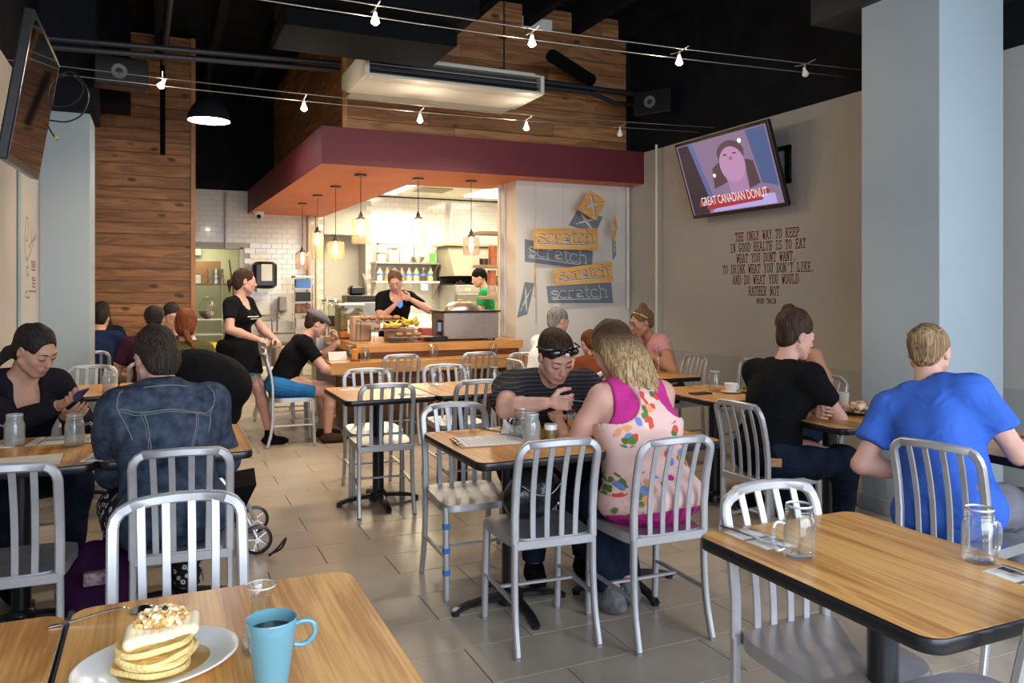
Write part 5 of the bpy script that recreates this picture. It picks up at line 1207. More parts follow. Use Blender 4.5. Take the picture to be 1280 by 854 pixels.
def face_parts(t, H, Rh, s, hairm, lipm, closed=True, brows=True, stubble=None):
    w = lambda x, y, z: tuple(H+Rh@(np.array([x, y, z])*s))
    lash = M('eyelash_dark', (.02, .015, .012), .6)
    for sx in (-1, 1):
        if closed: MB().tube([w(sx*x, y, z) for x, y, z in ((.017, .0900, .004), (.024, .0925, -.0005), (.033, .0925, -.002), (.041, .0885, .0), (.047, .083, .004))], [.0008*s, .0014*s, .0018*s, .0016*s, .0008*s], 6).obj('eyelash', lash, t)
        else:
            e = MB().ell((0, 0, 0), (.0125*s, .006*s, .0062*s), 12, 8); T = Matrix.Translation(w(sx*.031, .0885, .008)) @ Matrix(Rh.tolist()).to_4x4(); e.v = [tuple(T @ Vector(v)) for v in e.v]; o = e.obj('eye', M('eye_white', (.70, .68, .65), .2), t)
            e = MB().ell((0, .0045*s, -.001), (.0052*s, .0025*s, .0052*s), 10, 6); e.v = [tuple(T @ Vector(v)) for v in e.v]; e.obj('iris', M('iris_dark', (.03, .018, .012), .1), o)
            MB().tube([w(sx*x, y, z) for x, y, z in ((.018, .0920, .010), (.026, .0960, .0142), (.035, .0955, .0148), (.044, .089, .011))], .0014*s, 6).obj('eyelash', lash, t)
        if brows: MB().tube([w(sx*x, y, z) for x, y, z in ((.013, .0935, .026), (.024, .0945, .031), (.037, .0895, .033), (.048, .081, .029))], [.0022*s, .0028*s, .0024*s, .001*s], 6).obj('eyebrow', hairm, t)
    MB().tube([w(x, y, z) for x, y, z in ((-.025, .0875, -.061), (-.013, .0955, -.058), (0, .0965, -.0590), (.013, .0955, -.058), (.025, .0875, -.061))], [.0012*s, .0036*s, .0040*s, .0036*s, .0012*s], 8).tube([w(x, y, z) for x, y, z in ((-.022, .087, -.063), (-.011, .0945, -.0665), (0, .0955, -.0675), (.011, .0945, -.0665), (.022, .087, -.063))], [.0012*s, .0040*s, .0046*s, .0040*s, .0012*s], 8).obj('lips', lipm, t)

def person(label, loc, face=0, pelvis=.555, lean=12, curl=10, side=0, twist=0, head=(15, 0, 0), hs=1., sc=1., sw=.175, bulk=1., belly=0., bust=0.,
           hands=None, legs='sit', feet=None, skin_m=None, shirt=None, sleeve='short', neck='crew', pants=None, pant='long', shoes=None, hair=None, hairf=None,
           facef=None, vox=.0125, hv=.0052, hand_v=.0048, group=None, jaw=1., noise=.005, extra=None, shirt_len=-.02, tex_axis=2, neckcut=None, loose=.0, hip=1.):
    t = thing('person', label, 'person', (loc[0], loc[1], 0), -R(face), group); t.scale = (sc,)*3
    P0 = np.array([0, 0, pelvis/sc]); R1 = rotm(-lean, side, twist*.5); R2 = rotm(-(lean+curl), side*1.2, twist)
    tp = lambda x, y, z: P0+R1@np.array([x, y, z]); mid = tp(0, 0, .22); up = lambda x, y, z: mid+R2@np.array([x, y, z-.22])
    NB = up(0, -.015, .475); Rn = rotm(-(lean+curl)*.6-head[0]*.25, side, twist+head[1]*.3); NT = NB+Rn@np.array([0, .012, .085])
    Rh = rotm(-head[0], head[2], head[1]); HC = NT+Rh@np.array([0, .022, .085])
    J = dict(NB=NB, NT=NT, HC=HC, Rh=Rh, up=up, tp=tp, R2=R2, R1=R1)
    k = bulk; S_ = {}
    body = Blob()
    def torso(b, g, lower=True):
        b.ell(tp(0, -.005, -.005), ((.150+.02*(k-1))*k+g, .115*k+g, .105+g), R1, .05)
        b.ell(tp(0, .01+belly*.5, .12), (.128*k+g, .098*k+belly+g, .13+g), R1, .06)
        b.ell(up(0, .005, .30), (.148*k+g, .104*k+g, .155+g), R2, .06)
        b.cap(up(-sw+.03, -.012, .425), up(sw-.03, -.012, .425), .052*math.sqrt(k)+g, k=.05)
        b.cap(up(-.07, -.02, .455), up(.07, -.02, .455), .040+g, k=.05)
        if bust: 
            for sx in (-1, 1): b.ell(up(sx*.068, .075+bust, .31), (.060+g, .055+g, .055+g), R2, .04)
    torso(body, 0)
    body.cap(NB-(NT-NB)*.3, NT+(HC-NT)*.3, .054*math.sqrt(k), .050*math.sqrt(k), .025)
    arms = {}
    for sx, nm in ((-1, 'L'), (1, 'R')):
        sh = up(sx*sw, -.01, .425); h = (hands or {}).get(nm) or dict(p=(sx*.16, .30, .62), pole=(sx*.6, -.3, -.7))
        el, wr = ik(sh, h['p'], .285, .255, h.get('pole', (sx*.6, -.3, -.7))); arms[nm] = (sh, el, wr, h)
        body.chain([sh, sh+(el-sh)*.5, el], [.050*k**.5, .044*k**.5, .038*k**.5], .03); body.chain([el, el+(wr-el)*.35, wr], [.039*k**.5, .040*k**.5, .027], .02)
    lg = {}
    for sx, nm in ((-1, 'L'), (1, 'R')):
        hp = tp(sx*.088, 0, -.01)
        if legs == 'sit': ft = np.array((feet or {}).get(nm, (sx*.13, .40, .08))); kn, an = ik(hp, ft, .43, .41, (sx*.10, .8, .9))
        else: ft = np.array((feet or {}).get(nm, (sx*.09, 0, .08))); kn, an = ik(hp, ft, .44, .42, (0, 1, .0))
        lg[nm] = (hp, kn, an)
        body.chain([hp, hp+(kn-hp)*.4, kn], [.088*k, .078*k, .056], .04); body.chain([kn, kn+(an-kn)*.3, an], [.055, .056, .036], .03)
    J['arms'] = arms; J['legs'] = lg
    parts = [body.mesh(.016)]
    hb = Blob(); head_ops(hb, HC, Rh, hs, jaw=jaw); hb.cap(NT-(NT-NB)*.4, NT+(HC-NT)*.25, .050*math.sqrt(k), k=.02); parts.append(hb.mesh(hv))
    for nm, sx in (('L', -1), ('R', 1)):
        sh, el, wr, h = arms[nm]; b = Blob(); d = h.get('d'); d = nrm(wr-el) if d is None else nrm(d)
        hand_ops(b, wr+d*.01, d, h.get('n', (0, 0, -1)), h.get('t', (-sx, 0, .3)), h.get('curl', .5), .95 if sc <= 1 else 1., h.get('spread', 1.)); parts.append(b.mesh(hand_v))
    for nm, sx in (('L', -1), ('R', 1)):
        hp, kn, an = lg[nm]; b = Blob(); f = nrm((sx*.15, 1, 0)); a = np.array([an[0], an[1], .03])
        b.ell(a+f*.05+np.array([0, 0, .01]), (.040, .115, .034), rotm(0, 0, -sx*9), .02).cap(an, a, .036, .034, .03); parts.append(b.mesh(.010))
    npmesh('body', parts, skin_m, t)
    # clothes
    if shirt:
        b = Blob(); g = .012+loose; torso(b, g)
        if shirt_len < -.05: b.ell(tp(0, -.008, -.03), (.182*k*hip, .146*k*hip, .13*hip), R1, .05)
        for nm, sx in (('L', -1), ('R', 1)):
            sh, el, wr, h = arms[nm]
            if sleeve == 'short': b.cap(sh, sh+(el-sh)*.62, .066*k**.5+loose*.5, .058*k**.5+loose, .04, flat=True)
            elif sleeve == 'cap': b.cap(sh, sh+(el-sh)*.28, .064*k**.5, .060*k**.5, .04, flat=True)
            elif sleeve == 'three': b.cap(sh, el, .064*k**.5, .054*k**.5, .04); b.cap(el, el+(wr-el)*.5, .054, .050, .03, flat=True)
            elif sleeve == 'long': b.cap(sh, el, .066*k**.5, .056*k**.5, .04); b.cap(el, el+(wr-el)*.97, .056*k**.5, .040, .03, flat=True)
        if sleeve == 'none':
            for sx in (-1, 1): b.ell(up(sx*(sw+.035), 0, .42), (.075, .15, .14), R2, sub=True)
        if neck == 'crew': b.ell(NB+R2@np.array([0, .03, .035]), (.078, .085, .055), R2, sub=True)
        elif neck == 'scoop': b.ell(NB+R2@np.array([0, .07, .0]), (.085, .12, .095), R2, sub=True)
        elif neck == 'vee': b.ell(NB+R2@np.array([0, .09, -.02]), (.060, .12, .15), R2, sub=True); b.ell(NB+R2@np.array([0, .03, .035]), (.078, .08, .05), R2, sub=True)
        elif neck == 'wide': b.ell(NB+R2@np.array([0, .02, .03]), (.11, .11, .06), R2, sub=True)
        b.cut(tp(0, 0, shirt_len-.075), R1@np.array([0, 0, -1.]))
        if extra: extra(b, J)
        S_['shirt'] = npmesh('shirt', [b.mesh(.0105 if vox < .014 else vox)], shirt, t, noise=noise, nscale=22, stretch=(1, 1, .6), seed=len(bpy.data.objects))
    if pants:
        b = Blob(); b.ell(tp(0, -.005, -.01), (.168*k, .132*k, .118), R1, .05); f = {'long': .93, 'short': 0, 'none': 0}[pant]
        for nm in 'LR':
            hp, kn, an = lg[nm]
            if pant == 'long': b.cap(hp, hp+(kn-hp)*.4, .106*k, .096*k, .05).cap(hp+(kn-hp)*.4, kn, .096*k, .080, .05); b.cap(kn, kn+(an-kn)*.95, .080, .060, .05, flat=True)
            else: b.cap(hp, hp+(kn-hp)*.68, .106*k, .096*k, .05, flat=True)
        b.cut(tp(0, 0, .07), R1@np.array([0, 0, 1.]), tp(0, 0, .1), .3)
        npmesh('trousers' if pant == 'long' else 'shorts', [b.mesh(.0135)], pants, t, noise=.006, nscale=20, seed=3+len(bpy.data.objects))
    if shoes:
        for nm, sx in (('L', -1), ('R', 1)):
            hp, kn, an = lg[nm]; f = nrm((sx*.15, 1, 0)); a = np.array([an[0], an[1], 0.]); b = Blob()
            b.ell(a+f*.055+np.array([0, 0, .042]), (.050, .135, .045), rotm(0, 0, -sx*9), .02).cap(a+np.array([0, 0, .05]), an+np.array([0, 0, .01]), .046, .044, .03).cut((0, 0, .006), (0, 0, -1)); b.cut(an+np.array([0, 0, .02]), (0, 0, 1))
            npmesh('shoe', [b.mesh(.010)], shoes, t)
    if hair: 
        b = Blob(); wv = lambda x, y, z: HC+Rh@(np.array([x, y, z])*hs); J['w'] = wv; hairf(b, J, wv, Rh, hs)
        npmesh('hair', [b.mesh(.0055 if hv < .006 else .008)], hair, t, noise=.0035, nscale=60, seed=5, stretch=(1, 1, .5))
    if facef: facef(t, HC, Rh, hs)
    J['t'] = t; return J
def cap_hair(b, w, Rh, hs, top=.0, face=True, low=-.06, fz=.0, ears=False):
    b.ell(w(0, -.018, .042+top*.5), np.array((.083, .102, .088+top))*hs, Rh, .01); b.ell(w(0, -.052 if ears else -.055, -.015 if ears else -.02), np.array((.062, .052, .062) if ears else (.070, .060, .075))*hs, Rh, .02 if ears else .03)
    if face: b.ell(w(0, .095, -.040+fz), np.array((.072, .068, .105))*hs, Rh, sub=True)
    for sx in (-1, 1): b.ell(w(sx*.085, .045, -.055), np.array((.03, .055, .075))*hs, Rh, sub=True)
    if ears:
        for sx in (-1, 1): b.ell(w(sx*.092, .012, -.030), np.array((.032, .040, .055))*hs, Rh, sub=True)
    b.cut(w(0, 0, low), Rh@np.array([0, .25, -1.]), w(0, 0, low), .2)
def short_hair(top=.0, low=-.065, fz=.0):
    def f(b, J, w, Rh, hs): cap_hair(b, w, Rh, hs, top, True, low, fz, True)
    return f
def bun_hair(bp=(0, -.085, .085), br=.034, low=-.055, wisps=True):
    def f(b, J, w, Rh, hs):
        cap_hair(b, w, Rh, hs, .0, True, low, .030, True); b.ell(w(*bp), np.array((br*1.1, br, br))*hs, Rh, .012)
        for i in range(6): a = i*1.05; b.cap(w(bp[0]+br*math.cos(a), bp[1], bp[2]+br*.8*math.sin(a)), w(bp[0]+br*1.2*math.cos(a+.9), bp[1]-.01, bp[2]+br*1.1*math.sin(a+.9)), .006*hs, .003*hs, .004)
        if wisps:
            for sx in (-1, 1): b.chain([w(sx*.07, -.03, -.03), w(sx*.078, -.03, -.07), w(sx*.074, -.045, -.11)], [.004, .003, .002], .004)
    return f
def long_hair(strands, low=-.09, face=True, seed=1, rad=.015):
    """strands: list of (start, middle, end) in head coordinates"""
    def f(b, J, w, Rh, hs):
        cap_hair(b, w, Rh, hs, .0, face, -.14, .024)
        rs = np.random.RandomState(seed)
        for s0, s1, s2, n, sp in strands:
            for i in range(n):
                o = rs.uniform(-1, 1, 3)*np.array(sp); b.chain([w(*(np.array(s0)+o*.5)), w(*(np.array(s1)+o)), w(*(np.array(s2)+o*1.2+rs.uniform(-.012, .012, 3)))], [rad, rad*.95, rad*.35], .008)
    return f
def Lw(loc, face, sc=1.):
    a = R(face); c, s = math.cos(a), math.sin(a)
    def f(X, Y, Z): dx, dy = X-loc[0], Y-loc[1]; return ((dx*c-dy*s)/sc, (dx*s+dy*c)/sc, Z/sc)
    return f
SK_L = skin('light', (.52, .30, .22)); SK_P = skin('pink', (.56, .31, .24)); SK_T = skin('tan', (.38, .19, .11)); SK_W = skin('warm', (.50, .27, .18)); SK_D = skin('brown', (.20, .10, .065))
LIP = M('lip_rose', (.36, .12, .10), .4); LIPM = M('lip_natural', (.38, .17, .13), .45)
H_BLK = streak('hair_black', (.010, .008, .007), (.035, .026, .022)); H_BRN = streak('hair_dark_brown', (.018, .011, .008), (.060, .034, .020))
H_BLD = streak('hair_dirty_blond', (.13, .075, .035), (.46, .31, .15)); H_GRY = streak('hair_grey', (.10, .09, .08), (.30, .28, .25)); H_AUB = streak('hair_auburn', (.07, .018, .008), (.20, .06, .02)); H_LBR = streak('hair_light_brown', (.06, .036, .022), (.20, .12, .07))
def cloth(name, c, var=.12, vs=10, rough=.9, bump=.12, bs=260, folds=.55):
    new = 'cloth_'+name not in MATS; m = M('cloth_'+name, c, rough, var=var, vs=vs, bump=bump, bs=bs, spec=.08)
    if new: # soft creases of worn cloth
        N, L = m.node_tree.nodes, m.node_tree.links; B = N['Principled BSDF']; tc = N.new('ShaderNodeTexCoord'); mp = N.new('ShaderNodeMapping'); mp.inputs['Scale'].default_value = (1, 1, 1.7); mp.inputs['Rotation'].default_value = (.5, .6, 0)
        nz = N.new('ShaderNodeTexNoise'); nz.inputs['Scale'].default_value = 6.5; nz.inputs['Detail'].default_value = 2.5; nz.inputs['Distortion'].default_value = 1.6; nz.noise_type = 'RIDGED_MULTIFRACTAL'
        bp = N.new('ShaderNodeBump'); bp.inputs['Strength'].default_value = folds; bp.inputs['Distance'].default_value = .018
        L.new(tc.outputs['Object'], mp.inputs[0]); L.new(mp.outputs[0], nz.inputs[0]); L.new(nz.outputs[0], bp.inputs['Height'])
        old = B.inputs['Normal'].links[0].from_socket; L.new(old, bp.inputs['Normal']); L.new(bp.outputs[0], B.inputs['Normal'])
    return m
BLK_C = cloth('black', (.007, .007, .008)); NAVY_J = cloth('indigo_denim', (.012, .018, .035), var=.3); 
def mat_wave(name, base, stripe, scale, thick, axis='Z', distort=.6):
    m, nt, N, L, B = newmat(name); B.inputs['Roughness'].default_value = .85; B.inputs['Specular IOR Level'].default_value = .2
    tc = N.new('ShaderNodeTexCoord'); wv = N.new('ShaderNodeTexWave'); wv.bands_direction = axis; wv.inputs['Scale'].default_value = scale; wv.inputs['Distortion'].default_value = distort; wv.inputs['Detail Scale'].default_value = 1.2
    L.new(tc.outputs['Object'], wv.inputs[0]); rp = N.new('ShaderNodeMapRange'); rp.inputs[1].default_value = thick; rp.inputs[2].default_value = min(1, thick+.05); L.new(wv.outputs['Fac'], rp.inputs[0])
    mx = N.new('ShaderNodeMix'); mx.data_type = 'RGBA'; mx.inputs[6].default_value = (*base, 1); mx.inputs[7].default_value = (*stripe, 1); L.new(rp.outputs[0], mx.inputs[0]); L.new(mx.outputs[2], B.inputs['Base Color']); return m
def mat_denim():
    m = cloth('jacket_denim', (.042, .056, .085), var=.5, vs=22); N, L = m.node_tree.nodes, m.node_tree.links
    for n in N:
        if n.type == 'TEX_NOISE' and abs(n.inputs['Scale'].default_value-18) < .1: n.inputs['Detail'].default_value = 9; n.inputs['Roughness'].default_value = .75
    return m
def mat_floral(name, base, scale=8.5, bw=False):
    m, nt, N, L, B = newmat(name); B.inputs['Roughness'].default_value = .85; B.inputs['Specular IOR Level'].default_value = .2
    tc = N.new('ShaderNodeTexCoord'); nz = N.new('ShaderNodeTexNoise'); nz.inputs['Scale'].default_value = scale*5; L.new(tc.outputs['Object'], nz.inputs[0])
    ad = N.new('ShaderNodeVectorMath'); ad.operation = 'MULTIPLY_ADD'; ad.inputs[1].default_value = (.012,)*3 if not bw else (.012,)*3; L.new(nz.outputs['Color'], ad.inputs[0]); mpf = N.new('ShaderNodeMapping'); mpf.inputs['Scale'].default_value = (1, .4, 1) if not bw else (1, 1, 1); L.new(tc.outputs['Object'], mpf.inputs[0]); L.new(mpf.outputs[0], ad.inputs[2])
    def vor(sc, feat='F1'):
        v = N.new('ShaderNodeTexVoronoi'); v.inputs['Scale'].default_value = sc; v.feature = feat; L.new(ad.outputs[0], v.inputs[0]); return v
    def step(src, a, b, lo=1, hi=0):
        r = N.new('ShaderNodeMapRange'); r.inputs[1].default_value = a; r.inputs[2].default_value = b; r.inputs[3].default_value = lo; r.inputs[4].default_value = hi; L.new(src, r.inputs[0]); return r.outputs[0]
    def mixc(f, a, b):
        x = N.new('ShaderNodeMix'); x.data_type = 'RGBA'; L.new(f, x.inputs[0])
        for i, s in ((6, a), (7, b)):
            if isinstance(s, tuple): x.inputs[i].default_value = (*s, 1)
            else: L.new(s, x.inputs[i])
        return x.outputs[2]
    big = vor(scale); col = (.0, .0, .0)
    if bw:
        f = step(big.outputs['Distance'], .30, .36); ring = step(big.outputs['Distance'], .14, .2); c = mixc(f, base, (.62, .60, .58)); c = mixc(ring, c, base); L.new(c, B.inputs['Base Color']); return m
    small = vor(scale*3.6)
    ramp = N.new('ShaderNodeValToRGB'); ramp.color_ramp.interpolation = 'CONSTANT'; cr = ramp.color_ramp; cr.elements[0].color = (.62, .075, .05, 1); cr.elements[1].position = .22; cr.elements[1].color = (.72, .30, .14, 1)
    for p, cc in ((.42, (.16, .22, .52)), (.58, (.11, .20, .05)), (.74, (.80, .55, .42)), (.88, (.09, .16, .04))): e = cr.elements.new(p); e.color = (*cc, 1)
    sp = N.new('ShaderNodeSeparateColor'); L.new(small.outputs['Color'], sp.inputs[0]); L.new(sp.outputs[0], ramp.inputs[0])
    cl = step(big.outputs['Distance'], .40, .44); pet = step(small.outputs['Distance'], .55, .62); mu = N.new('ShaderNodeMath'); mu.operation = 'MULTIPLY'; L.new(cl, mu.inputs[0]); L.new(pet, mu.inputs[1])
    L.new(mixc(mu.outputs[0], base, ramp.outputs[0]), B.inputs['Base Color']); return m
def F(hair, lip=LIP, closed=True, brows=True): return lambda t, H, Rh, s: face_parts(t, H, Rh, s, hair, lip, closed, brows)
PEOPLE = {}
def P(key, *a, **k): PEOPLE[key] = person(*a, **k); return PEOPLE[key]
HI = dict(hv=.0048); LO = dict(hv=.0085, hand_v=.0075, vox=.015)
# --- woman with phone
l, f = (-.69, 4.70), 152; w = Lw(l, f)
def hair_phone(b, J, wv, Rh, hs):
    long_hair([((.0, -.09, .0), (.03, -.13, -.08), (.06, -.15, -.20), 7, (.02, .012, .01)), ((.05, -.06, -.03), (.08, -.10, -.1), (.12, -.13, -.17), 4, (.01, .01, .01))])(b, J, wv, Rh, hs)
J = P('phone', 'black-haired woman in a black top looking at a phone at left', l, f, lean=14, curl=14, head=(30, 20, 4), bulk=1.22, bust=.012, sw=.17,
  hands={'R': dict(p=w(-.42, 4.21, .895), pole=(.7, -.2, -.8), d=nrm(np.array(w(-.32, 4.08, .95))-np.array(w(-.42, 4.21, .90))), n=(-.3, 0, 1), t=(-.8, .2, .6), curl=.35),
         'L': dict(p=w(-.40, 4.30, .835), pole=(-.7, -.2, -.8), d=nrm(np.array(w(-.30, 4.12, .86))-np.array(w(-.40, 4.30, .83))), n=(.4, 0, 1), t=(.8, .2, .6), curl=.5)},
  skin_m=SK_W, shirt=cloth('black_knit', (.014, .012, .018), bump=.4, bs=90), sleeve='long', neck='vee', pants=NAVY_J, shoes=BLK_C, hair=H_BLK, hairf=hair_phone, facef=F(H_BLK, LIP), loose=.008, **HI)
# --- denim jacket
l, f = (.045, 3.43), 352; w = Lw(l, f)
def denim_extra(b, J):
    b.cap(J['NB']+J['R2']@np.array([-.05, -.02, .015]), J['NB']+J['R2']@np.array([.05, -.02, .015]), .045, k=.02); b.ell(J['NB']+J['R2']@np.array([0, .05, .07]), (.07, .09, .05), J['R2'], sub=True)
def hair_denim(b, J, w, Rh, hs): cap_hair(b, w, Rh, hs, .012, True, -.105); b.ell(w(0, -.06, -.02), (.075, .062, .085), Rh, .02)
J = P('denim', 'dark-haired person in a blue denim jacket seen from behind', l, f, lean=16, curl=14, head=(24, 14, 0), bulk=1.24, sw=.185, hands={'L': dict(p=w(-.10, 3.86, .80), pole=(-.35, -.5, -.8)), 'R': dict(p=w(.16, 3.88, .80), pole=(.3, -.5, -.8))},
  skin_m=SK_L, shirt=mat_denim(), sleeve='long', neck='none', extra=denim_extra, pants=mat_floral('black_white_print', (.012, .012, .014), 30, True), shoes=BLK_C, hair=streak('hair_black_brown', (.012, .009, .008), (.050, .034, .026)), hairf=hair_denim, loose=.014, noise=.009, shirt_len=-.09, hv=.0055)
ST = M('denim_stitch', (.17, .17, .17), .8)
jk = [c for c in J['t'].children if c.name.startswith('shirt')][0]; jk.name = 'jacket'
SEW = []
def seam(J, pts, r=.0022, par=None, out=.0, m=ST, name='seam'):
    """stitched line lying on the surface of the garment"""
    me = par.data; dg = None; from mathutils.bvhtree import BVHTree
    bvh = J.setdefault('bvh', BVHTree.FromPolygons([v.co for v in me.vertices], [p.vertices for p in me.polygons]))
    res = []
    for p in spline([Vector(J['up'](*q)) for q in pts], 5):
        h = bvh.find_nearest(p); res.append(h[0]+h[1]*(r*.4+out))
    MB().tube(res, r, 6).obj(name, m, par)
B_ = -.19
seam(J, [(-.20, B_, .355), (-.10, B_, .37), (0, B_, .375), (.10, B_, .37), (.20, B_, .355)], par=jk); seam(J, [(-.20, B_, .345), (-.10, B_, .36), (0, B_, .365), (.10, B_, .36), (.20, B_, .345)], par=jk, r=.0016)
for sx in (-1, 1):
    seam(J, [(sx*.115, B_, .36), (sx*.105, B_, .25), (sx*.09, B_, .12), (sx*.08, B_, .0)], par=jk); seam(J, [(sx*.125, B_, .36), (sx*.115, B_, .25), (sx*.10, B_, .12), (sx*.09, B_, .0)], par=jk, r=.0015)
    seam(J, [(sx*.16, -.12, .50), (sx*.19, -.14, .42), (sx*.185, -.15, .33), (sx*.16, -.14, .25)], par=jk)
seam(J, [(-.09, -.13, .49), (0, -.15, .495), (.09, -.13, .49)], par=jk)
# --- striped polo man
l, f = (1.87, 3.88), 188; w = Lw(l, f)
def polo_extra(b, J): b.cap(J['NB']+J['R2']@np.array([-.05, .0, .012]), J['NB']+J['R2']@np.array([.05, .0, .012]), .042, k=.015); b.ell(J['NB']+J['R2']@np.array([0, .055, .06]), (.062, .085, .055), J['R2'], sub=True)
J = P('polo', 'heavy man in a dark striped polo shirt eating, sunglasses on head', l, f, lean=22, curl=16, head=(32, 4, 4), hs=1.05, bulk=1.42, belly=.03, sw=.205, jaw=1.12,
  hands={'R': dict(p=w(1.63, 3.24, .915), pole=(1., .1, -.5), d=nrm(np.array(w(1.72, 3.14, .92))-np.array(w(1.63, 3.24, .915))), n=(-.2, -.2, -1), t=(-.3, .3, .9), curl=1.15),
         'L': dict(p=w(2.02, 3.38, .86), pole=(-.9, 0, -.5), d=nrm(np.array(w(1.93, 3.24, .84))-np.array(w(2.02, 3.38, .86))), n=(.3, 0, -1), t=(.4, .3, .8), curl=1.0)},
  skin_m=SK_P, shirt=mat_wave('striped_polo', (.018, .018, .022), (.10, .085, .10), 16, .93), sleeve='short', neck='none', extra=polo_extra, pants=NAVY_J, shoes=BLK_C, hair=H_BRN, hairf=short_hair(.004, -.05, .008), facef=F(H_BRN, LIPM), loose=.010, noise=.008, hv=.0045, hand_v=.0045)
H_, Rh = J['HC'], J['Rh']; wp = lambda x, y, z: tuple(H_+Rh@(np.array([x, y, z])*1.05))
g = MB().tube([wp(-.098, -.02, .055), wp(-.09, .05, .085), wp(0, .085, .098), wp(.09, .05, .085), wp(.098, -.02, .055)], .005, 8).obj('sunglasses', BLACKM, J['t'])
for sx in (-1, 1): 
    e = MB().ell((0, 0, 0), (.034, .010, .020)); T = Matrix.Translation(wp(sx*.042, .086, .088)) @ Matrix(Rh.tolist()).to_4x4() @ Matrix.Rotation(R(35), 4, 'X') @ Matrix.Rotation(R(sx*-14), 4, 'Z'); e.v = [tuple(T @ Vector(v)) for v in e.v]; e.obj('lens', M('sunglass_lens', (.01, .01, .012), .08), g)
MB().box((-.01, -.001, 0), (.01, .001, .012)).obj('temple_mark', WHITE, g).location = wp(.0, .112, .086)
# --- woman in floral top
l, f = (1.94, 2.89), 0; w = Lw(l, f)
def hair_blond(b, J, w, Rh, hs):
    cap_hair(b, w, Rh, hs, .012, True, -.16); rs = np.random.RandomState(3)
    for i in range(46):
        a = R(-95+190*i/45); x0, y0 = .082*math.sin(a), -.020-.085*math.cos(a); dr = rs.uniform(-.010, .010); ln = rs.uniform(.15, .20)
        b.chain([w(x0*.8, y0*.8, .075), w(x0*1.08+dr*.3, y0*1.12, .0), w(x0*1.18+dr, y0*1.18-.01, -.09), w(x0*1.20+dr*1.6+.01, y0*1.12-.01, -.07-ln)], [.016, .019, .015, .004], .006)
PINK = cloth('magenta', (.50, .035, .22), var=.08); FLOR = mat_floral('floral_print', (.72, .47, .42), 8.2)
J = P('floral', 'blonde woman in a pink floral racerback top seen from behind', l, f, lean=13, curl=12, head=(26, 22, -4), bulk=1.26, sw=.165, bust=.01,
  hands={'L': dict(p=w(1.74, 3.34, .80), pole=(-.35, -.5, -.7), curl=.4), 'R': dict(p=w(2.05, 3.30, .80), pole=(.35, -.6, -.6), curl=.6)}, feet={'L': (-.10, .12, .10), 'R': (.02, .18, .10)},
  skin_m=SK_P, shirt=PINK, sleeve='none', neck='wide', pants=NAVY_J, shoes=M('grey_canvas', (.14, .14, .15), .8, var=.4, vs=30), hair=streak('hair_blond_dark_roots', (.15, .085, .04), (.50, .34, .17), root=(1.14, 1.24)), hairf=hair_blond, loose=.002, hv=.0055, shirt_len=-.12)
b = Blob(); R1, R2, tp, up = J['R1'], J['R2'], J['tp'], J['up']; k = 1.26; g = .030
b.ell(tp(0, -.005, -.02), (.165*k, .128*k, .12), R1, .05).ell(tp(0, -.01, -.02), (.195*k, .158*k, .13), R1, .05).ell(tp(0, .01, .12), (.128*k+g, .098*k+g, .13+g), R1, .06).ell(up(0, .005, .30), (.148*k+g, .104*k+g, .155+g), R2, .06)
b.cap(up(0, -.06, .30), up(0, -.035, .475), .045, .03, .02)
for sx in (-1, 1): b.ell(up(sx*.150, -.06, .41), (.105, .24, .135), R2@rotm(0, sx*10), sub=True)
b.ell(J['NB']+R2@np.array([0, .09, .03]), (.12, .12, .09), R2, sub=True); b.cut(tp(0, 0, -.075), R1@np.array([0, 0, -1.]))
npmesh('floral_top', [b.mesh(.009)], FLOR, J['t'], noise=.005, nscale=20, stretch=(1, 1, .5))
# --- man in black t-shirt
l, f = (3.01, 3.33), 86; w = Lw(l, f)
J = P('black', 'dark-haired man in a black t-shirt and jeans, arms folded on table', l, f, lean=9, curl=12, head=(12, -14, 0), bulk=1.18, sw=.195,
  hands={'R': dict(p=w(3.40, 3.36, .80), pole=(.6, .3, -.8), curl=.5), 'L': dict(p=w(3.20, 3.20, .79), pole=(-.8, 0, -.6), d=nrm(np.array(w(3.10, 3.04, .80))-np.array(w(3.20, 3.20, .79))), n=(0, .5, -.8), t=(.2, 0, 1), curl=.6)},
  skin_m=SK_P, shirt=BLK_C, sleeve='short', pants=NAVY_J, shoes=BLK_C, hair=H_BRN, hairf=short_hair(.022, -.07), facef=F(H_BRN, LIPM, False), loose=.010, noise=.008, **HI)
pt = MB().box((-.03, -.002, -.022), (.03, .002, .022)).box((-.018, -.003, -.006), (.018, -.002, .006)).obj('jeans_patch', M('leather_patch', (.42, .20, .10), .7, var=.2, vs=60), J['t']); pt.location = (.17, -.13, .545); pt.rotation_euler = (0, 0, R(50))
# --- tanned woman by the column
l, f = (4.03, 4.03), 266
P('tan', 'tanned woman with a maroon strap mostly hidden behind the black shirt', l, f, lean=8, curl=8, side=10, head=(10, 20, 0), bulk=.98, sw=.16, bust=.01, skin_m=SK_T, shirt=cloth('maroon_tank', (.06, .008, .015)), sleeve='none', neck='wide', pants=NAVY_J, shoes=BLK_C, hair=H_BRN, hairf=bun_hair((0, -.05, .115), .045), facef=F(H_BRN), **LO)
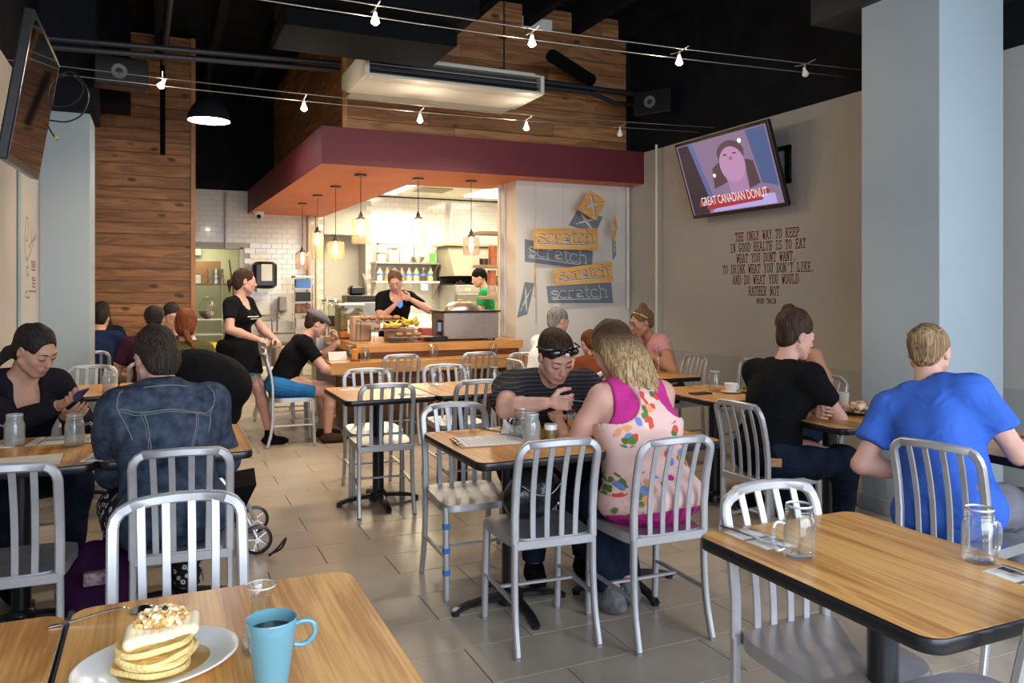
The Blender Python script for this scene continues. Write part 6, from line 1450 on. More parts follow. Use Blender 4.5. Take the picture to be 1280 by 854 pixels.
# --- woman in blue
l, f = (2.965, 2.235), 74; w = Lw(l, f)
def hair_blue(b, J, w, Rh, hs):
    bun_hair((0, -.100, .050), .050, -.060, False)(b, J, w, Rh, hs)
    for i in range(5): b.chain([w(-.02+.01*i, -.10, .07), w(-.025+.012*i, -.125, .02), w(-.02+.01*i, -.105, -.05)], [.012, .012, .006], .006)
J = P('blue', 'woman in a bright blue t-shirt seen from behind at right', l, f, lean=10, curl=10, side=-14, head=(12, 4, -2), bulk=1.10, sw=.178, bust=.01,
  hands={'L': dict(p=w(3.06, 2.44, .62), pole=(-.35, -.5, -.7), curl=.5), 'R': dict(p=w(3.40, 2.16, .79), pole=(.45, -.4, -.7), curl=.5)},
  skin_m=SK_P, shirt=cloth('royal_blue', (.045, .125, .50), var=.08), sleeve='short', pants=cloth('grey_jersey', (.16, .16, .19)), shoes=BLK_C, hair=streak('hair_dark_blond', (.07, .042, .022), (.34, .22, .11), sc=110), hairf=hair_blue, facef=F(H_BRN), loose=.012, noise=.009, shirt_len=-.11, hip=1.10, **HI)
# --- grey haired man in white
l, f = (3.0, 6.20), 86; w = Lw(l, f)
J = P('white', 'grey-haired man in a white t-shirt with a tattooed arm', l, f, lean=14, curl=12, head=(14, 6, 0), bulk=1.1, sw=.185, skin_m=SK_P, shirt=cloth('white_cotton', (.72, .70, .70), var=.04), pants=NAVY_J, shoes=BLK_C,
  hands={'R': dict(p=w(3.36, 5.98, .80), pole=(.9, -.3, -.5)), 'L': dict(p=w(3.36, 6.25, .80))}, hair=H_GRY, hairf=short_hair(-.004, -.055), facef=F(H_GRY, LIPM, False), **LO)
sh, el, wr, h = J['arms']['R']
MB().tube([tuple(el+(sh-el)*.05), tuple(el+(sh-el)*.42)], [.0425, .0465], 16).obj('tattoo', M('tattoo_ink', (.42, .24, .10), .6, var=.7, vs=30), J['t'])
# --- woman in pink
l, f = (4.12, 5.85), 270; w = Lw(l, f)
J = P('pink', 'woman with a hair bun and pale pink blouse near the right wall', l, f, lean=15, curl=14, head=(16, -8, 0), bulk=1.02, sw=.16, bust=.012, skin_m=SK_T, shirt=cloth('pale_pink', (.55, .27, .27), var=.06), sleeve='cap', neck='vee', loose=.018,
  hands={'L': dict(p=w(3.86, 5.70, .87), pole=(-.9, -.3, -.5)), 'R': dict(p=w(3.86, 5.90, .86), pole=(.8, -.3, -.6))}, pants=NAVY_J, shoes=BLK_C, hair=H_LBR, hairf=bun_hair((0, -.045, .125), .040), facef=F(H_BRN), hv=.0065, hand_v=.006, noise=.008)
H_, Rh = J['HC'], J['Rh']; wp = lambda x, y, z: tuple(H_+Rh@np.array([x, y, z]))
MB().tube([wp(-.092, -.02, .04), wp(-.08, .03, .085), wp(0, .05, .108), wp(.08, .03, .085), wp(.092, -.02, .04)], .0055, 8).obj('headband', M('gold_headband', (.45, .34, .12), .35, .5), J['t'])
# --- auburn child
P('child', 'auburn-haired child bent over between the polo man and blonde woman', (3.10, 5.26), 8, lean=16, curl=14, head=(20, 10, 0), sc=.80, bulk=.92, sw=.15, pelvis=.545, feet={'L': (-.12, .36, .12), 'R': (.12, .36, .12)}, skin_m=SK_P, shirt=cloth('rust', (.20, .05, .02)), pants=NAVY_J, shoes=BLK_C, hair=H_AUB,
  hairf=long_hair([((0, -.08, 0), (0, -.11, -.08), (0, -.10, -.16), 10, (.06, .01, .01))]), **LO)
# --- walking server
l, f = (.66, 7.68), 122; w = Lw(l, f, .955)
def skirt(b, J): pass
J = P('server', 'server in a black t-shirt and apron walking past the door', l, f, pelvis=.90, lean=2, curl=6, head=(6, 34, 0), sc=.955, bulk=1.06, sw=.18, bust=.012, legs='stand', feet={'L': (-.09, .30, .10), 'R': (.09, -.16, .10)},
  hands={'R': dict(p=w(.80, 7.32, 1.0), pole=(.9, -.5, -.6), curl=.9), 'L': dict(p=w(.98, 7.54, .98), pole=(-.8, -.5, -.6), curl=.9)}, skin_m=SK_P, shirt=BLK_C, sleeve='short', neck='scoop', pants=cloth('teal', (.09, .33, .27)), pant='short', shoes=BLK_C,
  hair=H_BRN, hairf=long_hair([((0, -.09, .02), (0, -.14, -.02), (0, -.13, -.10), 6, (.015, .01, .01))]), facef=F(H_BRN, LIP, False), hv=.0065, hand_v=.006)
b = Blob(); tp = J['tp']; b.ell(tp(0, .0, .03), (.190, .150, .11), None, .05).cap(tp(-.05, .02, -.02), tp(-.07, .08, -.36), .160, .185, .06).cap(tp(.05, .0, -.02), tp(.07, -.06, -.36), .160, .185, .06).cut(tp(0, 0, -.24), (0, 0, -1)).cut(tp(0, 0, .08), (0, 0, 1))
npmesh('apron', [b.mesh(.012)], BLK_C, J['t'], noise=.01, nscale=16)
# printed line across the back of the server's shirt
shs = [c for c in J['t'].children if c.name.startswith('shirt')][0]
seam(J, [(-.13, .2, .34), (0, .2, .335), (.13, .2, .34)], .0065, shs, .001, M('white_print', (.6, .6, .6), .8), 'printed_line'); seam(J, [(-.06, .2, .30), (.06, .2, .30)], .004, shs, .001, MATS['white_print'], 'printed_line')
# --- man in flat cap
l, f = (1.05, 7.60), 90; w = Lw(l, f)
J = P('cap', 'man in a grey flat cap and black t-shirt hunched at the bar end', l, f, lean=17, curl=22, head=(22, 6, 0), bulk=1.12, sw=.19, skin_m=SK_P, shirt=BLK_C, pants=cloth('bright_blue', (.03, .17, .42), var=.15), pant='short', shoes=cloth('brown_sandal', (.05, .03, .02)),
  hands={'L': dict(p=w(1.60, 7.74, .93), pole=(-.4, .3, -.9), d=(-.2, -.2, 1), n=(0, -1, 0), t=(.8, 0, .4), curl=.9), 'R': dict(p=w(1.60, 7.44, .64), pole=(.9, -.4, -.4), curl=.4)},
  hair=H_BRN, hairf=short_hair(-.01, -.055), facef=F(H_BRN, LIPM), hv=.0065, hand_v=.006)
H_, Rh = J['HC'], J['Rh']; b = Blob(); wv = lambda x, y, z: H_+Rh@np.array([x, y, z])
b.ell(wv(0, -.005, .075), (.092, .118, .052), Rh@rotm(-6), .02).ell(wv(0, .085, .062), (.075, .055, .016), Rh@rotm(-18), .02).ell(wv(0, -.01, .02), (.078, .10, .055), Rh, sub=True)
npmesh('flat_cap', [b.mesh(.006)], cloth('grey_tweed', (.15, .14, .16), var=.25, vs=60), J['t'])
# --- kitchen woman
l, f = (2.50, 8.86), 192; w = Lw(l, f)
J = P('cook', 'woman in a black t-shirt working behind the bar counter', l, f, pelvis=.93, lean=6, curl=8, head=(32, -10, 5), bulk=1.02, sw=.165, bust=.014, legs='stand', skin_m=SK_P, shirt=BLK_C, sleeve='short', neck='scoop', pants=BLK_C, shoes=BLK_C,
  hands={'L': dict(p=w(2.60, 8.60, 1.33), pole=(-1, -.1, -.6), d=nrm(np.array(w(2.48, 8.56, 1.37))-np.array(w(2.60, 8.60, 1.33))), n=(0, -.3, -1), t=(0, .2, 1), curl=.9), 'R': dict(p=w(2.40, 8.58, 1.26), pole=(.7, -.4, -.8), d=nrm(np.array(w(2.48, 8.55, 1.34))-np.array(w(2.40, 8.58, 1.26))), n=(0, -.5, 1), t=(-.3, .3, 1), curl=.9)},
  hair=H_LBR, hairf=bun_hair((0, -.10, .0), .04, -.05), facef=F(H_BRN), hv=.0055, hand_v=.006)
o = MB().add([(-.03, 0, 0), (.03, 0, 0), (.035, .004, -.05), (0, .004, -.08), (-.03, .004, -.05)], [(0, 1, 2, 3, 4)]).obj('blue_tag', M('blue_badge', (.06, .25, .75), .5), J['t']); o.location = w(2.46, 8.545, 1.31)
# --- cook in green
l, f = (4.28, 10.4), 290
P('green', 'cook in a green t-shirt and dark cap behind the pine shelves', l, f, pelvis=.95, lean=4, curl=6, head=(18, 0, 0), sc=1.04, bulk=1.1, sw=.19, legs='stand', skin_m=SK_P, shirt=cloth('green', (.02, .22, .09)), pants=BLK_C, shoes=BLK_C, hair=BLK_C, hairf=short_hair(.01, -.0), **LO)
# --- group by the cedar wall
P('maroon', 'man in a maroon shirt seen from behind by the cedar wall', (-.05, 7.42), 8, lean=12, curl=10, head=(10, 10, 0), bulk=1.15, sw=.19, skin_m=SK_W, shirt=cloth('deep_maroon', (.045, .012, .022)), pants=NAVY_J, shoes=BLK_C, hair=H_BLK, hairf=short_hair(.0, -.06), **LO)
P('whitegirl', 'dark-haired person in a white top facing the camera by the cedar wall', (.09, 8.80), 172, lean=12, curl=10, head=(14, 10, 0), bulk=1.0, sw=.17, skin_m=SK_L, shirt=cloth('white_cotton', (.7, .7, .7)), pants=NAVY_J, shoes=BLK_C, hair=H_BLK, hairf=short_hair(.012, -.06), facef=F(H_BLK), **LO)
P('olive', 'auburn-haired woman in an olive top behind the stroller hood', (.19, 6.93), 6, lean=14, curl=12, head=(12, 0, 0), sc=.95, bulk=1.1, sw=.175, skin_m=SK_W, shirt=cloth('olive', (.075, .070, .025)), pants=NAVY_J, shoes=BLK_C, hair=H_AUB,
  hairf=lambda b, J, w, Rh, hs: (cap_hair(b, w, Rh, 1.12, .012, True, -.10), long_hair([((.0, -.10, -.03), (.03, -.13, -.12), (.10, -.13, -.24), 8, (.02, .01, .01))])(b, J, w, Rh, hs)), hv=.0075, hand_v=.0075, vox=.015)
P('navy', 'person in a navy t-shirt half hidden behind the left column', (-.57, 9.02), 4, lean=18, curl=18, head=(10, 0, 0), bulk=1.1, sw=.175, hands={'L': dict(p=(-.10, .30, .62), pole=(-.3, -.3, -.8))}, skin_m=SK_W, shirt=cloth('navy', (.012, .020, .055)), pants=NAVY_J, shoes=BLK_C, hair=H_BLK, hairf=short_hair(-.005, -.06), **LO)
P('longhair', 'long-haired woman in a dark top against the cedar wall', (-.57, 9.98), 184, lean=8, curl=8, head=(14, 12, 0), bulk=1.0, sw=.165, skin_m=SK_L, shirt=cloth('dark_navy', (.012, .014, .022)), sleeve='long', pants=NAVY_J, shoes=BLK_C, hair=H_BRN,
  hairf=long_hair([((.06, -.02, .02), (.085, .0, -.12), (.09, .03, -.34), 9, (.015, .02, .01)), ((-.06, -.02, .02), (-.085, .0, -.12), (-.09, .03, -.34), 9, (.015, .02, .01))]), facef=F(H_BRN), **LO)
# ================================================================ THINGS ON THE TABLES
CUT = M('cutlery_steel', (.50, .49, .48), .18, 1., var=.03)
def cutlery(kind, c, rz, label, group=None, sc=1.0, tilt=0):
    b = MB()
    if kind == 'fork':
        b.tube([(-.09, 0, .002), (-.03, 0, .004), (.03, 0, .006), (.045, 0, .005)], [1, .7, .6, .9], sec=(.010, .0025), up=(0, 0, 1))
        b.prism([(.043, -.005), (.055, -.011), (.062, -.011), (.062, .011), (.055, .011), (.043, .005)], .0035, .0055)
        for y in (-.0095, -.0032, .0032, .0095): b.tube([(.060, y, .0045), (.098, y, .005)], .0014, 5)
    elif kind == 'knife':
        b.tube([(-.11, 0, .004), (-.06, 0, .005), (.0, 0, .004)], [1, 1.1, .8], sec=(.011, .006), up=(0, 0, 1)); b.prism([(0, -.005), (.09, -.009), (.115, -.002), (.115, .003), (0, .005)], .003, .0048)
    elif kind == 'spoon':
        b.tube(spline([(-.125, 0, .003), (-.08, 0, .006), (.0, 0, .018), (.045, 0, .020), (.06, 0, .014)], 5), [1.3]*3+[1.15]*3+[.9]*4+[.75]*5+[.7]*5+[.8], sec=(.011, .0035), up=(0, 0, 1))
        vs, fs = [], []; n, m = 18, 6
        for k in range(m+1):
            q = k/m
            for i in range(n): a = 2*math.pi*i/n; ex = .037*(1+.10*math.cos(a)); vs.append((.092+q*ex*math.cos(a), q*.025*math.sin(a), .006+.013*(1-q*q)))
        for k in range(m):
            for i in range(n): fs.append((k*n+i, k*n+(i+1) % n, k*n+n+(i+1) % n, k*n+n+i))
        vs2 = [(x, y, z-.0014) for x, y, z in vs]; b.add(vs, fs, True); b.add(vs2, [f[::-1] for f in fs], True)
    o = b.obj(kind, CUT); o.location = c; o.rotation_euler = (tilt, 0, rz); o.scale = (sc,)*3; return tag(o, label, kind, group)
def napkin(c, rz, w, d, label):
    b = MB(); n = 6; vs = []
    for j in range(2):
        for i in range(n+1): vs.append((-w/2+w*i/n, -d/2+d*j, .0015+.002*math.sin(i*1.7)))
    vs += [(x, y, 0) for x, y, z in vs]; m = 2*(n+1)
    fs = [(i, i+1, n+2+i, n+1+i) for i in range(n)]+[(m+n+1+i, m+n+2+i, m+i+1, m+i) for i in range(n)]+[(m+i, m+i+1, i+1, i) for i in range(n)]+[(n+1+i, n+2+i, m+n+2+i, m+n+1+i) for i in range(n)]+[(0, n+1, m+n+1, m), (n, m+n, m+2*n+1, 2*n+1)]
    o = b.add(vs, fs).obj('napkin', PAPER); o.location = c; o.rotation_euler = (0, 0, rz); return tag(o, label, 'napkin')
# front right table
napkin((1.503, 1.712, TZ), R(-88), .17, .085, 'white napkin under cutlery at the corner of the front right table')
cutlery('knife', (1.484, 1.712, TZ+.006), R(-84), 'knife on the napkin at the corner of the front right table')
cutlery('fork', (1.524, 1.730, TZ+.006), R(-86), 'fork on the napkin at the corner of the front right table')
napkin((1.872, 1.200, TZ), R(-88), .18, .085, 'white napkin cut by the right frame edge')
cutlery('fork', (1.868, 1.170, TZ+.006), R(92), 'fork on the napkin at the right frame edge')
cutlery('knife', (1.893, 1.180, TZ+.006), R(92), 'knife on the napkin at the right frame edge')
# pancake table
cutlery('spoon', (-.102, 1.850, TZ), R(3), 'long steel spoon lying across the gap of the pancake table', None, .80)
t = thing('dinner_plate', 'oval white plate under the pancakes', 'plate', (.000, 1.560, TZ), R(24)); t.scale = (.93, .93, 1)
MB().lathe([(.001, .004), (.095, .005), (.108, .008), (.150, .020), (.155, .021), (.154, .0235), (.148, .0235), (.108, .0125), (.09, .009), (.001, .009)][::-1], n=48, sy=.80, op='bt').lathe([(.001, 0), (.085, 0), (.095, .005)], n=32, sy=.80, op='bt').obj('plate_body', WHITE, t)
MB().lathe([(.001, .0095), (.085, .0098), (.098, .0105), (.001, .0115)], (.02, -.01, 0), n=30, sy=.70).obj('syrup', M('maple_syrup', (.62, .38, .12), .08, var=.1, trans=.3), t)
PCE = M('pancake_golden', (.66, .40, .11), .75, var=.22, vs=40, bump=.4, bs=120); PCS = M('pancake_side', (.82, .62, .25), .8, var=.12, vs=60, bump=.5, bs=150)
rs = random.Random(7)
for k in range(4):
    b = MB(); n = 40; r0 = .066+.003*math.sin(k*2); z0 = .0125+.0125*k; ph = k*1.3; T = Matrix.Translation((-.015+.004*math.sin(k*2.1), .004*math.cos(k*1.7), z0)) @ Matrix.Rotation(R([2, -3, 3, -2][k]), 4, 'X')
    rr = [r0*(1+.05*math.sin(3*2*math.pi*i/n+ph)+.03*math.sin(5*2*math.pi*i/n+ph*2)) for i in range(n)]; dz = [.0025*math.sin(2*2*math.pi*i/n+ph) for i in range(n)]
    lay = [(.5, 0), (.93, -.0005), (1.0, .0035), (1.0, .008), (.95, .0115), (.6, .0125), (.02, .0125)]
    vs = [tuple(T @ Vector((rr[i]*q*math.cos(2*math.pi*i/n), rr[i]*q*math.sin(2*math.pi*i/n), z+dz[i]*q))) for q, z in lay for i in range(n)]
    b.add(vs, [(a*n+i, a*n+(i+1) % n, a*n+n+(i+1) % n, a*n+n+i) for a in range(len(lay)-1) for i in range(n)]+[tuple(range(n-1, -1, -1)), tuple(range((len(lay)-1)*n, len(lay)*n))], True)
    b.m = [1 if 1*n <= i < 4*n else 0 for i in range(len(b.m))]
    o = b.obj('pancake', [PCE, PCS]); o.location = (.008, 1.560, TZ); o.rotation_euler = (0, 0, R(24)); tag(o, ['bottom', 'second', 'third', 'topmost'][k]+' golden pancake of the stack on the oval plate', 'pancake', 'pancakes stacked on the oval plate')
CREAM = M('whipped_butter', (.86, .72, .48), .55, var=.05)
b = Blob()
for i in range(9): x = -.050+.0132*i; b.cap((x-.006, -.022+.004*math.sin(i*1.1), -.002), (x+.007, .016, .007+.002*math.cos(i)), .0120, .0098, .0015)
o = npmesh('whipped_butter', [b.mesh(.0016)], CREAM); o.location = (.004, 1.558, TZ+.070); o.rotation_euler = (0, 0, R(14)); tag(o, 'ridged swirl of whipped butter on top of the pancakes', 'butter')
gt = thing('granola_heap', 'heap of granola flakes with a blueberry crowning the pancakes', 'granola', (.006, 1.566, TZ+.078), R(10))
FLK = [M('oat_flake', (.72, .48, .18), .7, var=.3, vs=60), M('toasted_flake', (.55, .28, .08), .7, var=.3, vs=60), M('pale_flake', (.80, .66, .42), .7, var=.2, vs=60)]
fl = MB().lathe([(.001, -.004), (.006, 0), (.004, .002), (.001, .003)], n=7, op='bt').obj('flake', FLK[0]); flm = []
for m in FLK: me = fl.data.copy(); me.materials.clear(); me.materials.append(m); flm.append(me)
bpy.data.objects.remove(fl)
MB().ell((0, 0, .004), (.036, .024, .018)).obj('heap_core', FLK[1], gt)
for k in range(230):
    a, q = rs.random()*6.28, math.sqrt(rs.random()); x, y = .047*q*math.cos(a), .030*q*math.sin(a); z = .002+.026*math.sqrt(1-q*q*.95)*rs.uniform(.75, 1.05)
    link('flake', flm[k % 3], gt, loc=(x, y, z), rot=(rs.random()*3, rs.random()*3, rs.random()*3), scale=rs.uniform(.8, 1.35))
MB().ell((.004, -.010, .031), (.0055, .0055, .0052)).obj('blueberry', M('blueberry_dark', (.015, .012, .03), .4), gt); MB().ell((.032, .004, .012), (.005, .005, .005)).obj('cranberry', M('cranberry', (.25, .02, .01), .4), gt)
# mug
MUG = M('turquoise_glaze', (.12, .28, .34), .16, var=.03, coat=.4)
t = thing('coffee_mug', 'turquoise tapered mug of black coffee beside the pancakes', 'mug', (.176, 1.395, TZ), R(-8))
MB().lathe([(.001, 0), (.0255, 0), (.027, .004), (.0300, .03), (.0400, .105), (.0425, .125), (.0418, .1265), (.0398, .125), (.0370, .10), (.0268, .02), (.001, .012)], n=36, op='bt').obj('mug_body', MUG, t)
MB().tube(spline([(.0395, 0, .112), (.052, 0, .1155), (.066, 0, .113), (.0715, 0, .103), (.070, 0, .090), (.060, 0, .078), (.049, 0, .075), (.037, 0, .0775)], 4), .0046, 10).obj('handle', MUG, t)
MB().lathe([(.001, .1058), (.0376, .106)], n=30, op='b').obj('coffee', M('black_coffee', (.010, .006, .004), .04, var=.1), t)
# carafe
t = thing('glass_carafe', 'small clear glass carafe behind the turquoise mug', 'carafe', (.178, 1.56, TZ))
pr = [(.001, .001), (.032, .001), (.036, .010), (.034, .03), (.024, .055), (.0185, .078), (.019, .10), (.024, .118), (.0275, .125)]
MB().lathe(pr+[(.0265, .1255)]+[(max(r-.0022, .001), z+.002) for r, z in pr[:-1][::-1]], n=30, op='bt').obj('glass_body', GLASS, t)
MB().lathe([(.0280, .1248), (.0272, .1268), (.0262, .1248), (.0272, .1236), (.0280, .1248)], n=30, op='bt').obj('rim', MATS['glass_rim_highlight'], t)
# middle table: clipboard, cutlery, napkin, drinks, plate
t = thing('menu_clipboard', 'wooden clipboard with a printed menu sheet on the middle table', 'menu', (1.365, 3.31, TZ), R(-6))
MB().box((-.155, -.115, 0), (.155, .115, .004), bev=.001).obj('board', M('clipboard_wood', (.36, .20, .10), .5, var=.15, stretch=(2, 20, 20)), t)
s = MB().box((-.135, -.108, .0042), (.165, .108, .0055)).obj('sheet', PAPER, t)
ln = MB()
for i in range(14): ln.box((-.11+.018*i, -.085, .0056), (-.105+.018*i, .085-.05*((i*7) % 3)/2, .0058))
ln.obj('printed_text', M('pale_print', (.48, .46, .44), .8), s, kind='stuff')
c = MB().box((-.160, -.05, .004), (-.135, .05, .012), bev=.002); c.tube([(-.150, -.035, .012), (-.158, -.02, .022), (-.158, .02, .022), (-.150, .035, .012)], .003, 6); c.obj('clip', CUT, t)
cutlery('knife', (1.50, 3.53, TZ), R(-65), 'knife lying left of the crumpled napkin on the middle table')
b = Blob(); rn = np.random.RandomState(2)
for i in range(12): p = rn.uniform(-1, 1, 3)*np.array((.055, .04, .012))+(0, 0, .02); q = p+rn.uniform(-1, 1, 3)*np.array((.05, .04, .03)); b.cap(p, q, .012, .005, .008)
b.cap((-.04, .0, .02), (-.05, .01, .075), .018, .006, .02).cut((0, 0, .001), (0, 0, -1))
o = npmesh('crumpled_napkin', [b.mesh(.0035)], PAPER, noise=.006, nscale=70); o.location = (1.555, 3.45, TZ); tag(o, 'crumpled white napkin on the middle table by the polo man', 'napkin')
t = thing('condiment_jar', 'small jar of brown sauce with a white lid by the polo man', 'jar', (1.632, 3.215, TZ))
MB().lathe([(.026, 0), (.028, .05), (.026, .055)], n=22).obj('jar_body', M('brown_mustard', (.22, .15, .05), .2, var=.2), t); MB().lathe([(.031, .052), (.031, .072), (.029, .075), (.001, .0755)], n=24).obj('lid', WHITE, t)
t = thing('goblet', 'stemmed glass with orange juice in front of the floral woman', 'glass', (1.742, 3.185, TZ))
MB().lathe([(.001, 0), (.032, .001), (.030, .006), (.010, .014), (.009, .035), (.018, .045), (.034, .070), (.038, .10), (.037, .145)], n=26, op='t').obj('glass_body', GLASS, t)
MB().lathe([(.001, .047), (.018, .050), (.033, .072), (.036, .092), (.001, .093)], n=24).obj('juice', M('bright_orange_juice', (.80, .36, .02), .3, emit=.05), t)
MB().lathe([(.001, .0945), (.035, .094), (.036, .118), (.001, .12)], n=20).obj('ice', glassy('ice_haze', body=.35, bcol=(.7, .7, .68)), t)
o = MB().box((-.022, -.012, 0), (.022, .012, .003)).box((-.004, -.016, .003), (.016, .01, .007)).obj('sugar_packet', PAPER); o.location = (1.675, 3.13, TZ); tag(o, 'torn white packet on the middle table beside the goblet', 'packet')
def plate(c, r, label, food=None, dark=False, cat='plate'):
    t = thing('dinner_plate', label, cat, c)
    MB().lathe([(.001, 0), (r*.6, 0), (r*.98, .018), (r, .020), (r*.97, .0215), (r*.62, .006), (.001, .005)], n=30, op='bt').obj('plate_body', BLACKM if dark else WHITE, t)
    return t
def food(c, label, m, n=14, r=.05, h=.02, s=.014, seed=1, name='food_pile', cat='food'):
    rs_ = np.random.RandomState(seed); b = Blob()
    for i in range(n): p = rs_.uniform(-1, 1, 3)*np.array((r, r, h))+(0, 0, h*.6); b.cap(p, p+rs_.uniform(-1, 1, 3)*s*1.6, s, s*.6, s*.25)
    b.cut((0, 0, 0), (0, 0, -1)); o = npmesh(name, [b.mesh(.004)], m, noise=.003, nscale=90); o.location = c; return tag(o, label, cat)
EGG = M('fried_food', (.42, .24, .06), .6, var=.5, vs=40); SAL = M('salad_green', (.10, .25, .03), .6, var=.5, vs=40)
plate((1.86, 3.30, TZ), .13, 'dark plate of food in front of the striped polo man', dark=True); food((1.86, 3.30, TZ+.007), 'browned food on the dark plate of the polo man', EGG, 22, .075, .02)
t = thing('fork', 'fork with a bite of food held by the polo man', 'fork', (1.70, 3.10, .945)); MB().tube([(-.06, .04, .0), (.03, -.02, -.01), (.075, -.04, -.02)], [1, .8, 1.3], sec=(.008, .003), up=(0, 0, 1)).obj('fork_body', CUT, t)
MB().ell((.08, -.045, -.018), (.022, .014, .014)).obj('bite', EGG, t)
o = MB().box((-.004, -.008, 0), (.004, .008, .07)).obj('hot_sauce_label', M('orange_label', (.75, .18, .04), .5)); o.location = (1.63, 3.42, TZ); tag(o, 'small orange-labelled packet upright behind the glass jars', 'packet')
# empty double table settings
for k, (x, y, rz, l) in enumerate(((1.20, 5.46, 20, 'left'), (1.84, 5.50, 15, 'right'))):
    napkin((x, y, TZ), R(rz), .16, .08, 'napkin at the far side of the empty double table, '+l+' setting'); cutlery('fork', (x, y, TZ+.004), R(rz), 'fork on the far napkin of the empty double table, '+l)
for k, (x, y, rz, l) in enumerate(((1.53, 4.98, -25, 'left'), (2.16, 4.98, -25, 'right'))):
    napkin((x, y, TZ), R(rz), .17, .09, 'napkin at the near side of the empty double table, '+l+' setting'); cutlery('knife', (x, y-.01, TZ+.004), R(rz), 'knife on the near napkin of the empty double table, '+l)
# left table
def menu(c, rz, label, mark=False):
    t = thing('menu_board', label, 'menu', c, rz); MB().box((-.15, -.11, 0), (.15, .11, .004), bev=.001).obj('board', M('clipboard_wood', (.36, .2, .1), .5), t)
    s = MB().box((-.145, -.105, .0042), (.145, .105, .0056)).obj('sheet', M('cream_paper', (.66, .62, .52), .8), t)
    if mark: MB().lathe([(.001, .0062), (.045, .006)], (-.05, -.0, 0), 20, sy=.5).obj('blue_oval', M('menu_blue', (.10, .22, .50), .7), s); MB().box((-.105, -.105, .0057), (-.101, .105, .0062)).obj('black_line', BLACK, s)
menu((-.375, 4.115, TZ), R(-6), 'menu with a blue oval in front of the phone woman', True); menu((-.085, 4.05, TZ), R(-8), 'menu board partly hidden by the denim jacket sleeve')
napkin((-.225, 3.66, TZ), R(78), .17, .085, 'napkin with cutlery on the near edge of the left table')
cutlery('fork', (-.250, 3.66, TZ+.004), R(84), 'fork on the near edge napkin of the left table'); cutlery('knife', (-.200, 3.66, TZ+.004), R(-98), 'knife on the near edge napkin of the left table')
menu((-.50, 3.66, TZ), R(2), 'menu sheet behind the far left chair hoop')
napkin((-.645, 4.07, TZ), R(10), .14, .08, 'napkin beside the frosted jar at the left frame edge')
o = MB().ell((0, 0, .008), (.03, .02, .008)).obj('spoon_bowl', BLACKM); o.location = (-.66, 3.98, TZ); tag(o, 'dark spoon bowl at the very left of the left table', 'spoon')
# phone in hand
t = thing('smartphone', 'blue-cased phone held by the black-haired woman', 'phone', (-.335, 4.125, .945), 0); t.rotation_euler = (R(-32), R(-10), R(35)); t.scale = (.85,)*3
MB().box((-.036, -.07, -.005), (.036, .07, .004), bev=.003).obj('case', M('blue_case', (.025, .045, .16), .4), t); MB().box((-.032, -.062, .0042), (.032, .062, .0052)).obj('screen', emis('phone_screen', (.35, .45, .55), .8), t)
# second left table
plate((-.19, 5.93, TZ), .09, 'white saucer on the second left table beside the water jar'); plate((-.04, 5.93, TZ), .10, 'white plate with crumpled paper on the second left table')
b = Blob(); [b.cap(rn.uniform(-1, 1, 3)*np.array((.05, .04, .01))+(0, 0, .03), rn.uniform(-1, 1, 3)*np.array((.05, .04, .02))+(0, 0, .035), .012, .006, .008) for i in range(9)]
o = npmesh('crumpled_napkin', [b.mesh(.005)], PAPER); o.location = (-.04, 5.93, TZ+.004); tag(o, 'crumpled paper on the white plate of the second left table', 'napkin')
o = MB().ell((0, 0, .02), (.06, .03, .02)).obj('sunglasses_case', BLACKM); o.location = (-.15, 5.80, TZ); tag(o, 'black glasses case on the second left table', 'case')
t = thing('juice_glass', 'glass of orange juice on the second left table', 'glass', (.09, 6.0, TZ)); MB().lathe([(.022, 0), (.034, .10)], n=18, op='t').obj('glass_body', GLASS, t); MB().lathe([(.001, .004), (.021, .005), (.031, .088), (.001, .089)], n=18).obj('juice', MATS['bright_orange_juice'], t)
t = thing('sun_hat', 'black wide-brimmed hat with tan lining on the second left table', 'hat', (.16, 5.84, TZ+.03)); t.rotation_euler = (R(-12), R(22), 0)
MB().lathe([(.001, .005), (.08, .004), (.17, .02), (.21, .045), (.205, .05), (.16, .028), (.001, .02)], n=28, sy=.7).obj('brim', BLK_C, t); MB().lathe([(.001, .034), (.055, .036), (.06, .030)], (-.03, 0, 0), n=20, sy=.7).obj('lining', M('tan_lining', (.42, .32, .20), .8), t)
# coffee-cup table
t = thing('coffee_cup', 'white coffee cup on a saucer near the right wall', 'cup', (3.49, 4.22, TZ)); MB().lathe([(.001, 0), (.07, .012), (.07, .014), (.03, .006), (.03, .010), (.038, .03), (.046, .065), (.044, .066), (.034, .03), (.001, .02)], n=26, op='bt').obj('cup_body', WHITE, t); MB().tube(spline([(.043, 0, .055), (.064, 0, .05), (.060, 0, .032), (.040, 0, .028)], 4), .004, 8).obj('handle', WHITE, t)
tag(MB().box((3.20, 4.22, TZ), (3.34, 4.30, TZ+.010), bev=.003).obj('phone', BLACKM), 'dark phone lying on the coffee cup table', 'phone')
plate((3.66, 4.20, TZ), .12, 'white plate with salad on the coffee cup table'); food((3.66, 4.20, TZ+.006), 'brown and green salad on the coffee cup table', M('mixed_salad', (.16, .13, .03), .6, var=.9, vs=40), 16, .07, .025)
tag(MB().box((3.52, 4.05, TZ), (3.64, 4.12, TZ+.006), bev=.001).obj('card_holder', M('red_brown_card', (.30, .11, .05), .5)), 'reddish card on the coffee cup table edge', 'card')
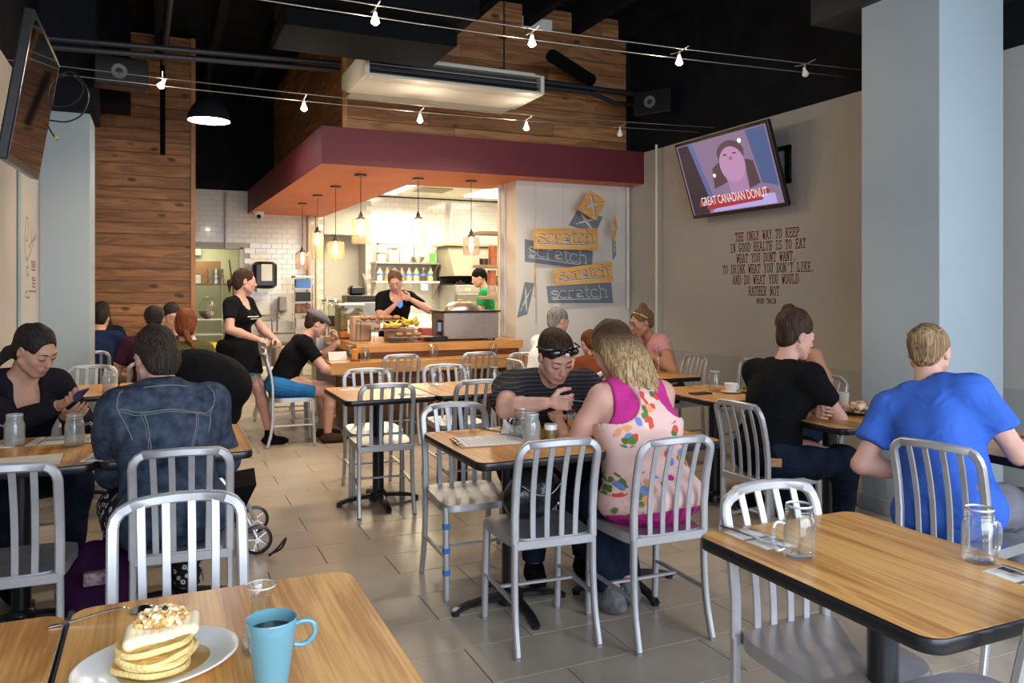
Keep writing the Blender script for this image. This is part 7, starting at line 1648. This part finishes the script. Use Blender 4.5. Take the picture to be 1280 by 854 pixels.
# black shirt man's table
plate((3.55, 3.22, TZ), .13, 'dark plate with leftovers right of the black shirt man', dark=True); food((3.55, 3.22, TZ+.008), 'bread and leftovers on the dark plate by the column', M('toasted_bread', (.50, .33, .20), .7, var=.6, vs=30), 18, .07, .03, .02)
t = thing('iced_drink', 'tall clear glass with straw behind the leftovers plate', 'drink', (3.48, 3.48, TZ)); MB().lathe([(.028, 0), (.036, .16)], n=18, op='t').obj('glass_body', GLASS, t); MB().cyl((0, 0, .01), (.02, .02, .21), .003, 6).obj('straw', WPLAST, t); MB().lathe([(.001, .004), (.026, .005), (.031, .09), (.001, .091)], n=16).obj('drink', M('dark_cola', (.05, .02, .015), .1), t)
cyl_thing('paper_cup', 'crumpled pale paper cup beside the column edge', 'cup', (3.64, 3.42, TZ), .03, .09, M('grey_paper', (.40, .36, .30), .7), None, .038)
# table of the pink woman
t = thing('salad_bowl', 'white bowl of green salad on the table of the grey-haired man', 'bowl', (3.44, 5.60, TZ)); MB().lathe([(.001, .0), (.05, .0), (.10, .05), (.098, .052), (.05, .01), (.001, .008)], n=26, op='bt').obj('bowl_body', WHITE, t)
food((3.44, 5.60, TZ+.03), 'green salad leaves in the white bowl', SAL, 14, .06, .03)
t = thing('water_glass', 'water glass with straw in front of the pink blouse woman', 'glass', (3.80, 5.50, TZ)); MB().lathe([(.026, 0), (.034, .12)], n=18, op='t').obj('glass_body', GLASS, t); MB().cyl((0, 0, .01), (-.03, 0, .22), .003, 6).obj('straw', M('pink_straw', (.65, .35, .38), .5), t)
jar_at(jarA, 3.70, 5.62, TZ, 30, 'clear jar between the white bowl and the straw glass')
# ---------- bags
LEA = M('black_glossy_leather', (.010, .011, .014), .22, var=.3, bump=.25, bs=40)
t = thing('handbag', 'glossy black handbag with chain on a chair seat', 'handbag', (1.475, 3.06, .455), R(4))
b = Blob(); b.ell((0, 0, .09), (.15, .075, .095), k=.03).ell((.02, .01, .15), (.11, .06, .06), k=.03).cut((0, 0, .0), (0, 0, -1)); npmesh('bag_body', [b.mesh(.008)], LEA, t, noise=.014, nscale=24)
MB().tube(spline([(-.10, -.07, .16), (-.04, -.085, .12), (.03, -.085, .115), (.09, -.07, .15)], 6), .004, 6).obj('chain', CUT, t)
for x, z in ((-.06, .08), (.07, .07), (.10, .13)): MB().ell((x, -.085, z), (.010, .006, .010)).obj('stud', CUT, t)
t = thing('plastic_bag', 'black plastic bag on the seat behind the pancake table', 'bag', (.08, 2.14, .46)); b = Blob(); b.ell((0, 0, .07), (.20, .12, .085), k=.03).ell((.06, -.02, .12), (.09, .07, .06), k=.04).cut((0, 0, 0), (0, 0, -1)); npmesh('bag_body', [b.mesh(.009)], M('black_plastic_film', (.008, .008, .009), .14, var=.3, bump=.4, bs=30), t, noise=.022, nscale=22)
t = thing('backpack', 'dark purple backpack standing on the floor by the left chair', 'backpack', (-.21, 3.56, 0)); PUR = cloth('purple_nylon', (.026, .006, .028), var=.2); b = Blob(); b.ell((0, 0, .22), (.15, .11, .22), k=.04).ell((0, -.09, .14), (.12, .06, .11), k=.03).cut((0, 0, .0), (0, 0, -1)); npmesh('pack_body', [b.mesh(.011)], PUR, t, noise=.012, nscale=16)
MB().box((-.05, -.155, .30), (.05, -.12, .35), bev=.004).obj('label', M('printed_label', (.22, .14, .16), .6, var=.8, vs=60), t); MB().tube([(-.10, -.145, .20), (0, -.16, .21), (.10, -.145, .20)], .004, 6).obj('zip', CUT, t)
t = thing('diaper_bag', 'black bag with a round silver button behind the denim jacket', 'bag', (-.10, 4.72, .0)); b = Blob(); b.ell((0, 0, .55), (.15, .10, .28), k=.04).cut((0, 0, .25), (0, 0, -1)); npmesh('bag_body', [b.mesh(.012)], BLK_C, t, noise=.012, nscale=16)
T = Matrix.Translation((-.03, -.108, .66)) @ Matrix.Rotation(R(90), 4, 'X'); MB().lathe([(.026, 0), (.024, .006), (.001, .007)], n=20, T=T).obj('button', SILV, t); MB().box((-.12, -.09, 0), (.12, .09, .27), bev=.01).obj('bag_base', BLK_C, t)
# ---------- strollers
def wheel(mb_t, c, r, par, ax='x'):
    t = MB(); T = Matrix.Translation(c) @ Matrix.Rotation(R(90), 4, 'Y')
    t.lathe([(r*.80, -.015), (r, -.012), (r*1.02, 0), (r, .012), (r*.80, .015)], n=26, T=T, op='bt'); wo = t.obj('wheel', BLACKM, par)
    w = MB().lathe([(r*.80, -.010), (r*.84, 0), (r*.80, .010), (r*.76, 0), (r*.80, -.010)], n=26, T=T, op='bt'); w.lathe([(r*.2, -.016), (r*.2, .016)], n=14, T=T)
    for k in range(5): a = 2*math.pi*k/5+.3; w.tube([tuple(T @ Vector((r*.15*math.cos(a), r*.15*math.sin(a), .008))), tuple(T @ Vector((r*.78*math.cos(a), r*.78*math.sin(a), .008)))], 1, sec=(r*.16, .008), up=(1, 0, 0))
    w.obj('hubcap', M('chrome_spokes', (.62, .62, .62), .25, .8), wo)
t = thing('stroller', 'black folding stroller with silver struts beside the denim jacket', 'stroller', (.32, 4.66, 0), R(90))
for c in ((.20, -.20, .083), (-.20, -.17, .083), (.18, .22, .083), (-.18, .22, .083)): wheel(None, c, .078, t)
MB().tube([(.16, -.20, .09), (.14, -.10, .30), (.10, .14, .62)], .012, 8).tube([(-.16, -.17, .09), (-.14, -.05, .33), (-.12, .16, .62)], .012, 8).tube([(.16, .22, .09), (.12, -.02, .50)], .012, 8).tube([(-.16, .22, .09), (-.12, -.02, .50)], .012, 8).obj('strut', SILV, t)
MB().add([(.14, -.19, .40), (-.16, -.17, .37), (-.16, .05, .36), (.14, .05, .38), (.08, -.10, .17), (-.10, -.08, .16), (-.10, .05, .16), (.08, .05, .16)], [(0, 1, 2, 3), (7, 6, 5, 4), (0, 4, 5, 1), (1, 5, 6, 2), (2, 6, 7, 3), (3, 7, 4, 0)]).obj('basket', BLK_C, t)
MB().tube(spline([(-.30, -.22, .02), (-.34, -.26, .07), (-.33, -.30, .11), (-.30, -.28, .05), (-.27, -.22, .015)], 5), .006, 6).obj('strap', BLACK, t)
t = thing('stroller', 'stroller under a large black folded hood beyond the denim jacket', 'stroller', (.24, 5.30, 0), R(0))
b = Blob(); b.ell((.02, .0, .86), (.29, .30, .20), rotm(0, 16, 0), .03).ell((-.02, 0, .70), (.27, .26, .16), rotm(0, 14, 0), .04); b.cut((0, 0, .62), (-.15, 0, -1)); npmesh('hood', [b.mesh(.013)], BLK_C, t, noise=.006, nscale=10)
hd = [q for q in t.children if q.name.startswith('hood')][0]
for k in range(3): MB().tube(spline([(-.24+.12*k, -.27, .80-.04*k), (-.14+.15*k, -.18, 1.0-.05*k), (-.10+.16*k, 0, 1.07-.06*k), (-.14+.15*k, .18, 1.0-.05*k)], 5), .004, 6).obj('hood_rib', BLACKM, hd)
b = Blob(); b.ell((0, 0, .50), (.22, .24, .15), k=.04); npmesh('seat_shell', [b.mesh(.014)], BLK_C, t)
for sx in (-1, 1):
    for sy in (-1, 1): MB().cyl((sx*.16, sy*.15, .45), (sx*.20, sy*.22, .09), .012).obj('leg', BLACKM, t); wheel(None, (sx*.22, sy*.22, .083), .08, t)
